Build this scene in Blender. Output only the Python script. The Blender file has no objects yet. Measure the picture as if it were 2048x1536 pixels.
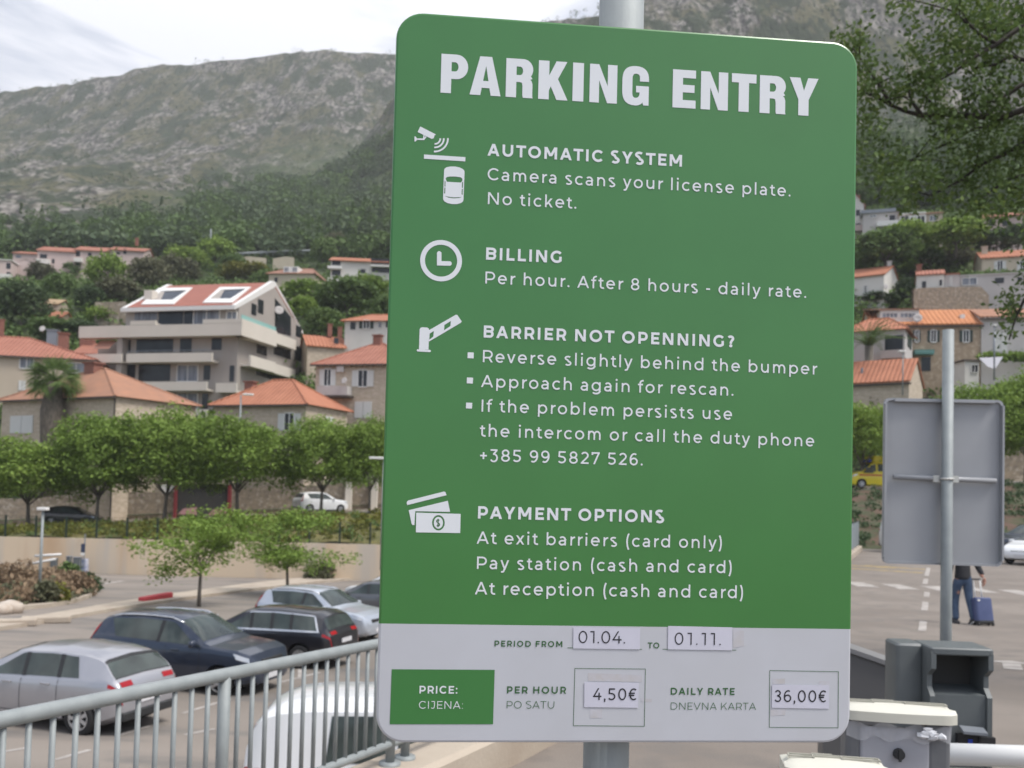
import bpy, bmesh, math, random
import numpy as np
from mathutils import Vector, Matrix, noise
from mathutils.geometry import tessellate_polygon
from math import sin, cos, pi, radians, sqrt, atan2, tan

SC = bpy.context.scene
COL = SC.collection
RNG = random.Random(11)

# ------------------------------------------------------------------ camera
F, CX, CY = 1850.0, 1024.0, 920.0          # in pixels of the 2048 x 1536 photograph
CAM_Z = 1.6
UPc = Vector((0.02475, -0.99904, 0.0358)).normalized()      # world up seen by the camera (right, down, forward)
fw = Vector((0, 0, 1)); FWD = (fw - UPc * fw.dot(UPc)).normalized()
RGT = FWD.cross(UPc) * -1
if RGT.x < 0: RGT = -RGT
def c2w(v):                                 # camera vector (right, down, forward) -> world (x, y, z)
    v = Vector(v); return Vector((v.dot(RGT), v.dot(FWD), v.dot(UPc)))
CAMP = Vector((0, 0, CAM_Z))
def ray(px, py): return c2w(((px - CX) / F, (py - CY) / F, 1.0))
def P(px, py, Y):                           # world point of a pixel at ground distance Y
    r = ray(px, py); return CAMP + r * (Y / r.y)
def G(px, py, z):                           # world point of a pixel on the level z
    r = ray(px, py); return CAMP + r * ((z - CAM_Z) / r.z)
def ppm(Y): return F / Y
cam_d = bpy.data.cameras.new('camera'); cam = bpy.data.objects.new('camera', cam_d); COL.objects.link(cam)
cx_, cy_, cz_ = c2w((1, 0, 0)), c2w((0, -1, 0)), c2w((0, 0, -1))
M = Matrix((cx_, cy_, cz_)).transposed().to_4x4(); M.translation = CAMP
cam.matrix_world = M
cam_d.sensor_width = 36.0; cam_d.lens = 36.0 * F / 2048.0
cam_d.shift_y = (CY - 768.0) / 2048.0; cam_d.shift_x = 0
cam_d.clip_start = 0.05; cam_d.clip_end = 6000
cam_d.dof.use_dof = True; cam_d.dof.focus_distance = 1.35; cam_d.dof.aperture_fstop = 9.0
SC.camera = cam

# ------------------------------------------------------------------ sky, sun, exposure
SUN_EL, SUN_AZ = radians(57), radians(114)   # azimuth measured clockwise from +Y
W = bpy.data.worlds.new('World'); SC.world = W; W.use_nodes = True
nt = W.node_tree; nt.nodes.clear()
def N(t, **k):
    n = nt.nodes.new(t)
    for a, b in k.items(): setattr(n, a, b)
    return n
wo = N('ShaderNodeOutputWorld'); bg = N('ShaderNodeBackground'); sky = N('ShaderNodeTexSky')
sky.sky_type = 'NISHITA'; sky.sun_disc = False; sky.sun_elevation = SUN_EL; sky.sun_rotation = SUN_AZ
sky.air_density = 1.0; sky.dust_density = 2.0
tc = N('ShaderNodeTexCoord'); mp = N('ShaderNodeMapping'); mp.inputs['Scale'].default_value = (1.0, 1.0, 2.6)
mp.inputs['Location'].default_value = (0.35, 0.0, 0.1); mp.inputs['Rotation'].default_value = (0, radians(24), 0)
n1 = N('ShaderNodeTexNoise'); n1.inputs['Scale'].default_value = 2.6; n1.inputs['Detail'].default_value = 7; n1.inputs['Roughness'].default_value = .55
n1.inputs['Distortion'].default_value = .6
r1 = N('ShaderNodeValToRGB'); r1.color_ramp.elements[0].position = .445; r1.color_ramp.elements[1].position = .60
r1.color_ramp.elements[0].color = (.10, .10, .10, 1); r1.color_ramp.elements[1].color = (1, 1, 1, 1)
sz_ = N('ShaderNodeSeparateXYZ'); mr = N('ShaderNodeMapRange'); mr.inputs['From Min'].default_value = .30; mr.inputs['From Max'].default_value = .85
cl = N('ShaderNodeMix', data_type='RGBA'); cl.inputs['A'].default_value = (6.6, 6.75, 7.4, 1); cl.inputs['B'].default_value = (12.2, 12.2, 12.4, 1)      # an overcast sky is brightest overhead
mx = N('ShaderNodeMix', data_type='RGBA')
L = nt.links.new
L(tc.outputs['Generated'], sz_.inputs[0]); L(sz_.outputs['Z'], mr.inputs['Value']); L(mr.outputs['Result'], cl.inputs['Factor']); L(cl.outputs['Result'], mx.inputs['B'])
L(tc.outputs['Generated'], mp.inputs['Vector']); L(mp.outputs['Vector'], n1.inputs['Vector']); L(n1.outputs['Fac'], r1.inputs['Fac'])
L(r1.outputs['Color'], mx.inputs['Factor']); L(sky.outputs['Color'], mx.inputs['A']); L(mx.outputs['Result'], bg.inputs['Color'])
bg.inputs['Strength'].default_value = 0.115; L(bg.outputs['Background'], wo.inputs['Surface'])
sun_d = bpy.data.lights.new('sun', 'SUN'); sun_d.energy = 2.6; sun_d.angle = radians(18); sun_d.color = (1.0, .96, .90)
sun = bpy.data.objects.new('sun', sun_d); COL.objects.link(sun)
sd = Vector((sin(SUN_AZ) * cos(SUN_EL), cos(SUN_AZ) * cos(SUN_EL), sin(SUN_EL)))
sun.rotation_euler = sd.to_track_quat('Z', 'Y').to_euler()
SC.view_settings.view_transform = 'Standard'; SC.view_settings.look = 'None'
SC.view_settings.exposure = 0.50; SC.view_settings.gamma = 1.0
SC.render.engine = 'CYCLES'
SC.cycles.use_denoising = True; SC.cycles.max_bounces = 6; SC.cycles.diffuse_bounces = 3; SC.cycles.glossy_bounces = 3
SC.cycles.volume_bounces = 0; SC.cycles.transmission_bounces = 4; SC.cycles.transparent_max_bounces = 8; SC.cycles.caustics_reflective = False; SC.cycles.caustics_refractive = False

# ------------------------------------------------------------------ helpers
class MB:
    def __init__(s): s.v, s.f, s.m = [], [], []
    def add(s, vs, fs, m=0):
        o = len(s.v); s.v += [tuple(x) for x in vs]; s.f += [tuple(i + o for i in f) for f in fs]; s.m += [m] * len(fs); return s
    def box(s, c, d, rz=0, m=0, taper=1.0, R=None):
        c = Vector(c); hx, hy, hz = d[0] / 2, d[1] / 2, d[2] / 2
        q = R if R is not None else Matrix.Rotation(rz, 3, 'Z')
        vs = []
        for z, t in ((-hz, 1), (hz, taper)):
            for x, y in ((-hx, -hy), (hx, -hy), (hx, hy), (-hx, hy)): vs.append(c + q @ Vector((x * t, y * t, z)))
        return s.add(vs, [(3, 2, 1, 0), (4, 5, 6, 7), (0, 1, 5, 4), (1, 2, 6, 5), (2, 3, 7, 6), (3, 0, 4, 7)], m)
    def rbox(s, c, d, r=.01, seg=3, rz=0, m=0, R=None):      # box with rounded vertical edges and chamfered ends
        c = Vector(c); hx, hy, hz = d[0] / 2, d[1] / 2, d[2] / 2; q = R if R is not None else Matrix.Rotation(rz, 3, 'Z')
        def ring(rr, ins):
            o = []
            for k, (sx, sy) in enumerate(((1, 1), (-1, 1), (-1, -1), (1, -1))):
                for j in range(seg + 1):
                    a = (k + j / seg) * pi / 2
                    o.append((sx * (hx - rr) + cos(a) * (rr - ins), sy * (hy - rr) + sin(a) * (rr - ins)))
            return o
        n = 4 * (seg + 1); vs = []
        ch = min(r * .5, hz * .4)
        for z, ins in ((-hz, ch), (-hz + ch, 0), (hz - ch, 0), (hz, ch)):
            vs += [c + q @ Vector((x, y, z)) for x, y in ring(r, ins)]
        fs = [tuple(reversed(range(n))), tuple(range(3 * n, 4 * n))]
        for l in range(3):
            for i in range(n): j = (i + 1) % n; fs.append((l * n + i, l * n + j, (l + 1) * n + j, (l + 1) * n + i))
        return s.add(vs, fs, m)
    def tube(s, pts, r, seg=8, m=0, cap=True):
        pts = [Vector(p) for p in pts]; k = len(pts)
        rs = r if hasattr(r, '__len__') else [r] * k
        vs, fs = [], []; up = None
        for i, p in enumerate(pts):
            t = (pts[min(i + 1, k - 1)] - pts[max(i - 1, 0)]).normalized()
            if up is None: up = t.orthogonal().normalized()
            up = (up - t * up.dot(t)).normalized(); b = t.cross(up)
            for j in range(seg):
                a = 2 * pi * j / seg; vs.append(p + (up * cos(a) + b * sin(a)) * rs[i])
        for i in range(k - 1):
            for j in range(seg): j2 = (j + 1) % seg; fs.append((i * seg + j, i * seg + j2, (i + 1) * seg + j2, (i + 1) * seg + j))
        if cap: fs.append(tuple(reversed(range(seg)))); fs.append(tuple(range((k - 1) * seg, k * seg)))
        return s.add(vs, fs, m)
    def prism(s, poly, d, m=0, holes=()):       # closed outline of 3-d points, pushed along d
        d = Vector(d); loops = [[Vector(p) for p in poly]] + [[Vector(p) for p in h] for h in holes]
        tri = tessellate_polygon(loops); flat = [p for l in loops for p in l]; n = len(flat)
        vs = flat + [p + d for p in flat]
        nrm = (flat[tri[0][1]] - flat[tri[0][0]]).cross(flat[tri[0][2]] - flat[tri[0][0]])
        fl = nrm.dot(d) > 0
        fs = [tuple(reversed(t)) if fl else tuple(t) for t in tri] + [tuple(i + n for i in (t if fl else reversed(t))) for t in tri]
        o = 0
        for l in loops:
            k = len(l)
            for i in range(k):
                j = (i + 1) % k; fs.append((o + i, o + j, o + j + n, o + i + n))
            o += k
        return s.add(vs, fs, m)
    def flat(s, loops, m=0):                     # a filled flat outline (first loop) with holes
        loops = [[Vector(p) for p in l] for l in loops]
        tri = tessellate_polygon(loops); return s.add([p for l in loops for p in l], [tuple(t) for t in tri], m)
    def grid(s, rows, m=0, closed=False):
        n = len(rows[0]); vs = [p for r in rows for p in r]; fs = []
        for i in range(len(rows) - 1):
            for j in range(n if closed else n - 1):
                j2 = (j + 1) % n; fs.append((i * n + j, i * n + j2, (i + 1) * n + j2, (i + 1) * n + j))
        return s.add(vs, fs, m)
    def blob(s, c, r, sub=1, jit=.18, m=0, rng=RNG):
        bm = bmesh.new(); bmesh.ops.create_icosphere(bm, subdivisions=sub, radius=1)
        r = Vector(r) if hasattr(r, '__len__') else Vector((r, r, r)); c = Vector(c)
        vs = [c + Vector((v.co.x * r.x, v.co.y * r.y, v.co.z * r.z)) * (1 + rng.uniform(-jit, jit)) for v in bm.verts]
        fs = [tuple(v.index for v in f.verts) for f in bm.faces]; bm.free()
        return s.add(vs, fs, m)
    def lathe(s, prof, c=(0, 0, 0), seg=16, m=0, R=None):
        c = Vector(c); q = R if R is not None else Matrix.Identity(3)
        rows = [[c + q @ Vector((r * cos(2 * pi * j / seg), r * sin(2 * pi * j / seg), z)) for j in range(seg)] for r, z in prof]
        return s.grid(rows, m, closed=True)
    def build(s, name, mats, parent=None, smooth=False, world=False, loc=None, fixn=True, auto=None):
        me = bpy.data.meshes.new(name)
        vs = s.v
        if world and parent is not None:
            iv = (Matrix.Translation(parent.location) @ parent.rotation_euler.to_matrix().to_4x4()).inverted(); vs = [tuple(iv @ Vector(v)) for v in vs]
        elif loc is not None: L_ = Vector(loc); vs = [tuple(Vector(v) - L_) for v in vs]
        me.from_pydata(vs, [], s.f)
        mats = mats if isinstance(mats, (list, tuple)) else [mats]
        for mm in mats: me.materials.append(mm)
        if len(mats) > 1: me.polygons.foreach_set('material_index', s.m)
        me.update()
        if fixn:
            bm = bmesh.new(); bm.from_mesh(me); bmesh.ops.recalc_face_normals(bm, faces=bm.faces); bm.to_mesh(me); bm.free()
        if smooth: me.polygons.foreach_set('use_smooth', [True] * len(me.polygons))
        if auto is not None:
            me.polygons.foreach_set('use_smooth', [True] * len(me.polygons)); me.set_sharp_from_angle(angle=radians(auto))
        o = bpy.data.objects.new(name, me); COL.objects.link(o)
        if parent is not None: o.parent = parent
        elif loc is not None: o.location = loc
        return o
def thing(name, label, cat, loc=(0, 0, 0), rz=0, group=None):
    o = bpy.data.objects.new(name, None); COL.objects.link(o); o.location = loc; o.rotation_euler = (0, 0, rz)
    o.empty_display_size = .2
    o['label'] = label; o['category'] = cat
    if group: o['group'] = group
    return o
def tag(o, label, cat, group=None):
    o['label'] = label; o['category'] = cat
    if group: o['group'] = group
    return o
def struct(o): o['kind'] = 'structure'; return o
def copy_tree(o, parent=None):
    c = o.copy(); COL.objects.link(c)
    if parent is not None: c.parent = parent
    for ch in list(o.children): copy_tree(ch, c)
    return c

def mat(name, c1, c2=None, scale=4.0, rough=.7, metal=0.0, bump=0.0, bscale=None, detail=4, spec=None, coord='Object', ramp=(.35, .65), c3=None, s3=40, stretch=None, coat=0.0):
    m = bpy.data.materials.new(name); m.use_nodes = True; t = m.node_tree; b = t.nodes['Principled BSDF']
    b.inputs['Base Color'].default_value = (*c1, 1); b.inputs['Roughness'].default_value = rough; b.inputs['Metallic'].default_value = metal
    if spec is not None: b.inputs['Specular IOR Level'].default_value = spec
    if coat: b.inputs['Coat Weight'].default_value = coat; b.inputs['Coat Roughness'].default_value = .06
    if c2 is None and not bump: return m
    tcn = t.nodes.new('ShaderNodeTexCoord'); src = tcn.outputs[coord]
    if stretch is not None:
        mp_ = t.nodes.new('ShaderNodeMapping'); mp_.inputs['Scale'].default_value = stretch; t.links.new(src, mp_.inputs['Vector']); src = mp_.outputs['Vector']
    if c2 is not None:
        n = t.nodes.new('ShaderNodeTexNoise'); n.inputs['Scale'].default_value = scale; n.inputs['Detail'].default_value = detail; t.links.new(src, n.inputs['Vector'])
        r = t.nodes.new('ShaderNodeValToRGB'); r.color_ramp.elements[0].position, r.color_ramp.elements[1].position = ramp
        r.color_ramp.elements[0].color = (*c1, 1); r.color_ramp.elements[1].color = (*c2, 1); t.links.new(n.outputs['Fac'], r.inputs['Fac'])
        out = r.outputs['Color']
        if c3 is not None:
            n3 = t.nodes.new('ShaderNodeTexNoise'); n3.inputs['Scale'].default_value = s3; n3.inputs['Detail'].default_value = 3; t.links.new(src, n3.inputs['Vector'])
            r3 = t.nodes.new('ShaderNodeValToRGB'); r3.color_ramp.elements[0].position, r3.color_ramp.elements[1].position = .52, .66
            r3.color_ramp.elements[0].color = (0, 0, 0, 1); r3.color_ramp.elements[1].color = (.85, .85, .85, 1); t.links.new(n3.outputs['Fac'], r3.inputs['Fac'])
            x = t.nodes.new('ShaderNodeMix'); x.data_type = 'RGBA'; x.inputs['B'].default_value = (*c3, 1)
            t.links.new(r3.outputs['Color'], x.inputs['Factor']); t.links.new(out, x.inputs['A']); out = x.outputs['Result']
        t.links.new(out, b.inputs['Base Color'])
    if bump:
        n2 = t.nodes.new('ShaderNodeTexNoise'); n2.inputs['Scale'].default_value = bscale or scale * 6; n2.inputs['Detail'].default_value = 5; t.links.new(src, n2.inputs['Vector'])
        bp = t.nodes.new('ShaderNodeBump'); bp.inputs['Strength'].default_value = bump; bp.inputs['Distance'].default_value = .02
        t.links.new(n2.outputs['Fac'], bp.inputs['Height']); t.links.new(bp.outputs['Normal'], b.inputs['Normal'])
    return m

def interp(x, xs, ys): return float(np.interp(x, xs, ys))
# ================================================================== the parking sign
galv = mat('galvanised_steel', (.25, .275, .28), (.29, .315, .32), scale=14, rough=.62, metal=.2, bump=.04, bscale=90)
def arc(cx, cy, rx, ry, a0, a1, n=None):
    n = n or max(4, int(abs(a1 - a0) / 11))
    return [(cx + rx * cos(radians(a0 + (a1 - a0) * i / n)), cy + ry * sin(radians(a0 + (a1 - a0) * i / n))) for i in range(n + 1)]
XH, ASC, DSC = .745, 1.06, -.27
def glyph(ch, w):
    """strokes of one letter, cap height 1: (ink width, [stroke ...], left bearing, right bearing)"""
    h = w / 2; S = []; SB, RB, DB = .125, .07, .02
    ln = lambda *p: S.append(('l', list(p)))
    def para(x0, y0, x1, y1, k=1.0):
        hw = h * k * sqrt((x1 - x0) ** 2 + (y1 - y0) ** 2) / abs(y1 - y0); S.append(('p', [(x0 - hw, y0), (x0 + hw, y0), (x1 + hw, y1), (x1 - hw, y1)]))
    def HW(dx, dy): return h * sqrt(dx * dx + dy * dy) / abs(dy)
    dot = lambda x, y, r: S.append(('d', (x, y, r)))
    ell = lambda x0, x1, y0, y1, a0=0, a1=360: ln(*arc((x0 + x1) / 2, (y0 + y1) / 2, (x1 - x0) / 2 - h, (y1 - y0) / 2 - h, a0, a1))
    def scurve(Wd, y0, y1, e=.012):
        y0 -= e; y1 += e; ym = y0 + (y1 - y0) * .52
        up = arc(Wd / 2, (ym + h * .0 + y1) / 2 + h * .25, Wd / 2 - h * 1.05, (y1 - ym) / 2 - h * .25 - h * .5 + .0, 38, 255)
        r2y = (ym - y0) / 2
        lo = arc(Wd / 2, (ym + y0) / 2 - h * .25, Wd / 2 - h, r2y - h * .25 - h * .5, 75, -145)
        ln(*(up + lo))
    if ch == ' ': return (.0, [], .17, .17)
    if ch == 'A': Wd = 1.0; k = HW(.5, 1); para(k, 0, .5, 1); para(Wd - k, 0, .5, 1); ln((.22, .30), (.78, .30)); return (Wd, S, DB, DB)
    if ch == 'B':
        Wd = .82; ln((h, 0), (h, 1)); m = .525
        ln(*([(h, 1 - h)] + arc(.50, (1 - h + m) / 2, .26 - h * .35, (1 - h - m) / 2, 90, -90) + [(h, m)]))
        ln(*([(h, m)] + arc(.52, (m + h) / 2, Wd - .52 - h, (m - h) / 2, 90, -90) + [(h, h)])); return (Wd, S, SB, RB)
    if ch in 'CG':
        Wd = .94; a = arc(.52, .5, .52 - h, .51 - h, 42, 318 if ch == 'C' else 322); ln(*a)
        if ch == 'G': Wd = .92; ln((Wd - h, .52), (Wd - h, .135))
        return (Wd, S, RB, .05 if ch == 'C' else .1)
    if ch == 'D': Wd = .95; ln((h, 0), (h, 1)); ln(*([(h, 1 - h)] + arc(.42, .5, Wd - .42 - h, .5 - h, 90, -90) + [(h, h)])); return (Wd, S, SB, RB)
    if ch in 'EFL':
        Wd = {'E': .70, 'F': .69, 'L': .66}[ch]; ln((h, 0), (h, 1))
        if ch != 'L': ln((h, 1 - h), (Wd, 1 - h)); ln((h, .5), (Wd - .07, .5))
        if ch != 'F': ln((h, h), (Wd, h))
        return (Wd, S, SB, .05)
    if ch == 'H': Wd = .88; ln((h, 0), (h, 1)); ln((Wd - h, 0), (Wd - h, 1)); ln((h, .5), (Wd - h, .5)); return (Wd, S, SB, SB)
    if ch == 'I': ln((h, 0), (h, 1)); return (w, S, SB, SB)
    if ch == 'J': Wd = .55; ln(*([(.08, 1 - h), (Wd - h, 1 - h), (Wd - h, .32)] + arc(.27, .30, .28 - h, .31 - h, 0, -140))); return (Wd, S, .02, .1)
    if ch == 'K': Wd = .86; ln((h, 0), (h, 1)); k = HW(.7, .7); para(w * .9, .30, Wd - .02 - k, 1); para(.40, .56, Wd - k, 0); return (Wd, S, SB, DB)
    if ch == 'M': Wd = 1.06; ln((h, 0), (h, 1)); ln((Wd - h, 0), (Wd - h, 1)); para(h * 1.15, 1, Wd / 2, .24); para(Wd - h * 1.15, 1, Wd / 2, .24); return (Wd, S, SB, SB)
    if ch == 'N': Wd = .90; ln((h, 0), (h, 1)); ln((Wd - h, 0), (Wd - h, 1)); para(h * 1.15, 1, Wd - h * 1.15, 0); return (Wd, S, SB, SB)
    if ch == 'O': Wd = 1.06; ell(0, Wd, -.012, 1.012); return (Wd, S, RB, RB)
    if ch in 'PR':
        Wd = .80; ln((h, 0), (h, 1)); m = .36 if ch == 'P' else .38
        ln(*([(h, 1 - h)] + arc(.43, (1 - h + m) / 2, Wd - .43 - h, (1 - h - m) / 2, 90, -90) + [(h, m)]))
        if ch == 'R': k = HW(.25, .38); para(.50, .38, Wd - k + .02, 0)
        return (Wd, S, SB, .05)
    if ch in 'Ss':
        Wd = .76 if ch == 'S' else .58; scurve(Wd, 0, 1 if ch == 'S' else XH); return (Wd, S, .06, .06)
    if ch == 'T': Wd = .82; ln((0, 1 - h), (Wd, 1 - h)); ln((Wd / 2, 0), (Wd / 2, 1)); return (Wd, S, DB, DB)
    if ch == 'U': Wd = .89; ln(*([(h, 1)] + arc(Wd / 2, .42, Wd / 2 - h, .43 - h, 180, 360) + [(Wd - h, 1)])); return (Wd, S, SB, SB)
    if ch in 'Vv':
        Wd, t = (1.0, 1) if ch == 'V' else (.70, XH); k = HW(Wd / 2, t); para(k, t, Wd / 2, 0); para(Wd - k, t, Wd / 2, 0); return (Wd, S, DB, DB)
    if ch == 'Y': Wd = .94; k = HW(.47, .6); para(k, 1, Wd / 2, .38); para(Wd - k, 1, Wd / 2, .38); ln((Wd / 2, 0), (Wd / 2, .42)); return (Wd, S, DB, DB)
    if ch == 'a':
        Wd = .61; ln((Wd - h, 0), (Wd - h, .46)); ln(*([(Wd - h, .44)] + arc(Wd / 2, .44, Wd / 2 - h, XH + .012 - h - .44, 0, 142)))
        t = .445 - h
        ln(*([(Wd - h, t)] + arc(.27, (t + h) / 2 - .004, .27 - h, (t - h) / 2 + .008, 90, 270) + [(.34, h - .010), (.45, h + .03), (Wd - h, .19)])); return (Wd, S, .06, SB)
    if ch in 'bdpqg':
        Wd = .76; ell(0, Wd, -.012, XH + .012)
        x = h if ch in 'bp' else Wd - h
        if ch in 'bd': ln((x, 0), (x, ASC))
        elif ch in 'pq': ln((x, DSC), (x, XH))
        else: ln(*([(x, XH), (x, 0)] + arc(Wd / 2 - .01, .0, Wd / 2 + .01 - h, .28 - h, 0, -142)))
        return (Wd, S, *((SB, RB) if ch in 'bp' else (RB, SB)))
    if ch == 'c': Wd = .70; ln(*arc(.385, XH / 2, .385 - h, XH / 2 + .012 - h, 46, 314)); return (Wd - .02, S, RB, .04)
    if ch == 'e': Wd = .74; y = XH / 2; ln((h * .6, y), (Wd - h, y)); ln(*([(Wd - h, y - h)] + arc(Wd / 2, y, Wd / 2 - h, XH / 2 + .012 - h, 0, 316))); return (Wd, S, RB, RB)
    if ch == 'f': Wd = .44; ln(*([(.19, 0)] + arc(.19 + .25, .80, .25, 1.07 - h - .80, 180, 82))); ln((0, XH - h), (.42, XH - h)); return (Wd, S, .03, .02)
    if ch in 'nhm':
        yc = .40
        def arch(x0, x1): ln(*([(x0 + h, .30)] + arc((x0 + x1) / 2, yc, (x1 - x0) / 2 - h, XH + .012 - h - yc, 180, 0) + [(x1 - h, 0)]))
        ln((h, 0), (h, ASC if ch == 'h' else XH))
        if ch == 'm': arch(0, .60); arch(.60 - w, 1.2 - w); return (1.2 - w, S, SB, SB - .01)
        arch(0, .67); return (.67, S, SB, SB - .01)
    if ch in 'il':
        ln((h, 0), (h, XH if ch == 'i' else ASC))
        if ch == 'i': dot(h, .985, h * 1.3)
        return (w, S, SB, SB)
    if ch == 'k': Wd = .66; ln((h, 0), (h, ASC)); k = HW(.5, .5); para(w * .9, .22, Wd - .03 - k, XH); para(.29, .40, Wd - k, 0); return (Wd, S, SB, DB)
    if ch == 'o': Wd = .77; ell(0, Wd, -.012, XH + .012); return (Wd, S, RB, RB)
    if ch == 'r': Wd = .38; ln((h, 0), (h, XH)); ln(*([(h, .26)] + arc(.40, .37, .40 - h, XH + .012 - h - .37, 180, 92))); return (Wd, S, SB, .01)
    if ch == 't': Wd = .45; ln(*([(.19, .91)] + arc(.19 + .21, .22, .21, .232 - h, 180, 292))); ln((0, XH - h), (.42, XH - h)); return (Wd, S, .03, .03)
    if ch == 'u': Wd = .67; ln(*([(h, XH)] + arc(Wd / 2, .345, Wd / 2 - h, .357 - h, 180, 360) + [(Wd - h, .42)])); ln((Wd - h, 0), (Wd - h, XH)); return (Wd, S, SB, SB)
    if ch == 'x': Wd = .68; k = HW(.5, XH); para(k, 0, Wd - k, XH); para(k, XH, Wd - k, 0); return (Wd, S, DB, DB)
    if ch == 'y':
        Wd = .72; k = HW(.36, XH); para(k, XH, .37, 0); para(Wd - k, XH, .335, -.05)
        ln(*([(.345, .02), (.305, -.08)] + arc(.17, -.08, .135, .20 - h, -20, -130))); return (Wd, S, DB, DB)
    if ch == '0': Wd = .74; ell(0, Wd, -.012, 1.012); return (Wd, S, .07, .07)
    if ch == '1': Wd = .36; ln((Wd - h, 0), (Wd - h, 1)); ln((0, .86 - h), (Wd - h, 1 - h * .9)) if w < .1 else ln((0, 1 - h), (Wd - h, 1 - h)); return (Wd, S, .1, .14)
    if ch == '2': Wd = .66; ln(*(arc(.325, .70, .30 - h * .6, .31 - h, 158, -36) + [(.06, h)])); ln((0.0, h), (Wd, h)); return (Wd, S, .06, .06)
    if ch == '3':
        Wd = .65; ln((.03, 1 - h), (.60, 1 - h)); ln((.57, 1 - h), (.30, .60)); ln(*([(.24, .60)] + arc(.31, .295, .34 - h, .305, 90, -150))); return (Wd, S, .05, .07)
    if ch == 'Z':                                # a rounder figure three, for the paper price labels
        Wd = .62; ln(*(arc(.30, .75, .28 - h, .262 - h, 160, -90) + [(.26, .50 + 0)])); ln(*([(.26, .52)] + arc(.30, .27, .32 - h, .282 - h + .0, 80, -158))); return (Wd, S, .05, .07)
    if ch == '4': Wd = .78; ln((0, .25 + h), (Wd, .25 + h)); para(h * 1.3, .25 + h, .50, 1); ln((.56, 0), (.56, .62)); return (Wd, S, .05, .05)
    if ch == '5': Wd = .66; ln((.62, 1 - h), (.10, 1 - h)); ln((.115, 1), (.085, .52)); ln(*([(.06, .585)] + arc(.30, .30, .36 - h, .31 - h + .0, 90, -145))); return (Wd, S, .06, .07)
    if ch in '69':
        Wd = .70; q = (lambda p: p) if ch == '6' else (lambda p: (Wd - p[0], 1 - p[1]))
        ln(*[q(p) for p in arc(.36, .315, .34 - h, .327 - h, 0, 360)]); ln(*[q(p) for p in arc(.40, .46, .40 - h, .552 - h, 62, 205)]); return (Wd, S, .06, .06)
    if ch == '7': Wd = .68; ln((0, 1 - h), (Wd, 1 - h)); para(.22, 0, Wd - h * 1.1, 1 - h); ln((h, 1), (h, .76)); return (Wd, S, .05, .05)
    if ch == '8': Wd = .72; ell(.045, Wd - .045, .50 - h, 1.012); ell(0, Wd, -.012, .50 + h); return (Wd, S, .07, .07)
    if ch == '.': dot(w * .62, w * .60, w * .62); return (w * 1.24, S, .06, .06)
    if ch == ',': dot(w * .62, w * .55, w * .60); ln((w * .75, w * .5), (w * .45, -w * 1.4)); return (w * 1.24, S, .06, .06)
    if ch == ':': dot(w * .58, w * .56, w * .58); dot(w * .58, .66, w * .58); return (w * 1.16, S, .08, .06)
    if ch == '-': ln((0, .375), (.34, .375)); return (.34, S, .08, .08)
    if ch == '+': ln((0, .45), (.56, .45)); ln((.28, .17), (.28, .73)); return (.56, S, .08, .08)
    if ch in '()':
        a = arc(.50, .42, .44 - h, .84, 128, 232, 10); a = a if ch == '(' else [(.30 - x, y) for x, y in a]; ln(*a); return (.30, S, .08, .06) if ch == '(' else (.30, S, .06, .08)
    if ch == '?': Wd = .64; ln(*(arc(.31, .735, .31 - h, .277 - h, 150, -50) + [(.33, .42), (.33, .29)])); dot(.33, w * .62, w * .66); return (Wd, S, .05, .05)
    if ch == 'E€'[1]: Wd = .70; ln(*arc(.46, .5, .40 - h, .512 - h, 52, 308)); ln((0, .59), (.56, .59)); ln((0, .41), (.52, .41)); return (Wd, S, .03, .05)
    if ch == '$': scurve(.62, .02, .98); ln((.31, -.12), (.31, 1.12)); return (.62, S, .05, .05)
    raise KeyError(ch)

def ribbon(pts, w):
    n = len(pts); L_, R_ = [], []
    closed = n > 3 and abs(pts[0][0] - pts[-1][0]) + abs(pts[0][1] - pts[-1][1]) < 1e-6
    for i, p in enumerate(pts):
        a = pts[i - 1] if i else (pts[-2] if closed else None); b = pts[i + 1] if i < n - 1 else (pts[1] if closed else None)
        d1 = Vector((p[0] - a[0], p[1] - a[1])).normalized() if a else None; d2 = Vector((b[0] - p[0], b[1] - p[1])).normalized() if b else None
        d1 = d1 or d2; d2 = d2 or d1
        n1_, n2_ = Vector((-d1.y, d1.x)), Vector((-d2.y, d2.x)); m = n1_ + n2_
        m = n1_ if m.length < .2 else m.normalized()
        k = min(1 / max(.35, m.dot(n1_)), 2.0) * w / 2
        L_.append((p[0] + m.x * k, p[1] + m.y * k)); R_.append((p[0] - m.x * k, p[1] - m.y * k))
    return L_, R_

# the plane of the sign: local x to the right, z up, -y towards the viewer
HV = c2w((.99563, .0266, .0896)); SGX = Vector((HV.x, HV.y, 0)).normalized(); SGN = Vector((SGX.y, -SGX.x, 0))
_tl, _tr, _br, _bl = [ray(*p) for p in ((793.6, 21), (1716.6, 86), (1700.5, 1486), (750, 1486))]
def _hit(r, d0): return CAMP + r * (d0 / r.dot(-SGN))
_q = [_hit(r, 1.0) for r in (_tl, _tr, _br, _bl)]
SG_D = .90 / ((_q[0] - _q[3]).length + (_q[1] - _q[2]).length) * 2
_q = [_hit(r, SG_D) for r in (_tl, _tr, _br, _bl)]
SG_O = (_q[0] + _q[1] + _q[2] + _q[3]) / 4
SGW = ((_q[0] - _q[1]).length + (_q[2] - _q[3]).length) / 2; SGH = .90
def S2(px, py):
    d = _hit(ray(px, py), SG_D) - SG_O; return (d.dot(SGX), d.z)
sign_rz = atan2(SGX.y, SGX.x)
sign = thing('parking_sign', 'large green and white PARKING ENTRY sign with price boxes on a steel post', 'sign', SG_O, sign_rz)
_lay = [0]
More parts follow.
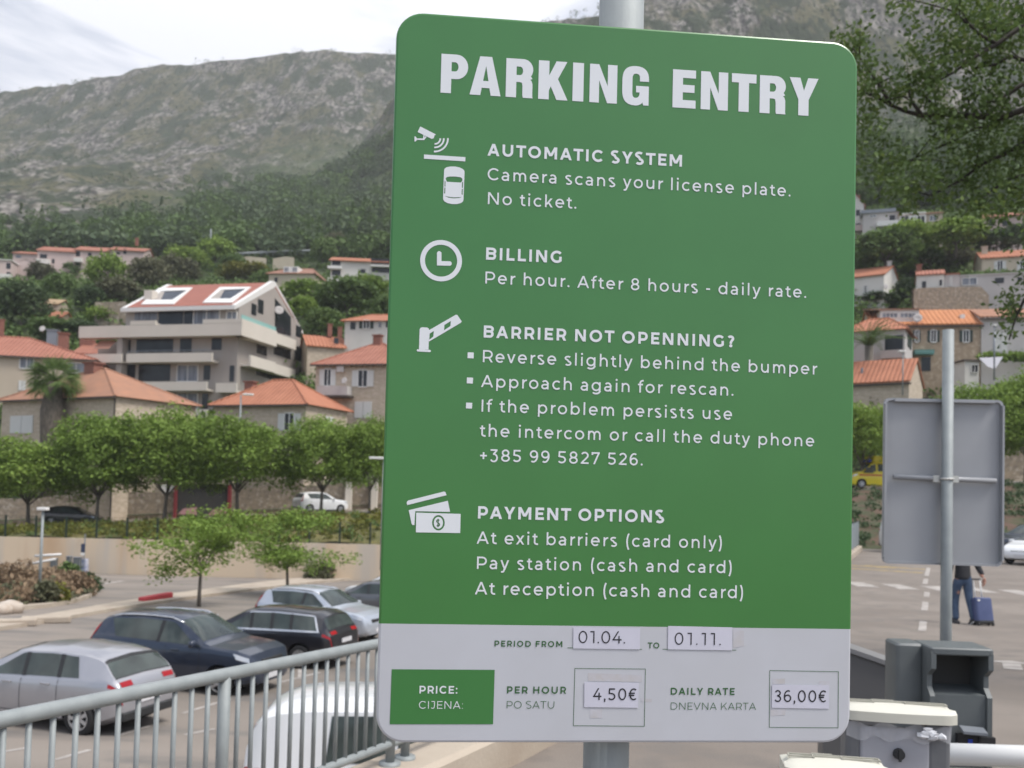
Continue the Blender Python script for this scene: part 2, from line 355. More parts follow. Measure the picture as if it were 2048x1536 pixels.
def zoff(k): return -(.0004 + .00002 * k)
paintM = mat('sign_white_film', (.70, .73, .76), rough=.35)
paintG = mat('sign_dark_green_ink', (.030, .11, .032), rough=.4)
inkK = mat('black_print', (.012, .012, .016), rough=.5)
grnM = mat('sign_green_film', (.040, .175, .042), (.045, .185, .047), scale=3, rough=.38)
paperM = mat('white_paper_label', (.56, .56, .65), (.53, .53, .61), scale=30, rough=.6)

def text(s, px0, py0, px1, cap_px, w, name, m, xs=1.0, base=0):
    """one line of lettering from its first to its last pixel column on the photograph's sign"""
    u0, v0 = S2(px0, py0); _, vt = S2(px0, py0 - cap_px); cap = vt - v0
    u1 = S2(px1, py0 + (px1 - px0) * (.07 - (py0 - 54) * 4.78e-5))[0]
    gl = [glyph(c, w / (xs if 0 else 1)) for c in s]
    nat = sum(g[0] for g in gl) * xs + sum((gl[i][3] + gl[i + 1][2]) * xs for i in range(len(gl) - 1))
    tr = ((u1 - u0) / cap - nat) / max(1, len(gl) - 1)
    mb = MB(); x = 0.0; k = 0
    for i, g in enumerate(gl):
        for kind, dta in g[1]:
            y = zoff(k + base); k = (k + 1) % 14
            T = lambda p: Vector((u0 + (x + p[0] * xs) * cap, y, v0 + p[1] * cap))
            if kind == 'l':
                a, b = ribbon([(px_ * xs, py_) for px_, py_ in dta], w)
                T2 = lambda p: Vector((u0 + (x + p[0]) * cap, y, v0 + p[1] * cap))
                mb.grid([[T2(p) for p in a], [T2(p) for p in b]])
            elif kind == 'p': mb.add([T(p) for p in dta], [(0, 1, 2, 3)])
            else:
                cx, cy, r = dta; mb.add([T((cx + r / xs * cos(a * pi / 8), cy + r * sin(a * pi / 8))) for a in range(16)], [tuple(range(16))])
        if i < len(gl) - 1: x += g[0] * xs + (g[3] + gl[i + 1][2]) * xs + tr
    print('text %-40s track %.3f cap %.1fmm' % (s, tr, cap * 1000))
    return mb.build(name, m, sign, fixn=False)

# panel: a rounded sheet with a folded rim
def rrect(w, h, r, n=8):
    o = []
    for k, (sx, sy) in enumerate(((1, 1), (-1, 1), (-1, -1), (1, -1))):
        for j in range(n + 1):
            a = (k + j / n) * pi / 2; o.append((sx * (w / 2 - r) + r * cos(a), sy * (h / 2 - r) + r * sin(a)))
    return o
def sign_panel(w, h, r, depth, edge=.0032):
    mb = MB(); rings = []
    for ins, y in ((edge, 0), (edge * .3, edge * .3), (0, edge), (0, depth), (.004, depth), (.004, edge + .002)):
        rings.append([Vector((x, y, z)) for x, z in rrect(w - 2 * ins, h - 2 * ins, max(.003, r - ins))])
    mb.grid(rings, closed=True); n = len(rings[0])
    mb.add(rings[0], [tuple(range(n))], 0); mb.add(rings[-1], [tuple(range(n))], 1)
    return mb
vb = S2(757, 1247)[1]
pm = bpy.data.materials.new('sign_print'); pm.use_nodes = True; t_ = pm.node_tree; b_ = t_.nodes['Principled BSDF']
tc_ = t_.nodes.new('ShaderNodeTexCoord'); sx_ = t_.nodes.new('ShaderNodeSeparateXYZ'); gt = t_.nodes.new('ShaderNodeMath'); gt.operation = 'GREATER_THAN'; gt.inputs[1].default_value = vb
mxx = t_.nodes.new('ShaderNodeMix'); mxx.data_type = 'RGBA'; mxx.inputs['A'].default_value = (.50, .515, .56, 1); mxx.inputs['B'].default_value = (.040, .185, .038, 1)
nz = t_.nodes.new('ShaderNodeTexNoise'); nz.inputs['Scale'].default_value = 9; nz.inputs['Detail'].default_value = 6
hs = t_.nodes.new('ShaderNodeMix'); hs.data_type = 'RGBA'; hs.blend_type = 'MULTIPLY'; hs.inputs['Factor'].default_value = .5
rr = t_.nodes.new('ShaderNodeValToRGB'); rr.color_ramp.elements[0].position = .42; rr.color_ramp.elements[0].color = (.93, .925, .91, 1); rr.color_ramp.elements[1].position = .6; rr.color_ramp.elements[1].color = (1, 1, 1, 1)
t_.links.new(tc_.outputs['Object'], sx_.inputs[0]); t_.links.new(sx_.outputs['Z'], gt.inputs[0]); t_.links.new(gt.outputs[0], mxx.inputs['Factor'])
t_.links.new(tc_.outputs['Object'], nz.inputs['Vector']); t_.links.new(nz.outputs['Fac'], rr.inputs['Fac']); t_.links.new(mxx.outputs['Result'], hs.inputs['A']); t_.links.new(rr.outputs['Color'], hs.inputs['B'])
t_.links.new(hs.outputs['Result'], b_.inputs['Base Color']); b_.inputs['Roughness'].default_value = .30; b_.inputs['Specular IOR Level'].default_value = .75
backM = mat('sign_back_grey', (.27, .28, .31), (.30, .31, .34), scale=5, rough=.5, metal=.15)
sign_panel(SGW, SGH, .034, .020).build('panel', [pm, backM], sign, auto=40)

# title letters: heavy condensed capitals, each an outline with holes
def bez(p0, p1, p2, p3, n=7): return [tuple((1 - t) ** 3 * a + 3 * (1 - t) ** 2 * t * b + 3 * (1 - t) * t * t * c + t ** 3 * d for a, b, c, d in zip(p0, p1, p2, p3)) for t in [i / n for i in range(1, n + 1)]]
def bowl(x0, x1, y0, y1, r):                 # right-hand rounded bump from (x0,y1) to (x0,y0)
    k = .55; ry = min(r, (y1 - y0) / 2); return [(x0, y1), (x1 - r, y1)] + bez((x1 - r, y1), (x1 - r + r * k, y1), (x1, y1 - ry + ry * k), (x1, y1 - ry)) + [(x1, y0 + ry)] + bez((x1, y0 + ry), (x1, y0 + ry - ry * k), (x1 - r + r * k, y0), (x1 - r, y0)) + [(x0, y0)]
s_ = .385
TITLE = {
 'P': [[(0, 0), (0, 1)] + bowl(.5, 1, .37, 1, .42)[1:-1] + [(s_, .37), (s_, 0)], bowl(s_, .64, .565, .80, .12)],
 'A': [[(0, 0), (.315, 1), (.70, 1), (1, 0), (.68, 0), (.635, .19), (.385, .19), (.345, 0)], [(.425, .37), (.515, .76), (.60, .37)]],
 'R': [[(0, 0), (0, 1)] + bowl(.5, 1, .46, 1, .36)[1:-5] + [(.98, .50), (.90, .475), (.95, .44), (.985, .36), (.985, .05), (1, 0), (.635, 0), (.615, .06), (.615, .30), (.59, .385), (.52, .40), (s_, .40), (s_, 0)], bowl(s_, .625, .58, .80, .11)],
 'K': [[(0, 0), (0, 1), (.36, 1), (.36, .62), (.60, 1), (.965, 1), (.66, .54), (1, 0), (.62, 0), (.42, .34), (.36, .24), (.36, 0)]],
 'I': [[(0, 0), (0, 1), (1, 1), (1, 0)]],
 'N': [[(0, 0), (0, 1), (.335, 1), (.655, .44), (.655, 1), (1, 1), (1, 0), (.645, 0), (.345, .58), (.345, 0)]],
 'E': [[(0, 0), (0, 1), (1, 1), (1, .79), (.44, .79), (.44, .61), (.945, .61), (.945, .41), (.44, .41), (.44, .21), (1, .21), (1, 0)]],
 'T': [[(.285, 0), (.285, .765), (0, .765), (0, 1), (1, 1), (1, .765), (.70, .765), (.70, 0)]],
 'Y': [[(.31, 0), (.31, .42), (0, 1), (.37, 1), (.50, .66), (.64, 1), (1, 1), (.665, .42), (.665, 0)]],
}
def gout():
    o = [(1, .62)] + [(.66, .62)] + [(.66, .70)] + bez((.66, .70), (.66, .80), (.60, .815), (.51, .815)) + bez((.51, .815), (.42, .815), (.38, .78), (.38, .68))
    o += [(.38, .32)] + bez((.38, .32), (.38, .22), (.42, .185), (.51, .185)) + bez((.51, .185), (.60, .185), (.655, .24), (.655, .33)) + [(.52, .33), (.52, .50), (1, .50), (1, 0), (.80, 0), (.77, .075)]
    o += bez((.77, .075), (.70, .01), (.60, -.015), (.48, -.015)) + bez((.48, -.015), (.14, -.015), (0, .12), (0, .36)) + [(0, .64)] + bez((0, .64), (0, .90), (.16, 1.015), (.50, 1.015)) + bez((.50, 1.015), (.84, 1.015), (1, .90), (1, .68))
    return o
TITLE['G'] = [gout()]
v0 = S2(882.3, 185.5)[1]; v1 = S2(882.3, 107.5)[1]
LETTERS = (('P', 882, 936), ('A', 940, 1002), ('R', 1012, 1066), ('K', 1077, 1135.8), ('I', 1145.4, 1167.2), ('N', 1179.3, 1234.2), ('G', 1244.5, 1297.6), ('E', 1345.3, 1391.4), ('N', 1401.6, 1455.8), ('T', 1463.2, 1512.3), ('R', 1519.3, 1571.2), ('Y', 1578.7, 1636.4))
for word in (LETTERS[:7], LETTERS[7:]):
    mb = MB()
    for ch, a, b in word:
        ua, ub = S2(a, 146 + (a - 882) * .0665)[0], S2(b, 146 + (b - 882) * .0665)[0]
        mb.flat([[(ua + x * (ub - ua), zoff(0), v0 + y * (v1 - v0)) for x, y in lp] for lp in TITLE[ch]])
    mb.build('title_word', paintM, sign, fixn=False)


BW, RW = .212, .136
for s, x0, y0, x1, cap, w, nm in (
    ('AUTOMATIC SYSTEM', 974.7, 311.3, 1363.6, 24, BW, 'heading_lettering'), ('Camera scans your license plate.', 975, 360, 1580.6, 24, RW, 'text_lettering'),
    ('No ticket.', 975.6, 408.4, 1152.5, 24, RW, 'text_lettering'), ('BILLING', 971.9, 519.3, 1123, 24.4, BW, 'heading_lettering'),
    ('Per hour. After 8 hours - daily rate.', 970.5, 567.1, 1612, 24, RW, 'text_lettering'), ('BARRIER NOT OPENNING?', 967.2, 675.1, 1468.4, 24.2, BW, 'heading_lettering'),
    ('Reverse slightly behind the bumper', 965.6, 724.3, 1633.9, 24.3, RW, 'text_lettering'), ('Approach again for rescan.', 961.8, 774.1, 1466.5, 24.3, RW, 'text_lettering'),
    ('If the problem persists use', 962.9, 823.3, 1463.7, 24.3, RW, 'text_lettering'), ('the intercom or call the duty phone', 959.4, 872.9, 1627.9, 24.3, RW, 'text_lettering'),
    ('+385 99 5827 526.', 959.9, 922, 1285.1, 24.3, RW, 'text_lettering'), ('PAYMENT OPTIONS', 955.8, 1037, 1328, 24.8, BW, 'heading_lettering'),
    ('At exit barriers (card only)', 953, 1087.3, 1444.6, 24.5, RW, 'text_lettering'), ('Pay station (cash and card)', 953.7, 1137.6, 1464.3, 24.6, RW, 'text_lettering'),
    ('At reception (cash and card)', 949.5, 1188.6, 1487, 25, RW, 'text_lettering')):
    text(s, x0, y0, x1, cap, w, nm, paintM)
text('PERIOD FROM', 989, 1292.8, 1124.5, 11.9, .19, 'period_lettering', paintG)
text('TO', 1295.2, 1296.4, 1318.4, 11.6, .19, 'period_lettering', paintG)

def quadpx(mb, pts, k=0, m=0): mb.add([Vector((*S2(*p)[:1], zoff(k), S2(*p)[1])) for p in pts], [tuple(range(len(pts)))], m)
def polypx(mb, loops, k=0): mb.flat([[(S2(*p)[0], zoff(k), S2(*p)[1]) for p in l] for l in loops])
mb = MB(); quadpx(mb, [(783.5, 1338.4), (779.6, 1448.3), (986, 1448.3), (989.5, 1339.6)]); mb.build('price_block', grnM, sign, fixn=False)
text('PRICE:', 838.9, 1386.7, 914.6, 15.4, .19, 'price_lettering', paintM, base=16)
text('CIJENA:', 837.7, 1417, 925.5, 15.1, .10, 'price_lettering', paintM, base=16)
text('PER HOUR', 1013.9, 1386.7, 1131.8, 14.2, .19, 'rate_lettering', paintG)
text('PO SATU', 1013.4, 1416.5, 1108.2, 14.6, .085, 'rate_lettering', paintG)
text('DAILY RATE', 1341.3, 1389.2, 1469, 13.9, .19, 'rate_lettering', paintG)
text('DNEVNA KARTA', 1341.3, 1419, 1511.8, 14.2, .085, 'rate_lettering', paintG)
def frame_px(name, q, wpx, m):
    mb = MB(); c = [S2(*p) for p in q]
    for i in range(4):
        a, b = Vector(c[i]), Vector(c[(i + 1) % 4]); d = (b - a).normalized(); n_ = Vector((-d.y, d.x)) * wpx * .00032; d = d * wpx * .00032
        pts = [a - d - n_, b + d - n_, b + d + n_, a - d + n_]; mb.add([(p.x, zoff(i), p.y) for p in pts], [(0, 1, 2, 3)])
    mb.build(name, m, sign, fixn=False)
frame_px('price_box', [(1149.7, 1336.7), (1146.7, 1451.2), (1288.6, 1452.4), (1290.8, 1337.9)], 1.0, paintG)
frame_px('price_box', [(1539.3, 1340.9), (1538.5, 1454.5), (1676.0, 1455.5), (1676.6, 1343.3)], 1.0, paintG)
for a, b in (((1134.8, 1294.9), (1284, 1297.9)), ((1325, 1297.8), (1472.2, 1299.6))):
    mb = MB(); quadpx(mb, [a, (a[0], a[1] + 1.2), (b[0], b[1] + 1.2), b], 1); mb.build('date_line', paintG, sign, fixn=False)
def sticker(q, k):
    o = MB(); c = [S2(*p) for p in q]; o.prism([(x, -.0006, z) for x, z in c], (0, -.00035, 0)); return o.build('paper_label', paperM, sign)
sticker([(1146.5, 1254.3), (1146.3, 1296.6), (1279.6, 1298.6), (1280, 1256.5)], 0)
sticker([(1336, 1251.7), (1335.4, 1298.6), (1463.8, 1300.5), (1464.1, 1254.6)], 0)
sticker([(1168.5, 1364), (1168.1, 1413.8), (1276, 1415.3), (1277.6, 1365.6)], 0)
sticker([(1543.6, 1368.9), (1543, 1415.2), (1657.2, 1417.2), (1657.9, 1370.6)], 0)
resM = mat('tape_residue', (.47, .455, .46), (.50, .50, .55), scale=60, rough=.5)
for q in ([(1176, 1346), (1176, 1362), (1284, 1364), (1284, 1350)], [(1180, 1418), (1180, 1436), (1204, 1436), (1204, 1418)], [(1282, 1396), (1282, 1403), (1304, 1404), (1304, 1398)], [(1545, 1358), (1545, 1368), (1570, 1368), (1570, 1357)], [(1638, 1362), (1638, 1370), (1660, 1372), (1660, 1362)], [(1541, 1419), (1541, 1432), (1570, 1430), (1572, 1418)], [(1466, 1258), (1466, 1296), (1488, 1292), (1488, 1262)]):
    mb = MB(); quadpx(mb, q, -8); mb.build('tape_residue', resM, sign, fixn=False)
text('01.04.', 1156.6, 1285.7, 1249.8, 24.2, .10, 'date_lettering', inkK, xs=1.0, base=40)
text('01.11.', 1348.6, 1289, 1440.9, 24.2, .10, 'date_lettering', inkK, xs=1.0, base=40)
text('4,50€', 1185.6, 1399.4, 1271.8, 23.4, .115, 'amount_lettering', inkK, xs=.94, base=40)
text('Z6,00€', 1548.4, 1403.3, 1650.9, 23.4, .115, 'amount_lettering', inkK, xs=.94, base=40)

# pictograms
def pz(pts, ox, oy, k): return [(ox + x / k, oy + y / k) for x, y in pts]
def strokepx(mb, pts, wpx, k=0):
    a, b = ribbon(pts, wpx); mb.grid([[Vector((S2(*p)[0], zoff(k), S2(*p)[1])) for p in a], [Vector((S2(*p)[0], zoff(k), S2(*p)[1])) for p in b]])
Q = lambda pts: pz(pts, 820, 240, 8.531)
mb = MB()
polypx(mb, [Q([(175, 112), (445, 250), (420, 262), (405, 312), (372, 325), (130, 207)])])
polypx(mb, [Q([(228, 258), (285, 290), (240, 345), (120, 340), (98, 368), (77, 368), (77, 280), (98, 284), (120, 317), (222, 317)]), Q([(242, 280), (242, 294), (258, 294), (260, 280)])], 1)
mb.build('camera_pictogram', paintM, sign, fixn=False)
mb = MB()
for i, r in enumerate((92, 152, 222)):
    pts = [(425 + r * cos(radians(a)), 318 + r * sin(radians(a))) for a in range(-2, 95, 8)]; strokepx(mb, Q(pts), 29 / 8.531, i)
mb.build('signal_pictogram', paintM, sign, fixn=False)
mb = MB(); quadpx(mb, Q([(240, 590), (945, 635), (943, 708), (238, 662)])); mb.build('scan_line', paintM, sign, fixn=False)
mb = MB()
polypx(mb, [Q([(582, 860), (592, 830), (625, 808), (690, 795), (770, 795), (850, 812), (905, 840), (928, 870), (930, 900), (912, 1360), (905, 1390), (870, 1418), (800, 1436), (720, 1436), (640, 1420), (585, 1388), (565, 1355), (564, 1330)]),
 Q([(607, 1000), (625, 978), (680, 966), (770, 966), (860, 978), (895, 1005), (895, 1030), (872, 1070), (628, 1055)]),
 Q([(592, 1035), (606, 1045), (604, 1138), (587, 1134)]), Q([(587, 1154), (604, 1156), (598, 1258), (582, 1254)]),
 Q([(906, 1052), (900, 1158), (884, 1160), (886, 1072)]), Q([(901, 1178), (884, 1180), (880, 1270), (896, 1282)]),
 Q([(585, 1292), (650, 1310), (745, 1322), (830, 1320), (892, 1312), (840, 1332), (745, 1340), (650, 1325)])])
mb.build('car_pictogram', paintM, sign, fixn=False)
mb = MB(); c = Vector(S2(882.2, 521.5)); R_ = (Vector(S2(882.2, 480.1)) - Vector(S2(882.2, 562.9))).length / 2
mb.grid([[Vector((c.x + r * cos(a * pi / 24), zoff(0), c.y + r * sin(a * pi / 24))) for a in range(49)] for r in (R_, R_ * .77)])
K = lambda pts: pz(pts, 760, 440, 3.658)
strokepx(mb, K([(433, 245), (433, 317), (508, 319)]), 9, 1)
for i, (x, y) in enumerate(K([(433, 245), (508, 319), (433, 317)])):
    cc = Vector(S2(x, y)); mb.add([(cc.x + .00284 * cos(a * pi / 8), zoff(2 + i), cc.y + .00284 * sin(a * pi / 8)) for a in range(16)], [tuple(range(16))])
mb.build('clock_pictogram', paintM, sign, fixn=False)
mb = MB()
polypx(mb, [K([(285, 948), (290, 800), (298, 788), (310, 785), (345, 787), (357, 795), (360, 808), (355, 948)])])
polypx(mb, [K([(268, 955), (272, 946), (366, 950), (373, 958), (368, 967), (274, 962)])], 1)
polypx(mb, [K([(359, 806), (556, 693), (566, 695), (597, 742), (592, 752), (358, 890)]), K([(363, 832), (394, 812), (390, 853), (361, 876)]), K([(471, 769), (518, 739), (515, 776), (469, 807)])], 2)
mb.build('barrier_pictogram', paintM, sign, fixn=False)
for q in ([(642, 968), (686, 970), (685, 1013), (640, 1011)], [(636, 1152), (681, 1154), (679, 1197), (634, 1195)], [(630, 1336), (675, 1338), (673, 1380), (628, 1378)]):
    mb = MB(); quadpx(mb, K(q)); mb.build('bullet_mark', paintM, sign, fixn=False)
C8 = lambda pts: pz(pts, 760, 860, 4.042)
mb = MB()
polypx(mb, [C8([(218, 580), (228, 570), (515, 498), (528, 500), (538, 527), (220, 607), (216, 595)])])
polypx(mb, [C8([(232, 648), (548, 572), (567, 662), (285, 656), (278, 768), (264, 768), (256, 760)])], 1)
polypx(mb, [C8([(293, 668), (652, 678), (648, 833), (290, 827)]), C8([(472 + 51 * cos(a * pi / 16), 750 + 62 * sin(a * pi / 16)) for a in range(32)])], 2)
polypx(mb, [C8([(472 + 37 * cos(a * pi / 16), 750 + 48 * sin(a * pi / 16)) for a in range(32)])], 3)
mb.build('payment_pictogram', paintM, sign, fixn=False)
text('$', *C8([(452, 778)])[0], C8([(491, 778)])[0][0], 54 / 4.042, .16, 'payment_lettering', paintG, base=8)
# steel post behind the panel with two clamp bands
po = S2(1236, 760); pr = .0295
_c = lambda z: (S2(1262 - (z) * 0, 60)[0], 0, 0)
ut, ub_ = S2(1262, 25), S2(1213, 1510)
px_ = (ut[0] + ub_[0]) / 2 + .004
rootz = SG_O.z
mb = MB(); mb.tube([(px_, .022 + pr, -rootz - .35), (px_, .022 + pr, .62)], pr, 20); mb.build('post', galv, sign, smooth=True)
for z in (.25, -.25):
    mb = MB(); mb.tube([(px_ + (pr + .004) * cos(a), .022 + pr + (pr + .004) * sin(a), z) for a in [i * pi / 8 for i in range(17)]], .006, 6); mb.box((px_, .012, z), (.34, .016, .03)); mb.build('clamp', galv, sign)
# ================================================================== ground, walls, hills
def BL(Y): return .435 * Y - 2.86                       # edge between the upper access road and the lower car park
def road_z(Y): return interp(Y, [-60, 2, 19, 48, 60], [.4, 0, -.85, -.92, -.92])
def lot_z(Y): return -2.85 - .033 * (Y - 16.8)
def street_z(X): return -1.8 + .07 * (X + 35)
asph = mat('asphalt', (.175, .15, .13), (.235, .204, .178), scale=.55, rough=.9, bump=.25, bscale=60, detail=9, c3=(.165, .147, .132), s3=2.3)
asph2 = mat('asphalt_lower', (.182, .158, .136), (.255, .222, .193), scale=.22, rough=.9, bump=.2, bscale=50, detail=10, c3=(.145, .135, .126), s3=.8, stretch=(.35, 1, 1))
asph3 = mat('asphalt_street', (.20, .195, .19), (.25, .245, .24), scale=.3, rough=.9, detail=8)
conc = mat('stained_concrete', (.62, .50, .365), (.46, .29, .16), scale=.35, rough=.85, detail=6, ramp=(.50, .74), c3=(.50, .45, .39), s3=.6, stretch=(1, 1, .12), bump=.15, bscale=8)
kerbM = mat('pale_kerb_stone', (.44, .38, .31), (.36, .30, .24), scale=1.5, rough=.85, bump=.2, bscale=30)
lineM = mat('road_paint', (.42, .39, .365), (.25, .225, .205), scale=3.5, rough=.8, ramp=(.42, .68), detail=8)
yelM = mat('yellow_road_paint', (.42, .31, .12), (.26, .21, .14), scale=3, rough=.8, ramp=(.42, .66), detail=8)
grassM = mat('bank_turf', (.12, .125, .045), (.22, .18, .065), scale=.5, rough=.95, detail=8, c3=(.05, .065, .025), s3=2.2, bump=.6, bscale=5)
earthM = mat('red_earth_bank', (.10, .060, .040), (.052, .06, .026), scale=.8, rough=.95, detail=8, ramp=(.38, .56), bump=.6, bscale=5)
stoneM = mat('rubble_stone', (.30, .245, .18), (.20, .165, .13), scale=2.2, rough=.9, detail=6, c3=(.42, .37, .31), s3=3.2, bump=.7, bscale=7)

def sheet(name, x0, x1, Y0, Y1, zf, m, nx=2, ny=30):
    mb = MB(); rows = []
    for j in range(ny + 1):
        Y = Y0 + (Y1 - Y0) * j / ny; a, b = (x0(Y) if callable(x0) else x0), (x1(Y) if callable(x1) else x1)
        rows.append([Vector((a + (b - a) * i / nx, Y, zf(a + (b - a) * i / nx, Y))) for i in range(nx + 1)])
    mb.grid(rows); return struct(mb.build(name, m))
# the one ground sheet under everything, out to the horizon
mb = MB(); mb.add([(-3000, -3000, -7), (3000, -3000, -7), (3000, 3000, -7), (-3000, 3000, -7)], [(0, 1, 2, 3)]); struct(mb.build('ground', earthM))
sheet('access_road', lambda Y: BL(Y) + .02, 70, -70, 50, lambda x, Y: road_z(Y), asph, 6, 60)
sheet('car_park', -110, lambda Y: BL(Y) - .02, -70, 60.6, lambda x, Y: lot_z(Y), asph2, 6, 60)
sheet('street', -120, 120, 68.5, 76.5, lambda x, Y: street_z(x), asph3, 12, 2)
mb = MB(); mb.grid([[Vector((x, Y, street_z(x) + z)) for x in (-120, -60, 0, 60, 120)] for Y, z in ((76.5, 0), (76.5, .13), (78.2, .14))]); struct(mb.build('pavement', kerbM))
sheet('bank', -110, 24, 60.2, 68.5, lambda x, Y: (-2.0 + .0035 * (x + 30)) + (street_z(x) + .02 - (-2.0 + .0035 * (x + 30))) * min(1, (Y - 60.2) / 8.3) ** .8 + .12 * sin(x * 1.3 + Y), grassM, 120, 8)
sheet('earth_bank', 17.5, 120, 49.6, 68.5, lambda x, Y: -.95 + (street_z(x) - .0 + .95) * min(1, max(0, (Y - 49.6)) / 15.5) ** .75 + .1 * sin(x * 1.7 + Y), earthM, 80, 12)

# ---- walls
wt = lambda x: -2.02 + .0035 * (x + 30)
mb = MB(); xs = list(range(-110, 25, 3))
mb.grid([[Vector((x, y, wt(x) if t else -5.4)) for x in xs] for y, t in ((59.9, 0), (59.9, 1), (60.25, 1), (60.25, 0))])
tag(mb.build('retaining_wall', conc), 'long beige concrete retaining wall with rust stains behind the lower car park', 'wall')
# kerb wall beside the access road, under the railing
mb = MB(); nrm = Vector((1, -.435, 0)).normalized()
def kw(Y, off, z): p = Vector((BL(Y), Y, 0)) + nrm * off; return Vector((p.x, p.y, z))
ys = [-8 + i * 2.0 for i in range(29)]
mb.grid([[kw(Y, o, (road_z(Y) + t) if t is not None else lot_z(Y) - .3) for Y in ys] for o, t in ((-.18, None), (-.18, .22), (-.15, .25), (.17, .25), (.20, .22), (.20, -.2))])
mb.build('kerb_wall', kerbM); tag(bpy.data.objects['kerb_wall'], 'low beige stone kerb wall under the steel railing', 'wall')
# street stone wall on the left, and on the right
mb = MB(); mb.grid([[Vector((x, y, street_z(x) + z + (.12 * sin(x * 2.1) if z > 1 else 0))) for x in range(-70, 4, 2)] for y, z in ((78.2, -.5), (78.2, 2.4), (78.7, 2.4), (78.7, -.5))])
tag(mb.build('stone_wall', stoneM), 'tan rubble stone garden wall along the street behind the black hatchback', 'wall')
mb = MB(); mb.grid([[Vector((x, y, street_z(x) + z + (.2 * sin(x * 1.1) if z > 1 else 0))) for x in range(33, 72, 2)] for y, z in ((77.6, -.5), (77.6, 2.9), (78.3, 2.9), (78.3, -.5))])
tag(mb.build('stone_wall', stoneM), 'rough stone wall beside the street on the right, behind the grey sign back', 'wall')

# ---- road markings (sheets 4 mm above the road)
def quad_on(pts, m, name, zf, lift=.006):
    mb = MB(); mb.add([(p[0], p[1], zf(p[0], p[1]) + lift) for p in pts], [tuple(range(len(pts)))]); return struct(mb.build(name, m))
def Groad(px, py):
    z = -.8
    for _ in range(12): p = G(px, py, z); z = road_z(p.y)
    return p
def Glot(px, py):
    z = -3
    for _ in range(12): p = G(px, py, z); z = lot_z(p.y)
    return p
RZ = lambda x, y: road_z(y); LZ = lambda x, y: lot_z(y)
def dash(px0, py0, px1, py1, w_, m=lineM, fn=Groad, zf=RZ, name='road_marking'):
    a, b = fn(px0, py0), fn(px1, py1); d = (b - a); d.z = 0; n_ = Vector((-d.y, d.x, 0)).normalized() * w_ / 2
    k = max(1, int(d.length / 1.5)); mb = MB(); rows = [[a + d * (i / k) - n_, a + d * (i / k) + n_] for i in range(k + 1)]
    for r in rows:
        for p in r: p.z = zf(p.x, p.y) + .006
    mb.grid(rows); return struct(mb.build(name, m))
for x0, x1, y in ((1700, 1742, 1168.5), (1780, 1819, 1173), (1860, 1900, 1177), (1945, 1975, 1180), (2020, 2062, 1185)): dash(x0, y, x1, y + (x1 - x0) * .03, 1.6)
for y0, y1, xa, xb in ((1240, 1263, 1847, 1844), (1204, 1221, 1851, 1849), (1184, 1194, 1854, 1853), (1158, 1168, 1852, 1850), (1136, 1152, 1857, 1853)): dash(xa, y0, xb, y1, .14)
for x0, x1, y0, y1 in ((1703, 1790, 1131, 1137), (1703, 1845, 1137, 1146), (1730, 1850, 1131, 1139)): dash(x0, y0, x1, y1, .35, yelM)
a0 = Groad(2021, 1322); a1 = Groad(2030, 1350)                         # white arrow on the lane
d = (a0 - a1); d.z = 0; d.normalize(); n_ = Vector((-d.y, d.x, 0)); tip = Groad(2021, 1322)
mb = MB(); pts = [tip, tip - d * .34 - n_ * .42 * -1, tip - d * .34 + n_ * .11, tip - d * 1.05 + n_ * .11, tip - d * 1.05 - n_ * .11, tip - d * .34 - n_ * .11, tip - d * .34 - n_ * .42]
mb.flat([[Vector((p.x, p.y, road_z(p.y) + .006)) for p in pts]]); struct(mb.build('road_marking', lineM))
for q in ((110, 1520, 180, 1500), (240, 1470, 300, 1452), (365, 1427, 460, 1398), (0, 1505, 60, 1495), (560, 1365, 640, 1345), (600, 1358, 600, 1330), (370, 1470, 430, 1458)): dash(*q, .10, lineM, Glot, LZ)
for q in ((168, 1166, 205, 1171), (205, 1168, 245, 1162), (140, 1152, 205, 1158), (120, 1160, 185, 1168)): dash(*q, .3, lineM, Glot, LZ)
# pale kerb strip that crosses the lower car park
kp = [(-40, 1268), (60, 1252), (130, 1240), (230, 1222), (330, 1206), (420, 1193), (520, 1180), (640, 1166), (760, 1156)]
mb = MB(); A = [Glot(*p) for p in kp]; B = [Glot(x, y - 12) for x, y in kp]
mb.grid([[Vector((p.x, p.y, lot_z(p.y) - .1)) for p in A], [Vector((p.x, p.y, lot_z(p.y) + .13)) for p in A], [Vector((p.x, p.y, lot_z(p.y) + .13)) for p in B], [Vector((p.x, p.y, lot_z(p.y) - .1)) for p in B]])
struct(mb.build('kerb_strip', kerbM))

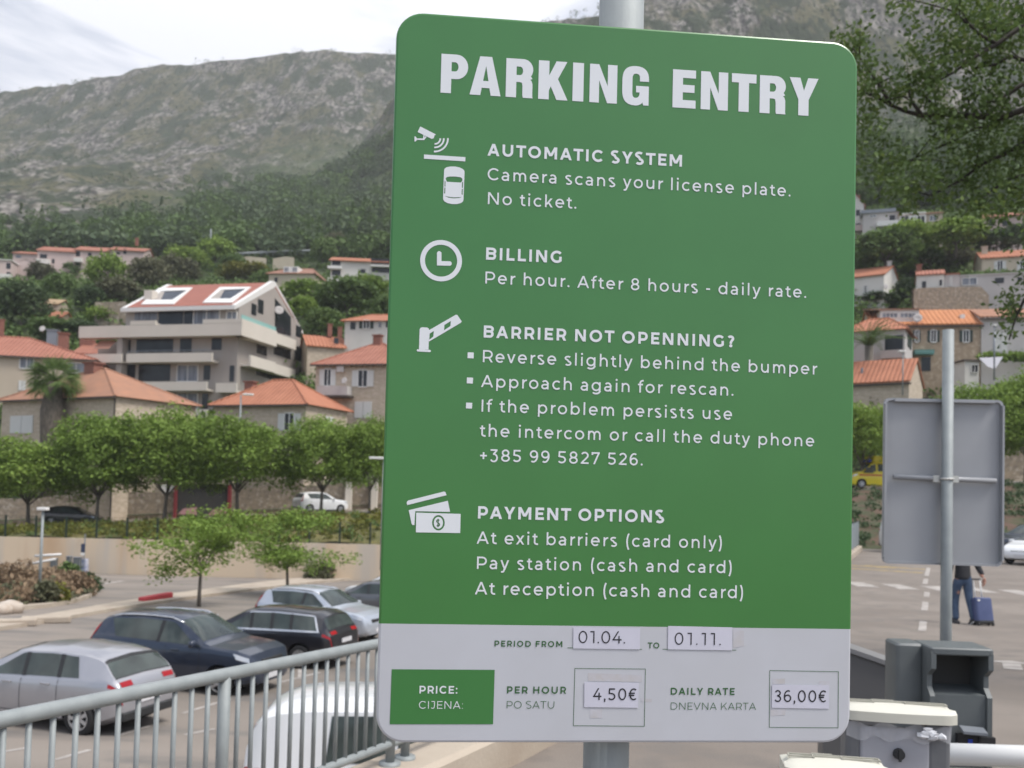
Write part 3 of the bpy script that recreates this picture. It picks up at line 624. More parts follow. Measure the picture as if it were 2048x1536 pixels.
# ---- the hills
HPX = lambda a: CX + a * F
def hor(px): return 986 + .0248 * (px - 1024)
def e_of(px, y): return (hor(px) - y) / F
def terrain_e(a, Y):
    px = HPX(a)
    xs_ = street_z(a * 77.5) + .15
    eL = interp(Y, [77.5, 90, 105, 125, 150, 185, 230, 300, 400, 520, 620, 720, 850], [(xs_ - 1.6) / 77.5, .058, .115, .175, .205, .215, .246, .272, .300, .325, .340, .37, .425])
    rid = e_of(px, interp(px, [-900, 0, 150, 300, 450, 560, 620, 700, 790, 900, 1000, 1200, 3000], [230, 170, 150, 118, 103, 92, 87, 92, 102, 125, 160, 220, 260]))
    if Y > 850: eL = interp(Y, [850, 950, 1500], [.425 + (rid - .475) * .8, rid, rid - .25])
    elif Y > 620: eL += (rid - .475) * .8 * (Y - 620) / 230
    eR = interp(Y, [77.5, 84, 92, 100, 118, 135, 160, 220, 300, 400, 500], [(xs_ - 1.6) / 77.5, .035, .07, .115, .205, .27, .305, .34, .38, .41, .43])
    sp = interp(px, [300, 520, 620, 700, 790, 900, 1040, 1220, 1310, 1600, 2048, 3000], [.25, .30, .335, .374, .437, .475, .512, .541, .556, .60, .66, .70])
    t = min(1, max(0, (px - 640) / 700)); t = t * t * (3 - 2 * t)
    e = eL + (eR - eL) * t
    if Y > 420:
        u = min(1, (Y - 420) / 200); s = e + (sp - e) * (u * u * (3 - 2 * u))
        if px > 560:
            if Y <= 620: e = max(e, s)
            else: e = max(eL, sp - (Y - 620) * .0009) if Y < 950 else max(eL, sp - .3)
    return e
def terr_z(X, Y): return 1.6 + terrain_e(X / Y, Y) * Y
AS = np.linspace(-1.0, 1.0, 420); YS = np.concatenate([np.geomspace(78.1, 400, 110), np.geomspace(404, 1500, 190)])
verts = []; cov = []
for Y in YS:
    for a in AS:
        X = a * Y; z = terr_z(X, Y); k = min(1, max(0, (Y - 150) / 300))
        p = Vector((X, Y * .42, z * .42)); q = p * .014
        nv = noise.fractal(q, .9, 2.1, 6) ; rg = 1 - abs(noise.noise(p * .03)) * 2
        dz = k * (nv * 11 + rg * 6.0 + noise.noise(p * .11) * 3.2) * (1 if Y < 900 else 1.1) * .8
        fade = 1.0
        e = terrain_e(a, Y); px = HPX(a)
        tl = interp(px, [-300, 0, 150, 330, 420, 560, 640, 720, 800, 1000, 1700, 2048], [.26, .262, .27, .30, .328, .352, .362, .375, .392, .40, .41, .42])
        cv = min(1, max(0, .5 + (tl - e) * 30 + nv * .35)); cov.append(cv)
        verts.append((X, Y, z + dz * (1 - .85 * cv) * (1 if Y < 820 else .5)))
n_a = len(AS); faces = [(i * n_a + j, i * n_a + j + 1, (i + 1) * n_a + j + 1, (i + 1) * n_a + j) for i in range(len(YS) - 1) for j in range(n_a - 1)]
me = bpy.data.meshes.new('hills'); me.from_pydata(verts, [], faces); me.polygons.foreach_set('use_smooth', [True] * len(faces))
at = me.attributes.new('cover', 'FLOAT', 'POINT'); at.data.foreach_set('value', cov)
hm = bpy.data.materials.new('limestone_hillside'); hm.use_nodes = True; t = hm.node_tree; b = t.nodes['Principled BSDF']; b.inputs['Roughness'].default_value = .95; b.inputs['Specular IOR Level'].default_value = .1
def nod(ty, **k):
    n = t.nodes.new(ty)
    for q_, v_ in k.items(): setattr(n, q_, v_)
    return n
tcn = nod('ShaderNodeTexCoord'); mpn = nod('ShaderNodeMapping'); mpn.inputs['Scale'].default_value = (1, .40, .40); mpn.inputs['Rotation'].default_value = (0, .25, .35); t.links.new(tcn.outputs['Object'], mpn.inputs['Vector'])
def nz_(s, d, lo, hi, c0=(0, 0, 0), c1=(1, 1, 1), dis=0):
    n = nod('ShaderNodeTexNoise'); n.inputs['Scale'].default_value = s; n.inputs['Detail'].default_value = d; n.inputs['Roughness'].default_value = .62; n.inputs['Distortion'].default_value = dis
    t.links.new(mpn.outputs['Vector'], n.inputs['Vector']); r = nod('ShaderNodeValToRGB'); r.color_ramp.elements[0].position = lo; r.color_ramp.elements[1].position = hi
    r.color_ramp.elements[0].color = (*c0, 1); r.color_ramp.elements[1].color = (*c1, 1); t.links.new(n.outputs['Fac'], r.inputs['Fac']); return r.outputs['Color']
def mix_(f, a_, b_):
    m = nod('ShaderNodeMix', data_type='RGBA'); t.links.new(f, m.inputs['Factor'])
    for s_i, v_ in (('A', a_), ('B', b_)):
        if isinstance(v_, tuple): m.inputs[s_i].default_value = (*v_, 1)
        else: t.links.new(v_, m.inputs[s_i])
    return m.outputs['Result']
rock = nz_(.30, 8, .40, .62, (.048, .046, .043), (.285, .265, .24)); grass = nz_(.05, 6, .35, .65, (.070, .074, .042), (.122, .114, .07))
c_ = mix_(nz_(.030, 11, .45, .55, dis=.9), grass, rock)
c_ = mix_(nz_(.055, 10, .515, .55), c_, (.046, .058, .036))
c_ = mix_(nz_(.35, 5, .53, .57), c_, (.036, .046, .030))
at_n = nod('ShaderNodeAttribute', attribute_name='cover')
c_ = mix_(at_n.outputs['Fac'], c_, nz_(.12, 5, .4, .6, (.05, .068, .035), (.09, .115, .055)))
t.links.new(c_, b.inputs['Base Color'])
bn = nod('ShaderNodeTexNoise'); bn.inputs['Scale'].default_value = .22; bn.inputs['Detail'].default_value = 8; t.links.new(mpn.outputs['Vector'], bn.inputs['Vector'])
bp = nod('ShaderNodeBump'); bp.inputs['Strength'].default_value = .9; bp.inputs['Distance'].default_value = 3.0; t.links.new(bn.outputs['Fac'], bp.inputs['Height']); t.links.new(bp.outputs['Normal'], b.inputs['Normal'])
me.materials.append(hm); hills = bpy.data.objects.new('hills', me); COL.objects.link(hills); struct(hills)
# ================================================================== vegetation
def foliage(name, c1, c2, c3, rough=.7):
    m = bpy.data.materials.new(name); m.use_nodes = True; t = m.node_tree; b = t.nodes['Principled BSDF']; b.inputs['Roughness'].default_value = rough; b.inputs['Specular IOR Level'].default_value = .25
    g = t.nodes.new('ShaderNodeNewGeometry'); r = t.nodes.new('ShaderNodeValToRGB'); e = r.color_ramp.elements
    e[0].position = 0; e[0].color = (*c1, 1); e[1].position = 1; e[1].color = (*c3, 1); k = e.new(.55); k.color = (*c2, 1)
    tc_ = t.nodes.new('ShaderNodeTexCoord'); n = t.nodes.new('ShaderNodeTexNoise'); n.inputs['Scale'].default_value = .9; n.inputs['Detail'].default_value = 2
    ob = t.nodes.new('ShaderNodeObjectInfo'); a = t.nodes.new('ShaderNodeMath'); a.operation = 'MULTIPLY_ADD'; a.inputs[1].default_value = .45
    a2 = t.nodes.new('ShaderNodeMath'); a2.operation = 'MULTIPLY_ADD'; a2.inputs[1].default_value = .55; a3 = t.nodes.new('ShaderNodeMath'); a3.operation = 'MULTIPLY_ADD'; a3.inputs[1].default_value = .25; a3.inputs[2].default_value = -.12
    L = t.links.new; L(tc_.outputs['Object'], n.inputs['Vector']); L(ob.outputs['Random'], a3.inputs[0]); L(n.outputs['Fac'], a2.inputs[0]); L(a3.outputs[0], a2.inputs[2])
    L(g.outputs['Random Per Island'], a.inputs[0]); L(a2.outputs[0], a.inputs[2]); L(a.outputs[0], r.inputs['Fac']); L(r.outputs['Color'], b.inputs['Base Color'])
    tr = t.nodes.new('ShaderNodeBsdfTranslucent'); L(r.outputs['Color'], tr.inputs['Color']); ms = t.nodes.new('ShaderNodeMixShader'); ms.inputs[0].default_value = .28
    L(b.outputs[0], ms.inputs[1]); L(tr.outputs[0], ms.inputs[2]); L(ms.outputs[0], t.nodes['Material Output'].inputs['Surface'])
    return m
folBright = foliage('bright_leaves', (.11, .175, .033), (.205, .305, .058), (.32, .41, .095))
folMid = foliage('green_leaves', (.07, .115, .04), (.125, .195, .06), (.20, .27, .08))
folDark = foliage('dark_evergreen_leaves', (.038, .066, .032), (.066, .104, .045), (.11, .155, .06))
folOlive = foliage('olive_scrub_leaves', (.085, .095, .055), (.135, .14, .08), (.19, .18, .11))
folOak = foliage('oak_leaves', (.05, .08, .028), (.095, .15, .045), (.24, .30, .07))
folYel = foliage('yellow_shrub_leaves', (.09, .11, .02), (.17, .17, .03), (.24, .23, .05))
folRust = foliage('rusty_grass', (.17, .125, .08), (.29, .205, .13), (.36, .28, .18))
folPine = foliage('pine_needles', (.062, .094, .056), (.098, .142, .074), (.15, .20, .095))
barkM = mat('grey_bark', (.10, .085, .07), (.17, .15, .125), scale=8, rough=.9, stretch=(1, 1, .2), bump=.4, bscale=20)
barkD = mat('dark_bark', (.022, .019, .016), (.045, .038, .03), scale=12, rough=.95, stretch=(1, 1, .3))

def leaves_np(cent, nper, cr, size, rs, up=.35, flat=1.0):
    """many small four-cornered leaves round each clump centre -> (verts, quads)"""
    cent = np.repeat(cent, nper, 0); n = len(cent)
    p = cent + rs.normal(0, 1, (n, 3)) * (np.array(cr) if np.ndim(cr) else cr) * np.array((1, 1, flat))
    nr = rs.normal(0, 1, (n, 3)); nr[:, 2] = np.abs(nr[:, 2]) + up; nr /= np.linalg.norm(nr, axis=1)[:, None]
    t = np.cross(nr, rs.normal(0, 1, (n, 3))); t /= np.linalg.norm(t, axis=1)[:, None]; b = np.cross(nr, t)
    s = size * rs.uniform(.6, 1.35, (n, 1)); w = s * .55
    v = np.stack([p - t * s, p + b * w + nr * w * .25, p + t * s, p - b * w + nr * w * .25], 1).reshape(-1, 3)
    return v
def quads_mesh(name, v, m):
    n = len(v) // 4; me = bpy.data.meshes.new(name); me.vertices.add(len(v)); me.vertices.foreach_set('co', v.astype(np.float32).ravel())
    me.loops.add(n * 4); me.loops.foreach_set('vertex_index', np.arange(n * 4, dtype=np.int32)); me.polygons.add(n)
    me.polygons.foreach_set('loop_start', np.arange(0, n * 4, 4, dtype=np.int32)); me.update(calc_edges=True); me.validate()
    me.materials.append(m); return me
def crown_v(rx, rz, nc, nper, cr, size, seed, lump=.3, inner=.45, flat=.75, droop=0):
    rs = np.random.RandomState(seed); d = rs.normal(0, 1, (nc, 3)); d /= np.linalg.norm(d, axis=1)[:, None]
    d[:, 2] = np.where(d[:, 2] < -.55, -d[:, 2], d[:, 2])
    lob = rs.normal(0, 1, (9, 3)); lob /= np.linalg.norm(lob, axis=1)[:, None]
    k = 1 - lump + lump * 1.15 * np.clip((d @ lob.T), 0, 1).max(1) ** 2
    r = (inner + (1 - inner) * rs.uniform(0, 1, nc) ** .45) * k
    c = d * r[:, None] * np.array((rx, rx, rz)); c[:, 2] += rz * .02 - droop * (c[:, 0] ** 2 + c[:, 1] ** 2) / rx ** 2
    return leaves_np(c, nper, cr, size, rs, flat=flat)
def lobed_v(seed):
    rs = np.random.RandomState(seed); c = []
    for _ in range(30):
        a = rs.uniform(0, 6.28); q = rs.uniform(.2, 1.95); z = rs.uniform(-1.25, 1.75 - .55 * q); o = np.array((cos(a) * q, sin(a) * q, z)); k = rs.randint(3, 8); c += [o + rs.normal(0, 1, 3) * np.array((.30, .30, .16)) for _ in range(k)]
    return leaves_np(np.array(c), 38, .19, .068, rs, flat=.75)
def trunk_mb(h, r, top, seed, nl=5, lean=.04):
    rg = random.Random(seed); mb = MB(); lx, ly = rg.uniform(-lean, lean) * h, rg.uniform(-lean, lean) * h
    mb.tube([(0, 0, -.3), (lx * .3, ly * .3, h * .4), (lx, ly, h)], [r * 1.25, r, r * .75], 8)
    for i in range(nl):
        a = i * 2 * pi / nl + rg.uniform(-.4, .4); q = top * rg.uniform(.55, .85); up = top * rg.uniform(.5, 1.0)
        p0 = Vector((lx, ly, h * rg.uniform(.85, 1))); p2 = p0 + Vector((cos(a) * q, sin(a) * q, up)); p1 = p0.lerp(p2, .5) + Vector((0, 0, up * .12))
        mb.tube([p0, p1, p2], [r * .55, r * .36, r * .12], 5)
        for j in range(2):
            b = a + rg.uniform(-1, 1); p3 = p1 + Vector((cos(b), sin(b), .8)) * top * .35; mb.tube([p1, p3], [r * .25, r * .08], 4)
    return mb
PROTO = {}
def proto(kind):
    """(crown mesh, trunk mesh) for a tree of width 1 x height 1 unit box is avoided: each is at real size, then scaled"""
    if kind in PROTO: return PROTO[kind]
    k, s = kind
    if k == 'street': v = crown_v(3.9, 3.45, 470, 46, .33, .115, 40 + s, .62, .3); z, m, tr = 3.85, folBright, trunk_mb(1.9, .12, 2.4, s, 7)
    elif k == 'young': v = lobed_v(60 + s); z, m, tr = 2.75, folBright, trunk_mb(1.5, .06, 1.4, s, 6)
    elif k in ('bright', 'mid', 'dark', 'olive', 'yellow'):
        v = crown_v(3.2, 2.6, 150, 22, .38, .26, 80 + s, .30); z = 3.1; m = {'bright': folBright, 'mid': folMid, 'dark': folDark, 'olive': folOlive, 'yellow': folYel}[k]; tr = trunk_mb(1.8, .16, 2.0, s, 4)
    v = v + np.array((0, 0, z)); PROTO[kind] = (quads_mesh('crown', v, m), tr)
    me_t = tr.build('trunk', barkM, None, True); mesh = me_t.data; bpy.data.objects.remove(me_t); PROTO[kind] = (PROTO[kind][0], mesh); return PROTO[kind]
def tree(kind, loc, sx, sz, label, group=None, rz=None, name=None, cat='tree'):
    cm, tm = proto(kind); t = thing(name or 'broadleaf_tree', label, cat, loc, rz if rz is not None else RNG.uniform(0, 6.28), group); t.scale = (sx, sx, sz)
    for nm, me in (('trunk', tm), ('crown', cm)):
        o = bpy.data.objects.new(nm, me); COL.objects.link(o); o.parent = t
    return t
def at_X(px, Y): return (px - CX) / F * Y
def Yterr(px, py):
    a = (px - CX) / F
    e = e_of(px, py)
    for Y in np.linspace(78.2, 420, 700):
        if terrain_e(a, Y) >= e: return float(Y)
    return 420.0

# ---- plane trees along the street (crown width 6.2 m, height 7.5 m at scale 1)
for i, (px, top, wpx, lb) in enumerate(((62, 868, 185, 'street tree at the left edge of the photo, in front of the palm house'), (198, 838, 165, 'street tree whose trunk stands over the parked black hatchback'), (333, 826, 175, 'street tree in front of the white bay beside the red post'), (478, 826, 190, 'broad street tree in front of the low house with the hipped roof'), (645, 842, 150, 'street tree beside the white car parked uphill'), (742, 846, 120, 'street tree partly hidden by the left edge of the big sign'),
        (1725, 788, 150, 'yellow-green street tree between the big sign and the ambulance'), (1962, 778, 150, 'yellow-green street tree right of the steel pole'), (2052, 752, 150, 'dark-topped street tree at the right edge above the stone wall'))):
    Y = 70.2 if px < 1000 else 71.5; X = (px - CX) / F * Y; z0 = street_z(X) + .05
    ztop = 1.6 + e_of(px, top) * Y; tree(('street', i % 3), (X, Y, z0), 1.12 * wpx / ppm(Y) / 6.4, (ztop - z0) / 7.3, 'leafy ' + lb, 'trees along the street', name='street_tree')
# ---- two young trees in the lower car park
for i, (px, py, Y, top, wpx, lb) in enumerate(((408, 1212, 40, 1003, 225, 'young tree with thin trunk standing behind the blue car'), (584, 1168, 47, 1012, 205, 'young tree behind the silver crossover car'))):
    X = (px - CX) / F * Y; z0 = lot_z(Y); ztop = 1.6 + e_of(px, top) * Y
    tree(('young', i), (X, Y, z0), wpx / ppm(Y) / 3.7, (ztop - z0) / 4.35, lb, 'young trees in the car park', name='young_tree')
# ---- trees among the houses on the hillside: centre px, py, width, height, kind, label
HT = [
 (200, 546, 76, 72, 'bright', 'bright round tree below the middle of the long pink terrace'), (238, 532, 66, 60, 'dark', 'dark tree below the right half of the pink terrace'),
 (284, 552, 76, 70, 'olive', 'grey-green bush-like tree right of the pink terrace garden'), (338, 545, 84, 64, 'olive', 'olive scrubby tree above the skylight roof'),
 (362, 518, 86, 50, 'bright', 'wide bright tree right of the pink terrace gable'), (373, 488, 64, 46, 'mid', 'mid green tree at the foot of the forest near the lone pole'),
 (418, 508, 74, 62, 'bright', 'bright tree just below the lone pole'), (452, 532, 60, 50, 'mid', 'mid green tree left of the stone house with the dormer'),
 (478, 548, 104, 44, 'yellow', 'yellow-green shrubby tree left of the stone house with the dormer'), (104, 576, 62, 56, 'mid', 'mid green tree above the little ruined farmhouse'),
 (30, 612, 104, 92, 'dark', 'big dark tree at the left edge above the red roofs'), (166, 604, 62, 58, 'dark', 'dark tree right of the little ruined farmhouse'),
 (222, 586, 88, 58, 'olive', 'olive tree behind the left end of the skylight roof'), (70, 548, 60, 46, 'olive', 'thin grey tree in front of the lower pink house'),
 (130, 545, 50, 40, 'mid', 'small green tree under the pink terrace'), (300, 600, 60, 40, 'mid', 'tree half hidden by the left slope of the skylight roof'),
 (197, 634, 66, 40, 'bright', 'bright low tree left of the top balcony'), (94, 662, 90, 46, 'mid', 'green tree behind the red roof with the white dish'),
 (152, 664, 72, 44, 'dark', 'dark tree behind the brick chimneys'), (632, 504, 52, 60, 'mid', 'green tree right of the guard rail'), (656, 492, 44, 56, 'olive', 'greyish tree left of the white house with orange roof'),
 (602, 588, 96, 54, 'bright', 'round bright tree right of the dormer house'), (596, 618, 62, 54, 'bright', 'bright tree touching the apartment gable'),
 (686, 600, 130, 76, 'mid', 'wide green tree under the white house with balconies'), (722, 578, 100, 52, 'bright', 'bright canopy in front of the white house with balconies'),
 (748, 556, 76, 44, 'dark', 'dark tree covering the foot of the white balcony house'), (640, 650, 80, 60, 'mid', 'green tree behind the small gabled stone house'),
 (634, 716, 54, 66, 'dark', 'dark narrow tree between the apartment block and the stone house'), (762, 620, 60, 60, 'mid', 'tree at the left edge of the big sign above the tile-roofed villa'),
 (722, 688, 40, 34, 'dark', 'small dark tree in front of the villa with the dark shutters'), (672, 690, 50, 30, 'mid', 'low tree at the foot of the small gabled stone house'), (520, 560, 60, 40, 'mid', 'tree behind the ridge of the apartment block'),
 (1768, 498, 122, 78, 'mid', 'large round tree right beside the big sign on the hillside'), (1811, 466, 92, 56, 'bright', 'bright domed tree in front of the grey-roofed house'),
 (1909, 467, 112, 66, 'bright', 'bright domed tree right of the white and red house'), (1912, 512, 72, 50, 'olive', 'grey-green tree left of the cream house'),
 (1842, 514, 76, 50, 'mid', 'mid green tree above the small red-roofed shed'), (1992, 476, 78, 50, 'dark', 'dark tree above the cream house'), (2034, 468, 60, 50, 'dark', 'dark tree at the right edge above the cream house'),
 (1716, 524, 46, 48, 'mid', 'tree cut by the right edge of the big sign on the hill'), (1818, 536, 40, 30, 'bright', 'small bright tree left of the small red-roofed shed'),
 (1814, 584, 54, 50, 'dark', 'dark bush-like tree right of the white gabled house'), (1854, 600, 44, 28, 'mid', 'low green tree above the orange tiled row'),
 (1907, 591, 62, 30, 'yellow', 'yellow-green shrub on the rubble terrace wall'), (1750, 600, 84, 26, 'dark', 'dark low tree in front of the white gabled house'),
 (1996, 588, 84, 40, 'dark', 'dense dark hedge-like tree under the vine terrace'), (1917, 694, 46, 62, 'dark', 'dark tree climbing the stone row house'), (1882, 726, 54, 54, 'yellow', 'yellow-green tree behind the steel pole'),
 (2000, 735, 90, 44, 'olive', 'olive shrub-like tree under the white sail'), ]
for i, (px, py, w_, h_, k, lb) in enumerate(HT):
    Y = Yterr(px, py + h_ * .5); up = px > 1700 and py < 500; Y = min(Y, 120 + (px % 7)) if up else Y; X = (px - CX) / F * Y; s = 1.04 * w_ / ppm(Y) / 6.4; sz = 1.04 * h_ / ppm(Y) / 5.3
    tree((k, i % 3), (X, Y, 1.6 + e_of(px, py + h_ * .5) * Y - .5 if up else terr_z(X, Y) - .35 * sz), s, sz, lb, 'trees among the houses')
tree(('olive', 0), (at_X(1742, 89), 89, terr_z(at_X(1742, 89), 89) - 1), .78, 1.05, 'olive bushy tree at the foot of the date palm', 'trees among the houses')
# ---- forest and scrub: nobody could count them
def mass(name, spec, seed, m, label):
    rs = np.random.RandomState(seed); out = []
    for (X, Y, z, w_, h_, n, cone) in spec:
        d = rs.normal(0, 1, (n, 3)); d /= np.linalg.norm(d, axis=1)[:, None]; d *= rs.uniform(.45, 1, (n, 1)) ** .5
        if cone: u = rs.uniform(0, 1, n) ** 1.5; a = rs.uniform(0, 6.28, n); r = (1 - u) * rs.uniform(.5, 1, n); c = np.stack([r * np.cos(a) * w_ / 2, r * np.sin(a) * w_ / 2, u * h_], 1)
        else: c = d * np.array((w_ / 2, w_ / 2, h_ * .42)) + np.array((0, 0, h_ * .52))
        out.append(leaves_np(c + np.array((X, Y, z)), 1, .01, max(.30, w_ * .088), rs, .5))
    me = quads_mesh(name, np.concatenate(out), m); o = bpy.data.objects.new(name, me); COL.objects.link(o); o['kind'] = 'stuff'; o['label'] = label; o['category'] = 'woodland'; return o
rg = random.Random(5); sp1, sp2, sp3 = [], [], []
for _ in range(7500):
    px = rg.uniform(-260, 2320); 
    if 850 < px < 1640 and rg.random() < .55: continue
    Y = rg.uniform(200, 600) if px < 1300 else rg.uniform(150, 430); a = (px - CX) / F; X = a * Y; e = terrain_e(a, Y)
    tl = interp(px, [-300, 0, 150, 330, 420, 560, 640, 720, 800, 1000, 1700, 2048], [.245, .248, .256, .288, .316, .338, .358, .372, .392, .40, .40, .41])
    nv = noise.noise(Vector((X * .012, Y * .012, 0)))
    lo = .243 if px < 900 else .318
    if e < lo or e > tl + nv * .03 + .035: continue
    edge = e > tl + nv * .03 - .012
    if edge and rg.random() < .72: continue
    z = terr_z(X, Y) - .6; w_ = rg.uniform(3, 6) if edge else rg.uniform(5, 10.5); cone = rg.random() < (.30 if (e < lo + .03 and px > 500) else .04)
    h_ = w_ * (rg.uniform(1.2, 1.7) if cone else rg.uniform(.75, 1.05))
    (sp1 if rg.random() < .5 else sp2).append((X, Y, z, w_ * (.6 if cone else 1), h_, int(230 if Y < 330 else 140), cone))
mass('forest', sp1, 1, folPine, 'dark pine forest covering the lower mountain slope'); mass('forest', sp2, 2, folMid, 'greener broadleaf trees mixed into the mountain forest')
for _ in range(5200):
    px = rg.uniform(-100, 2150); Y = rg.uniform(330, 960); a = (px - CX) / F; X = a * Y
    if 850 < px < 1020 or (1300 < px < 1640 and rg.random() < .9): continue
    nv = noise.noise(Vector((X * .02, Y * .02, 3)))
    if nv < rg.uniform(-.45, .45): continue
    w_ = rg.uniform(2.5, 8); sp3.append((X, Y, terr_z(X, Y) + 1.2, w_, w_ * .7, 26, False))
mass('scrub', sp3, 3, folDark, 'dark scrub dotted over the limestone slope')
# understorey among the houses
sp4 = []
for _ in range(4300):
    px = rg.uniform(-120, 2200); Y = rg.uniform(80, 250) if px < 1300 else rg.uniform(80, 170)
    X = (px - CX) / F * Y; w_ = rg.uniform(1.4, 4.4); sp4.append((X, Y, terr_z(X, Y) - .3, w_, w_ * .75, 40, False))
mass('undergrowth', sp4, 4, folMid, 'green undergrowth between the hillside houses')
# ---- bank plants
def tufts(name, pts, size, m, seed, nper, label, up=1.0, cr=.22, cat='plants'):
    rs = np.random.RandomState(seed); me = quads_mesh(name, leaves_np(np.array(pts), nper, cr, size, rs, .1, .6), m)
    o = bpy.data.objects.new(name, me); COL.objects.link(o); o['kind'] = 'stuff'; o['label'] = label; o['category'] = cat; return o
bz = lambda x, Y: (-2.0 + .0035 * (x + 30)) + (street_z(x) + .02 - (-2.0 + .0035 * (x + 30))) * min(1, (Y - 60.2) / 8.3) ** .8
pts = [(x, Y, bz(x, Y) + .1) for x, Y in [(rg.uniform(-45, 5), rg.uniform(60.4, 68.4)) for _ in range(900)]]
tufts('bank_plants', pts[:720], .13, folYel, 6, 34, 'yellowish ground cover on the grassy bank'); tufts('bank_plants', pts[720:], .13, folMid, 7, 34, 'greener ground cover on the grassy bank')
ez = lambda x, Y: -.95 + (street_z(x) + .95) * min(1, max(0, (Y - 49.6)) / 15.5) ** .75
pts = [(x, Y, ez(x, Y) + .1) for x, Y in [(rg.uniform(18, 45), rg.uniform(50, 66)) for _ in range(420)]]
tufts('bank_plants', pts, .12, folDark, 8, 24, 'dull green plants on the red earth bank')

# ---- oak whose boughs hang into the top right corner
BO = [[(2300, 330), (2170, 255), (2048, 219), (2008, 234), (1940, 232), (1877, 227), (1844, 231), (1815, 224), (1781, 210), (1755, 196), (1732, 186)],
      [(2300, 120), (2150, 60), (2048, 52), (2003, 61), (1970, 57), (1942, 50), (1918, 40)], [(2170, 20), (2048, 50), (1994, 88), (1953, 112), (1907, 145), (1880, 160)],
      [(2048, 219), (2008, 238), (1986, 252), (1948, 257), (1907, 282), (1866, 300), (1817, 322), (1787, 325)], [(2300, 330), (2150, 260), (2048, 285), (2008, 309), (1964, 328), (1921, 361), (1893, 375), (1860, 392)],
      [(2200, 120), (2048, 167), (2013, 189), (1989, 203), (1970, 205)], [(2300, 330), (2150, 335), (2048, 350), (2019, 358), (1985, 380), (1960, 398)], [(2300, 120), (2120, 130), (2048, 120), (2020, 112), (1990, 130), (1950, 136)],
      [(1844, 231), (1825, 205), (1818, 190), (1822, 160)], [(1960, 235), (1912, 255), (1880, 262)], [(1781, 210), (1765, 180), (1745, 150), (1722, 118), (1705, 96)], [(1880, 226), (1865, 208), (1840, 185), (1832, 160)],
      [(2300, 330), (2180, 480), (2090, 560), (2048, 600), (2030, 640), (2018, 680)], [(1994, 88), (1960, 70), (1935, 45), (1900, 20), (1850, 6)]]
oy = lambda i: 10.0 + .45 * sin(i * 2.3)
tx = P(2480, 700, 10.2); tz = road_z(10.2)
oak = thing('oak_tree', 'oak tree whose leafy boughs hang into the top right corner', 'tree', (tx.x, tx.y, tz))
mb = MB(); crown_c = []
fork = Vector((tx.x - .2, tx.y, 4.0)); mb.tube([(tx.x, tx.y, tz - .2), (tx.x + .05, tx.y, 2.0), fork], [.24, .19, .16], 9)
for i, br in enumerate(BO):
    pts = [P(x, y, oy(i)) for x, y in br]; n = len(pts)
    if br[0][0] > 2100: pts = [fork] + pts; n += 1
    r0 = .052 if i in (0,) else (.038 if br[0][0] > 2100 else .022)
    mb.tube(pts, [max(.008, r0 * (1 - .8 * j / (n - 1))) for j in range(n)], 6)
    for j in range(n - 1):
        a, b = pts[j], pts[j + 1]
        for _ in range(int((b - a).length / .26) + 1):
            q = a.lerp(b, rg.random())
            if q.x > 7.2: continue
            d = Vector((rg.gauss(0, 1), rg.gauss(0, .8), rg.gauss(.15, .9))).normalized() * rg.uniform(.12, .5); e_ = q + d
            mb.tube([q, q + d * .5 + Vector((0, 0, .03)), e_], [.009, .006, .003], 4); crown_c.append(tuple(e_)); crown_c.append(tuple(q + d * .6))
mb.build('trunk', barkD, oak, True, world=True)
for x, y, r_ in ((1700, 85, 22), (1722, 100, 25), (1740, 150, 28), (1735, 200, 30), (1745, 255, 26), (1740, 300, 34), (1760, 325, 36), (1800, 350, 40), (1835, 385, 44), (1770, 380, 26), (1850, 345, 36), (1990, 25, 55), (1960, 95, 45), (2030, 100, 45), (1900, 60, 30), (1925, 8, 40), (1875, 120, 26), (1835, 85, 22), (1845, 150, 24), (2035, 170, 36), (1960, 190, 40), (2000, 280, 45), (1940, 305, 45), (2030, 330, 40), (1885, 330, 44), (2005, 395, 40), (1960, 425, 26), (1925, 400, 30), (1900, 250, 30), (1865, 200, 26), (2040, 415, 30), (2030, 610, 26), (2015, 665, 14), (1800, 8, 18), (1995, 440, 14)):
    for _ in range(int(r_ * (.30 if y < 270 else .20))):
        a = rg.uniform(0, 6.28); q = r_ * sqrt(rg.random()) * 1.15; p = P(x + q * cos(a), y + q * sin(a), 10 + rg.gauss(0, .45)); crown_c.append(tuple(p))
rs = np.random.RandomState(9); v = leaves_np(np.array(crown_c), 24, .075, .032, rs, .25) - np.array((tx.x, tx.y, tz))
o = bpy.data.objects.new('crown', quads_mesh('crown', v, folOak)); COL.objects.link(o); o.parent = oak
# the rest of its crown, outside the frame
c = [(tx.x + rg.gauss(.6, 1.2), tx.y + rg.gauss(.5, 1.3), rg.uniform(5.2, 8.6)) for _ in range(420)]
v = leaves_np(np.array(c), 26, .2, .05, rs, .25) - np.array((tx.x, tx.y, tz)); o = bpy.data.objects.new('crown', quads_mesh('crown', v, folOak)); COL.objects.link(o); o.parent = oak

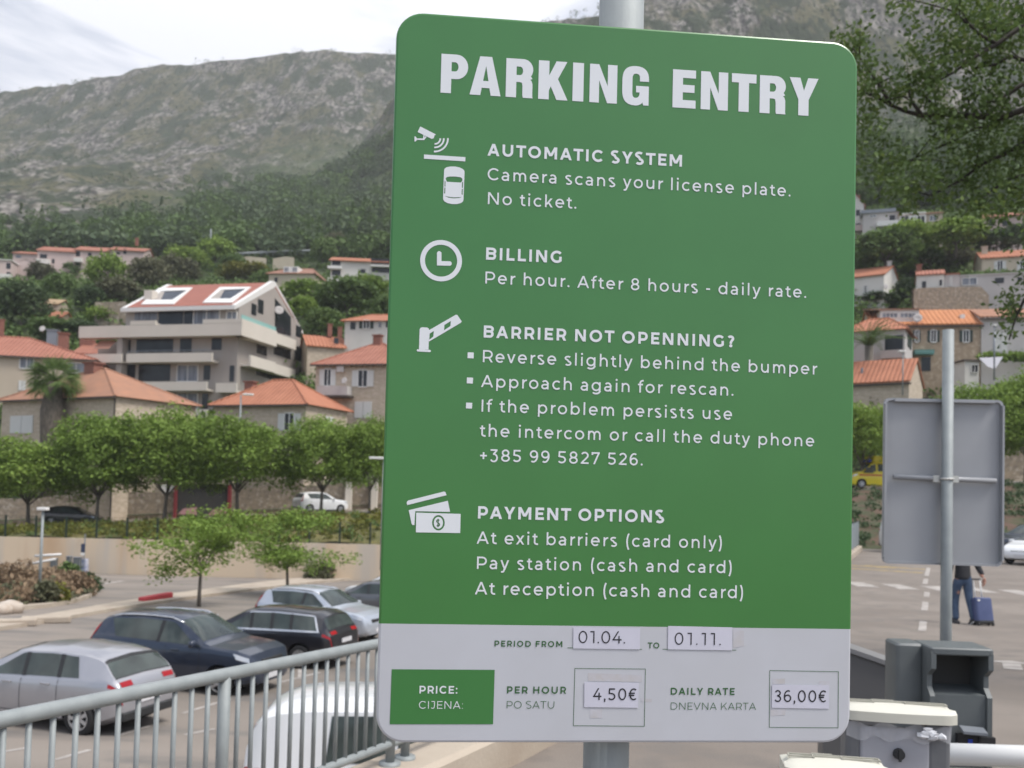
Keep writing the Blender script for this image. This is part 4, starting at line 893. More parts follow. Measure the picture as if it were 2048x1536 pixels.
# ---- palms
def strip_v(pts, w): return pts
fp = P(97, 872, 73.6); fz = street_z(fp.x)
palm = thing('fan_palm', 'tall fan palm with a thick shaggy trunk in front of the hipped orange roof', 'palm', (fp.x, 78.9, fz)); Yp = 78.9; fp.x = (97 - CX) / F * Yp
palm.location.x = fp.x; ztop = 1.6 + e_of(100, 758) * Yp - fz
mb = MB(); mb.tube([(0, 0, -.3), (-.05, 0, ztop * .35), (.08, 0, ztop * .55), (.15, 0, ztop * .78), (.2, 0, ztop * .98)], [.50, .58, .80, .98, .55], 12); tr = mb.build('trunk', mat('shaggy_palm_trunk', (.075, .062, .05), (.16, .135, .11), scale=5, rough=.95, stretch=(2, 2, .4), bump=.8, bscale=14), palm, True)
mb = MB()
for i in range(62):
    a = rg.uniform(0, 6.28); el = rg.uniform(-.55, 1.35); ln = rg.uniform(1.15, 1.7); rl = rg.uniform(-.9, .9); d = Vector((cos(a) * cos(el), sin(a) * cos(el), sin(el)))
    p0 = Vector((.2, 0, ztop)); p1 = p0 + d * ln * .75; side = d.cross(Vector((0, 0, 1))).normalized(); upv = side.cross(d); side, upv = side * cos(rl) + upv * sin(rl), upv * cos(rl) - side * sin(rl)
    mb.tube([p0, p1], [.035, .02], 4)
    for k in range(13):
        b = (k / 12 - .5) * 2.3; dd = (d * cos(b) + side * sin(b)).normalized(); e_ = p1 + dd * ln * .95 - Vector((0, 0, .2 + .38 * abs(b) + rg.uniform(0, .2))); mid = p1.lerp(e_, .5) + Vector((0, 0, .06)); s = dd.cross(upv).normalized() * .055
        mb.add([p1, mid + s, e_, mid - s], [(0, 1, 2, 3)])
mb.build('crown', folMid, palm)
dp = P(1738, 700, 91); dzp = terr_z(dp.x, 91)
palm = thing('date_palm', 'date palm with long arching fronds beside the right edge of the big sign', 'palm', (dp.x, 91, dzp)); zt = 1.6 + e_of(1738, 690) * 91 - dzp
mb = MB(); mb.tube([(0, 0, -.5), (0, 0, zt)], [.35, .4], 10); mb.build('trunk', barkM, palm, True)
mb = MB()
for i in range(46):
    a = rg.uniform(0, 6.28); el = rg.uniform(.45, 1.45); ln = rg.uniform(3.6, 5.0); h = Vector((cos(a), sin(a), 0)); pts = []
    for k in range(8):
        u = k / 7; pts.append(Vector((0, 0, zt)) + h * (ln * u * cos(el) + .25 * u * u * ln * sin(el)) + Vector((0, 0, ln * u * sin(el) - ln * .48 * u * u)))
    mb.tube(pts, [.035 - .004 * k for k in range(8)], 4, cap=False); sd_ = Vector((-sin(a), cos(a), 0))
    for k in range(1, 8):
        for sg in (-1, 1):
            for q in (0, .5):
                b0 = pts[k - 1].lerp(pts[k], q); e_ = b0 + sd_ * sg * .42 * (1 - .06 * k) + (pts[k] - pts[k - 1]).normalized() * .32 - Vector((0, 0, .12)); w_ = (pts[k] - pts[k - 1]).normalized() * .06
                mb.add([b0 - w_, b0 + w_, e_], [(0, 1, 2)])
mb.build('crown', folMid, palm)
# ================================================================== houses
def tile(name, c1, c2, per=.42):
    m = mat(name, c1, c2, scale=.9, rough=.85, detail=7, ramp=(.3, .7)); t = m.node_tree; b = t.nodes['Principled BSDF']
    tcn = t.nodes.new('ShaderNodeTexCoord'); wv = t.nodes.new('ShaderNodeTexWave'); wv.bands_direction = 'X'; wv.inputs['Scale'].default_value = .5 / per * .63; wv.inputs['Distortion'].default_value = .4; wv.inputs['Detail Scale'].default_value = 3
    t.links.new(tcn.outputs['Object'], wv.inputs['Vector']); bp = t.nodes.new('ShaderNodeBump'); bp.inputs['Strength'].default_value = .8; bp.inputs['Distance'].default_value = .09
    t.links.new(wv.outputs['Fac'], bp.inputs['Height']); t.links.new(bp.outputs['Normal'], b.inputs['Normal']); return m
tRed = tile('red_roof_tiles', (.30, .115, .075), (.37, .155, .105)); tOr = tile('orange_roof_tiles', (.43, .175, .10), (.35, .135, .075)); tOr2 = tile('weathered_orange_tiles', (.40, .195, .115), (.31, .165, .11)); tDk = tile('brown_roof_tiles', (.26, .135, .10), (.34, .18, .12)); tTan = tile('tan_roof_tiles', (.40, .30, .18), (.34, .22, .13))
def stucco(n, c, k=.86): return mat(n, c, tuple(x * k for x in c), scale=.35, rough=.9, detail=8, ramp=(.4, .75), bump=.1, bscale=12)
wBeige = stucco('beige_stone_wall', (.50, .425, .335)); wStone = mat('pale_stone_wall', (.50, .42, .33), (.41, .34, .26), scale=1.8, rough=.9, detail=5, c3=(.56, .48, .39), s3=2.4, bump=.35, bscale=7, stretch=(1, 1, 2.2))
wWhite = stucco('white_plaster', (.66, .64, .60)); wPink = stucco('pink_plaster', (.56, .45, .42)); wGrey = stucco('grey_stucco', (.37, .335, .305)); wCream = stucco('cream_plaster', (.55, .48, .37)); wPar = stucco('pale_parapet', (.64, .59, .52), .92); wOld = mat('old_brown_stone', (.40, .31, .22), (.30, .23, .165), scale=1.5, rough=.95, detail=7, c3=(.50, .41, .31), s3=2.0, bump=.4, bscale=7); wLilac = stucco('pale_grey_plaster', (.50, .475, .46))
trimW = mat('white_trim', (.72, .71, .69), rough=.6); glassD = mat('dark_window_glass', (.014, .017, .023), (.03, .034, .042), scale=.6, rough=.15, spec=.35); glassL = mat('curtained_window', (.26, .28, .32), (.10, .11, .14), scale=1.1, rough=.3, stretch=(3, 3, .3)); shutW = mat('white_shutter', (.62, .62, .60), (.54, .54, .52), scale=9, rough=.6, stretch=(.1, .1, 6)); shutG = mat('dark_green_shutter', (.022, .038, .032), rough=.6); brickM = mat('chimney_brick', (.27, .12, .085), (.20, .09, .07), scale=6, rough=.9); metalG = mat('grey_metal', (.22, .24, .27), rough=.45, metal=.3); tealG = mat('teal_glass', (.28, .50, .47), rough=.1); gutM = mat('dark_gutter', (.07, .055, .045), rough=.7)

class House:
    def __init__(s, name, label, cat, pxl, pye, Y, yaw, pxr=None, w=None, depth=8, zb=None, group=None):
        s.p0 = P(pxl, pye, Y); s.yaw = radians(yaw); s.d = Vector((cos(s.yaw), sin(s.yaw), 0)); s.n = Vector((-sin(s.yaw), cos(s.yaw), 0))
        if w is None:
            r = ray(pxr, pye); a = r.x / r.y; w = (a * s.p0.y - s.p0.x) / (s.d.x - a * s.d.y)
        s.w, s.dep, s.ze = w, depth, s.p0.z
        if zb is None:
            zb = min(terr_z(q.x, max(78.2, q.y)) for q in (s.p0, s.p0 + s.d * w, s.p0 + s.n * depth, s.p0 + s.d * w + s.n * depth)) - .6
        s.zb = zb; s.root = thing(name, label, cat, (s.p0.x, s.p0.y, zb), s.yaw, group); s.h = s.ze - zb
    def at(s, px, py, axis='y', c=0.0):           # local point of a pixel on the plane  local[axis] = c
        r = ray(px, py); o = CAMP - Vector((s.p0.x, s.p0.y, s.zb)); q = lambda v: Vector((v.dot(s.d), v.dot(s.n), v.z)); o, r = q(o), q(r)
        i = 'xyz'.index(axis); return o + r * ((c - o[i]) / r[i])
    def box(s, name, x0, x1, y0, y1, z0, z1, m, parent=None):
        b = MB(); b.box(((x0 + x1) / 2, (y0 + y1) / 2, (z0 + z1) / 2), (abs(x1 - x0), abs(y1 - y0), abs(z1 - z0))); return b.build(name, m, parent or s.root)
    def walls(s, m, gable=None, rise=0):
        b = MB(); b.box((s.w / 2, s.dep / 2, s.h / 2), (s.w, s.dep, s.h))
        e = .002
        if gable == 'x': b.prism([(0, 0, s.h + e), (0, s.dep, s.h + e), (0, s.dep / 2, s.h + rise)], (s.w, 0, 0))
        if gable == 'y': b.prism([(0, 0, s.h + e), (s.w, 0, s.h + e), (s.w / 2, 0, s.h + rise)], (0, s.dep, 0))
        return b.build('wall', m, s.root)
    def roof(s, kind, rise, m, ov=.4, th=.14, ridge=None, gut=True):
        w, d, h = s.w, s.dep, s.h; b = MB(); x0, x1, y0, y1 = -ov, w + ov, -ov, d + ov; k = rise / (min(w, d) / 2) if kind == 'hip' else 0
        def slab(q): b.prism(q, (0, 0, th))
        if kind == 'x':
            z = -rise * ov / (d / 2); slab([(x0 + ov * .3, y0, h + z), (x1 - ov * .3, y0, h + z), (x1 - ov * .3, d / 2, h + rise), (x0 + ov * .3, d / 2, h + rise)]); slab([(x1 - ov * .3, y1, h + z), (x0 + ov * .3, y1, h + z), (x0 + ov * .3, d / 2, h + rise), (x1 - ov * .3, d / 2, h + rise)])
        elif kind == 'y':
            z = -rise * ov / (w / 2); slab([(x0, y0 + ov * .3, h + z), (w / 2, y0 + ov * .3, h + rise), (w / 2, y1 - ov * .3, h + rise), (x0, y1 - ov * .3, h + z)]); slab([(x1, y0 + ov * .3, h + z), (x1, y1 - ov * .3, h + z), (w / 2, y1 - ov * .3, h + rise), (w / 2, y0 + ov * .3, h + rise)])
        elif kind == 'hip':
            rl = ridge if ridge is not None else max(.3, w - d); a0, a1 = w / 2 - rl / 2, w / 2 + rl / 2
            A, B_, C_, D_ = (x0, y0, h - .08), (x1, y0, h - .08), (x1, y1, h - .08), (x0, y1, h - .08); E_, F_ = (a0, d / 2, h + rise), (a1, d / 2, h + rise)
            b.add([A, B_, C_, D_, E_, F_], [(0, 1, 5, 4), (1, 2, 5), (2, 3, 4, 5), (3, 0, 4), (3, 2, 1, 0)])
            b.tube([A, E_], .10, 5); b.tube([B_, F_], .10, 5); b.tube([C_, F_], .10, 5); b.tube([D_, E_], .10, 5); b.tube([E_, F_], .12, 5)
        elif kind == 'flat': b.box((w / 2, d / 2, h + th / 2), (w + 2 * ov, d + 2 * ov, th))
        s.rf = b.build('roof', m, s.root)
        if gut and kind != 'flat': s.box('gutter', x0, x1, y0 - .06, y0 + .04, h - .26 - (rise * ov / (d / 2) if kind == 'x' else 0), h - .1 - (rise * ov / (d / 2) if kind == 'x' else 0), gutM)
        return s.rf
    def win(s, x0, y0, x1, y1, style='dark', axis='y', c=0.0, out=-1):
        a, b = s.at(x0, y0, axis, c), s.at(x1, y1, axis, c); u = 0 if axis == 'y' else 1
        u0, u1, z0, z1 = min(a[u], b[u]), max(a[u], b[u]), min(a.z, b.z), max(a.z, b.z)
        return s.winl(u0, z0, u1, z1, style, axis, c, out)
    def winl(s, u0, z0, u1, z1, style='dark', axis='y', c=0.0, out=-1):
        o = out
        def bx(name, ua, ub, za, zb, d0, d1, m, par=None):
            if axis == 'y': return s.box(name, ua, ub, c + o * d0, c + o * d1, za, zb, m, par)
            return s.box(name, c + o * d0, c + o * d1, ua, ub, za, zb, m, par)
        fm = trimW; t = min(.09, (u1 - u0) * .1); sh = None
        if style in ('shut_w', 'shut_g'):
            k = (u1 - u0) * .30; m = shutW if style == 'shut_w' else shutG
            bx('shutter', u0, u0 + k, z0, z1, .01, .07, m); bx('shutter', u1 - k, u1, z0, z1, .01, .07, m); u0 += k; u1 -= k
        if style in ('closed_w', 'closed_g'):
            m = shutW if style == 'closed_w' else shutG; md = (u0 + u1) / 2
            bx('shutter', u0, md - .02, z0, z1, .01, .07, m); bx('shutter', md + .02, u1, z0, z1, .01, .07, m); return
        if style == 'plain': return bx('window', u0, u1, z0, z1, .01, .04, glassD)
        if style == 'curtain': return bx('window', u0, u1, z0, z1, .01, .04, glassL)
        b = MB(); q = lambda ua, ub, za, zb, d1: b.box(*((((ua + ub) / 2, c + o * d1 / 2, (za + zb) / 2), (ub - ua, d1, zb - za)) if axis == 'y' else ((c + o * d1 / 2, (ua + ub) / 2, (za + zb) / 2), (d1, ub - ua, zb - za))))
        q(u0, u1, z0 - t, z0, .12); q(u0, u1, z1, z1 + t, .09); q(u0 - t, u0, z0, z1, .09); q(u1, u1 + t, z0, z1, .09); m_ = (u0 + u1) / 2; q(m_ - t * .4, m_ + t * .4, z0, z1, .06)
        f = b.build('window', fm, s.root); bx('pane', u0, u1, z0, z1, .01, .03, glassL if style == 'light' else glassD, f); return f
    def chimney(s, px, py0, py1, y, wd=.6, m=None, par=None):
        a, b = s.at(px, py0, 'y', y), s.at(px, py1, 'y', y); q = MB(); q.box((a.x, y, (a.z + b.z) / 2 - .3), (wd, wd * .8, abs(a.z - b.z) + .6)); q.box((a.x, y, max(a.z, b.z) + .05), (wd * 1.25, wd, .12)); return q.build('chimney', m or brickM, s.rf)
def dish(h, px, py, r, axis='y', c=0.0):
    p = h.at(px, py, axis, c); R_ = Vector((-.25, -1, .35)).to_track_quat('Z', 'Y').to_matrix() if axis == 'y' else Vector((.6, -1, .3)).to_track_quat('Z', 'Y').to_matrix()
    b = MB(); b.lathe([(0.01, 0), (r * .5, .04 * r), (r, .22 * r), (r, .26 * r), (r * .5, .1 * r), (.01, .06 * r)], p, 18, R=R_); b.tube([p, p + Vector((0, .3, -.35))], .04, 5); b.build('satellite_dish', wLilac, h.root, True)
def rise_of(h, px, py, y): return h.at(px, py, 'y', y).z - h.h

# ---- left: the street row
h = House('stone_house', 'large stone house with a hipped orange roof behind the fan palm', 'house', 5, 800, 83.9, -28, 232, depth=8.6, zb=-2.5)
h.walls(wStone); h.roof('hip', 3.1, tOr2, ridge=1.2); h.win(22, 832, 66, 866, 'closed_w'); h.chimney(188, 728, 752, 4.0, 1.3); h.box('drainpipe', h.w - .12, h.w - .02, -.1, -.01, 0, h.h - .2, gutM); h.win(250, 838, 270, 866, 'closed_w', 'x', h.w, 1); h.win(120, 985, 136, 1010, 'closed_g')
h = House('stone_house', 'low stone house with a bright hipped roof and white shutters beside the apartment block', 'house', 429, 809, 81.3, -20, 612, depth=6.9, zb=-1.5)
h.walls(wStone); h.roof('hip', 2.5, tOr, ridge=2.0); h.win(557, 827, 601, 861, 'shut_w'); h.win(651, 832, 665, 858, 'closed_w', 'x', h.w, 1); h.chimney(502, 765, 790, 3.4, .9); h.win(445, 1003, 466, 1030, 'plain')
h = House('stone_house', 'two-storey stone house with balcony cut off by the left edge of the big sign', 'house', 632, 728, 88, -14, 812, depth=9, zb=1.0)
h.walls(wStone); h.roof('hip', 2.6, tRed, ridge=1.0); h.win(640, 739, 671, 771, 'shut_w'); h.win(705, 741, 747, 773, 'shut_w'); h.win(710, 803, 743, 836, 'closed_w'); h.chimney(756, 672, 696, 4.5, .8)
a = h.at(634, 772, 'y', -1.1); b = h.at(694, 790, 'y', -1.1); h.box('balcony', a.x, b.x, -1.1, -.02, b.z, a.z, wLilac); h.box('balcony_slab', a.x - .05, b.x + .2, -1.15, -.02, b.z - .2, b.z, gutM); dish(h, 689, 762, .32, 'y', -1.2); a = h.at(683, 738); h.box('air_conditioner', a.x - .35, a.x + .35, -.35, -.02, a.z - .3, a.z + .3, wLilac)
a = h.at(632, 727); b_ = MB(); [b_.box((.3 + i * .55, -.16, h.h - .28), (.14, .3, .16)) for i in range(int(h.w / .55))]; b_.build('eave_brackets', wOld, h.root)
h = House('villa', 'long beige house with a broad red hipped roof at the left edge', 'house', -260, 696, 90, 12, 190, depth=11, zb=1.0)
h.walls(wBeige); h.roof('hip', 2.6, tRed, ridge=5.0); h.win(41, 716, 66, 737, 'light'); h.win(137, 726, 168, 746, 'light'); h.win(38, 761, 51, 781, 'closed_w'); h.chimney(106, 662, 682, 5.0, 1.0, metalG); h.chimney(128, 668, 696, 3.5, .9); h.chimney(3, 641, 664, 5.6, .5); dish(h, 85, 658, .32, 'y', 5.0)
h = House('gabled_house', 'red gabled house tucked behind the chimneys and the top balcony', 'house', 150, 706, 103, 6, 246, depth=8)
h.walls(wWhite, 'x', 1.6); h.roof('x', 1.6, tRed); h.chimney(176, 668, 688, 3.6, 1.4); 
# ---- the modern apartment block
h = House('apartment_block', 'modern grey apartment block with pale balconies and a red skylight roof', 'apartment block', 252, 618.5, 98.1, -13.5, 478, depth=14, zb=3.0); A_ = h
rise = rise_of(h, 543, 568, 7.0) * .0 + 3.9
h.walls(wGrey, 'x', rise)
b = MB(); w, hh = h.w, h.h
b.prism([(0, -.5, hh - .1), (w, -.5, hh - .1), (w, 7, hh + rise), (0, 7, hh + rise)], (0, 0, .2)); b.prism([(0, 14.4, hh - .1), (w, 14.4, hh - .1), (w, 7, hh + rise), (0, 7, hh + rise)], (0, 0, .2)); h.rf = b.build('roof', mat('red_metal_roof', (.33, .12, .085), (.29, .105, .075), scale=.8, rough=.7), h.root)
b = MB()
for x in (-.02, w - .48): b.prism([(x, -.75, hh - .45), (x, -.75, hh - .02), (x, 7, hh + rise + .36), (x, 7.5, hh + rise + .36), (x, 7.5, hh + rise - .2)], (.5, 0, 0))
b.box((w / 2, -.75, hh - .24), (w + .04, .3, .42)); b.prism([(w - .5, 7.5, hh + rise + .36), (w - .5, 14.6, hh), (w - .5, 14.6, hh - .35), (w - .5, 7.5, hh + rise)], (.5, 0, 0)); b.build('roof_trim', trimW, h.root)
sl = Vector((0, -(rise + .1), 7.5)).normalized()          # normal of the front slope
def slope_pt(x, y, lift=.28):
    px, py = 160 + x / 4.267, 550 + y / 4.267; r = ray(px, py); o = CAMP - Vector((h.p0.x, h.p0.y, h.zb)); q = lambda v_: Vector((v_.dot(h.d), v_.dot(h.n), v_.z)); o, r = q(o), q(r)
    p0 = Vector((0, -.5, hh - .1)) + sl * lift; return o + r * ((p0 - o).dot(sl) / r.dot(sl))
for out_, inn in ((((520, 248), (672, 110), (958, 106), (798, 245)), ((592, 212), (690, 136), (914, 128), (788, 210))), (((1045, 233), (1192, 102), (1458, 100), (1297, 233)), ((1102, 202), (1202, 124), (1415, 116), (1282, 200)))):
    b = MB(); b.prism([slope_pt(*p) for p in out_], sl * -.5, holes=[[slope_pt(*p) for p in inn]]); f = b.build('skylight', trimW, h.root)
    b = MB(); b.flat([[slope_pt(*p, .20) for p in inn]]); b.build('pane', glassD, f)
    q = [slope_pt(*p, .215) for p in inn]; b = MB(); b.flat([[q[0], q[0].lerp(q[1], 1), q[0].lerp(q[1], 1).lerp(q[2], .16), q[0].lerp(q[3], .5)]]); b.build('skylight_cheek', wGrey, f)
b = MB(); b.box((1.4, 2.2, hh + 1.3), (1.0, 1.0, 2.2)); b.build('chimney', wPar, h.rf)
Z = lambda py, px=440, y=-1.4: h.at(px, py, 'y', y).z
def band(name, x0, x1, py0, py1, y0=-1.4, y1=-1.15, m=wPar):
    z1, z0 = Z(py0), Z(py1); bb = MB(); bb.box(((x0 + x1) / 2, (y0 + y1) / 2, (z0 + z1) / 2), (x1 - x0, y1 - y0, z1 - z0)); bb.box(((x0 + x1) / 2, (y1 + 0) / 2, z0 + .12), (x1 - x0 - .02, abs(y1) - .01, .22)); return bb.build(name, m, h.root)
XL = -4.6
band('balcony', XL, w + 1.2, 647, 671); band('balcony', 1.6, 4.6, 638, 646.5); band('balcony', 10.1, w + 1.2, 638, 646.5); band('balcony', XL, .7, 705, 723); band('balcony', 1.3, 11.3, 705, 723); band('balcony', 2.6, 10.8, 763, 781); band('balcony', 11.6, w + .6, 765, 784, -1.0, -.8); band('balcony', 6.5, 11.0, 819, 840)
def sband(y0, y1, py0, py1, x=w + 1.2, m=wPar, nm='balcony'):
    z1, z0 = Z(py0), Z(py1); bb = MB(); bb.box((x - .12, (y0 + y1) / 2, (z0 + z1) / 2), (.24, y1 - y0, z1 - z0)); bb.box(((x - .24 + w) / 2, (y0 + y1) / 2, z0 + .12), (x - .26 - w, y1 - y0 - .02, .22)); return bb.build(nm, m, h.root)
sband(-1.14, 6.0, 638, 671); sband(6.2, 11.2, 640, 662, w + .9); sband(.6, 6.0, 704.5, 727); sband(6.2, 11.2, 706, 727, w + .9)
h.box('glass_balustrade', w + .98, w + 1.06, -1.2, 6.0, Z(637.8), Z(629), tealG)
h.box('side_wall', XL + .4, -.01, 1.2, 10, 2, Z(672), wGrey); h.box('pillar', -.1, .5, -1.1, -.02, Z(840), Z(671), wGrey)
for q in ((270, 620, 314, 640, 'curtain'), (318, 620, 366, 648, 'plain'), (369, 618, 386, 648, 'plain'), (389, 618, 438, 648, 'light'), (455, 624, 473, 640, 'light'), (240, 672, 261, 704, 'plain'), (274, 671, 346, 704, 'plain'), (361, 674, 383, 704, 'plain'), (424, 674, 443, 700, 'plain'), (250, 729, 270, 762, 'plain'), (278, 729, 340, 762, 'plain'), (356, 731, 395, 762, 'light'), (408, 731, 420, 760, 'plain'), (460, 731, 468, 763, 'plain'), (356, 787, 394, 818, 'light'), (405, 787, 416, 818, 'plain'), (300, 788, 340, 816, 'plain')):  # windows; some dark panes widened to colour in the shade between balconies
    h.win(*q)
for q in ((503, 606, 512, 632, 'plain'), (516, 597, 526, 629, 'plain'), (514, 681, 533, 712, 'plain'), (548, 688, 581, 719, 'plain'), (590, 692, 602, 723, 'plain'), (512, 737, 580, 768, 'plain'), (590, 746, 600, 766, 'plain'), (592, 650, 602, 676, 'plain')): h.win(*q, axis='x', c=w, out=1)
q = [h.at(px, py, 'x', w + .03) for px, py in ((550, 596), (582, 634), (582, 672), (550, 664))]; b = MB(); b.flat([q]); b.build('loggia_shade', glassD, h.root); dish(h, 558, 621, .5, 'x', w + .35)  # flat dark sheet paints the shade inside the gable recess
b = MB(); [b.tube([(x, -1.28, Z(704)), (x, -1.28, Z(699))], .03, 4) for x in np.arange(1.4, 11.3, 1.1)]; b.tube([(1.4, -1.28, Z(699)), (11.2, -1.28, Z(699))], .03, 4); b.build('balcony_rail', metalG, h.root)
a = h.at(190, 676, 'y', -1.0); b = MB(); b.prism([(a.x, -1.3, Z(694)), (a.x, -.1, Z(674)), (a.x + 2.0, -.1, Z(674)), (a.x + 2.0, -1.3, Z(694))], (0, 0, .06)); b.build('awning', mat('salmon_awning', (.50, .26, .19), rough=.8), h.root)
# ---- left hillside
PK = 'pink terrace houses on the hillside'
for i, (x0, x1, pe, py, Y, yaw, lb, dp) in enumerate(((75, 150, 500, 0, 184, 8, 'left bay of the long pink terrace, with balconies', 8), (150.5, 218, 499.5, 0, 185.4, 8, 'middle bay of the long pink terrace', 8), (218.5, 288, 499, 0, 186.4, 8, 'right gabled bay of the long pink terrace beside the trees', 9))):
    h = House('terraced_house', lb, 'house', x0, pe, Y, yaw, x1, depth=dp, group=PK); h.walls(wPink, 'x', 1.6); h.roof('x', 1.6, tRed, .35, gut=False)
    if i == 0: [h.win(*q) for q in ((80, 508, 94, 517, 'plain'), (84, 523, 94, 533, 'plain'), (104, 518, 109, 527, 'plain'))]; h.box('balcony', 0.2, 2.6, -1.2, -.02, h.h - 2.9, h.h - 2.0, wWhite)
    if i == 1: [h.win(*q) for q in ((152, 498 + 4, 160, 513, 'plain'), (148 + 4, 520, 160, 531, 'plain'), (176, 505, 183, 512, 'plain'))]; h.box('balcony', 0.1, 1.6, -1.0, -.02, h.h - 2.6, h.h - 1.8, wWhite)
    if i == 2: [h.win(*q) for q in ((247, 498, 253, 508, 'plain'), (233, 504, 240, 509, 'plain'))]; h.chimney(274, 477, 486, 4, .6)
h = House('terraced_house', 'low pink gabled house left below the long pink terrace', 'house', 18, 530, 172, 14, 84, depth=9, group=PK); h.walls(wPink, 'y', 1.5); h.roof('y', 1.5, wPink, .2, gut=False); h.winl(.6, h.h - 4.0, 1.6, h.h - 2.8, 'plain')
h = House('terraced_house', 'pink house with white balconies at the left edge below the terrace', 'house', -30, 518, 168, 10, 22, depth=9, group=PK); h.walls(wPink); h.roof('flat', 0, trimW, .2); [h.win(*q) for q in ((13, 526, 21, 538, 'plain'), (13, 544, 21, 558, 'plain'), (12, 566, 20, 575, 'plain'))]; h.box('balcony', h.w - 2, h.w + .4, -1, -.02, h.h - 3.6, h.h - 2.7, wWhite)
h = House('terraced_house', 'small red-roofed house stepping down left of the long pink terrace', 'house', 26, 506, 187, 8, 74, depth=8, group=PK); h.walls(wPink, 'x', 1.2); h.roof('x', 1.2, tRed, .3, gut=False); h.win(32, 510, 42, 516, 'curtain')
h = House('stone_house', 'small stone house with a white dormer above the apartment block', 'house', 538, 547, 150, -6, 628, depth=8)
h.walls(wCream); h.roof('hip', 1.7, tDk, ridge=4.5, gut=False); a, b_ = h.at(568, 534, 'y', .8), h.at(597, 546, 'y', .8); h.box('dormer', a.x, b_.x, .6, 3, b_.z, a.z, trimW); h.win(549, 555, 555, 565, 'plain'); h.winl(a.x + .2, b_.z + .15, a.x + .9, a.z - .15, 'light', 'y', .6); h.winl(b_.x - .9, b_.z + .15, b_.x - .2, a.z - .15, 'light', 'y', .6)
h = House('modern_villa', 'white villa with an orange roof and dark balconies beside the big sign', 'house', 662, 520, 160, 4, 800, depth=9)
h.walls(wWhite, 'x', 1.5); h.roof('x', 1.5, tOr, .5, gut=False)
for q in ((664, 521, 681, 531, 'plain'), (742, 517, 780, 529, 'plain'), (664, 540, 681, 551, 'plain'), (744, 534, 780, 546, 'plain'), (721, 538, 731, 547, 'plain')): h.win(*q)
for x0, x1, p0, p1 in ((655, 682, 531, 537), (655, 680, 555, 562), (741, 790, 530, 534)): a, b_ = h.at(x0, p0, 'y', -1), h.at(x1, p1, 'y', -1); h.box('balcony', a.x, b_.x, -1, -.02, b_.z, a.z, trimW)
h = House('villa', 'white villa with dark shutters and an orange roof left of the big sign', 'house', 690, 641, 106, -8, 800, depth=9)
h.walls(wWhite); h.roof('hip', 1.5, tOr, ridge=3, gut=False); h.win(719, 641, 747, 657, 'shut_g'); h.win(701, 644, 711, 659, 'plain'); h.win(757, 645, 763, 655, 'light'); h.win(772, 640, 790, 655, 'plain')
h = House('gabled_house', 'small stone house with an orange roof and two brick chimneys', 'house', 615, 690, 104, 20, 690, depth=6); h.walls(wStone, 'x', 1.5); h.roof('x', 1.5, tOr, .3, gut=False); h.win(668, 675, 677, 688, 'plain'); h.chimney(660, 650, 664, 2.6, .5); h.chimney(680, 656, 668, 4, .5)
h = House('farmhouse', 'little ruined farmhouse with a tan tiled roof on the left hillside', 'house', 62, 606, 128, 6, 116, depth=5); h.walls(wStone, 'x', 1.0); h.roof('x', 1.0, tTan, .25, gut=False); h.win(84, 612, 90, 618, 'plain')
h = House('shed', 'low shed with an orange roof in front of the ruined farmhouse', 'shed', 68, 631, 124, 6, 124, depth=4); h.walls(wOld, 'x', .9); h.roof('x', .9, tOr, .25, gut=False); h.win(110, 634, 117, 642, 'plain')
def wall_px(label, pts, Y, hgt, m=stoneM, th=.5, name='terrace_wall', cat='wall'):
    b = MB(); ps = [P(x, y, Y) for x, y in pts]
    b.grid([[p + Vector((0, dy, dz)) for p in ps] for dy, dz in ((0, -hgt), (0, 0), (th, 0), (th, -hgt))]); return tag(b.build(name, m), label, cat)
wall_px('rubble terrace wall above the red roof, left of the top balcony', [(190, 604), (215, 604), (252, 603)], 122, 3.2); wall_px('pale garden wall under the hillside road, right of the lone pole', [(478, 514), (500, 513), (532, 516)], 212, 3.0, wCream); wall_px('pale garden wall above the small dormer house', [(546, 517), (570, 513), (588, 515)], 205, 2.6, wCream)
g = thing('guard_rail', 'grey guard rail of the hillside road under the forest edge', 'guard rail', tuple(P(550, 506, 226))); b = MB(); pts = [P(x, y, 226) for x, y in ((470, 507), (520, 505), (570, 502), (622, 501))]; b.tube(pts, .22, 6); b.build('beam', mat('guard_rail_steel', (.42, .44, .46), rough=.5), g, world=True)
b = MB(); [b.tube([P(x, 505 - (x - 480) * .03, 226), P(x, 512 - (x - 480) * .03, 226)], .10, 4) for x in range(474, 622, 12)]; b.build('posts', metalG, g, world=True)
def pole(label, px, y0, y1, Y, r=.07, head=None, m=galv, name='utility_pole', cat='pole', group=None):
    a, c = P(px, y0, Y), P(px + (y1 - y0) * -.0248 * 1, y1, Y); c = Vector((a.x, a.y, c.z)); t = thing(name, label, cat, tuple(c), 0, group); b = MB(); b.tube([c, a], [r * 1.2, r], 8); b.build('post', m, t, True, world=True)
    if head: b = MB(); b.rbox(a + Vector((head[0], 0, .05)), (head[1], .35, .14), .05); b.build('lamp_head', trimW, t, world=True)
    return t
pole('lone slim pole at the foot of the forest above the bright trees', 422, 458, 500, 215, .16)

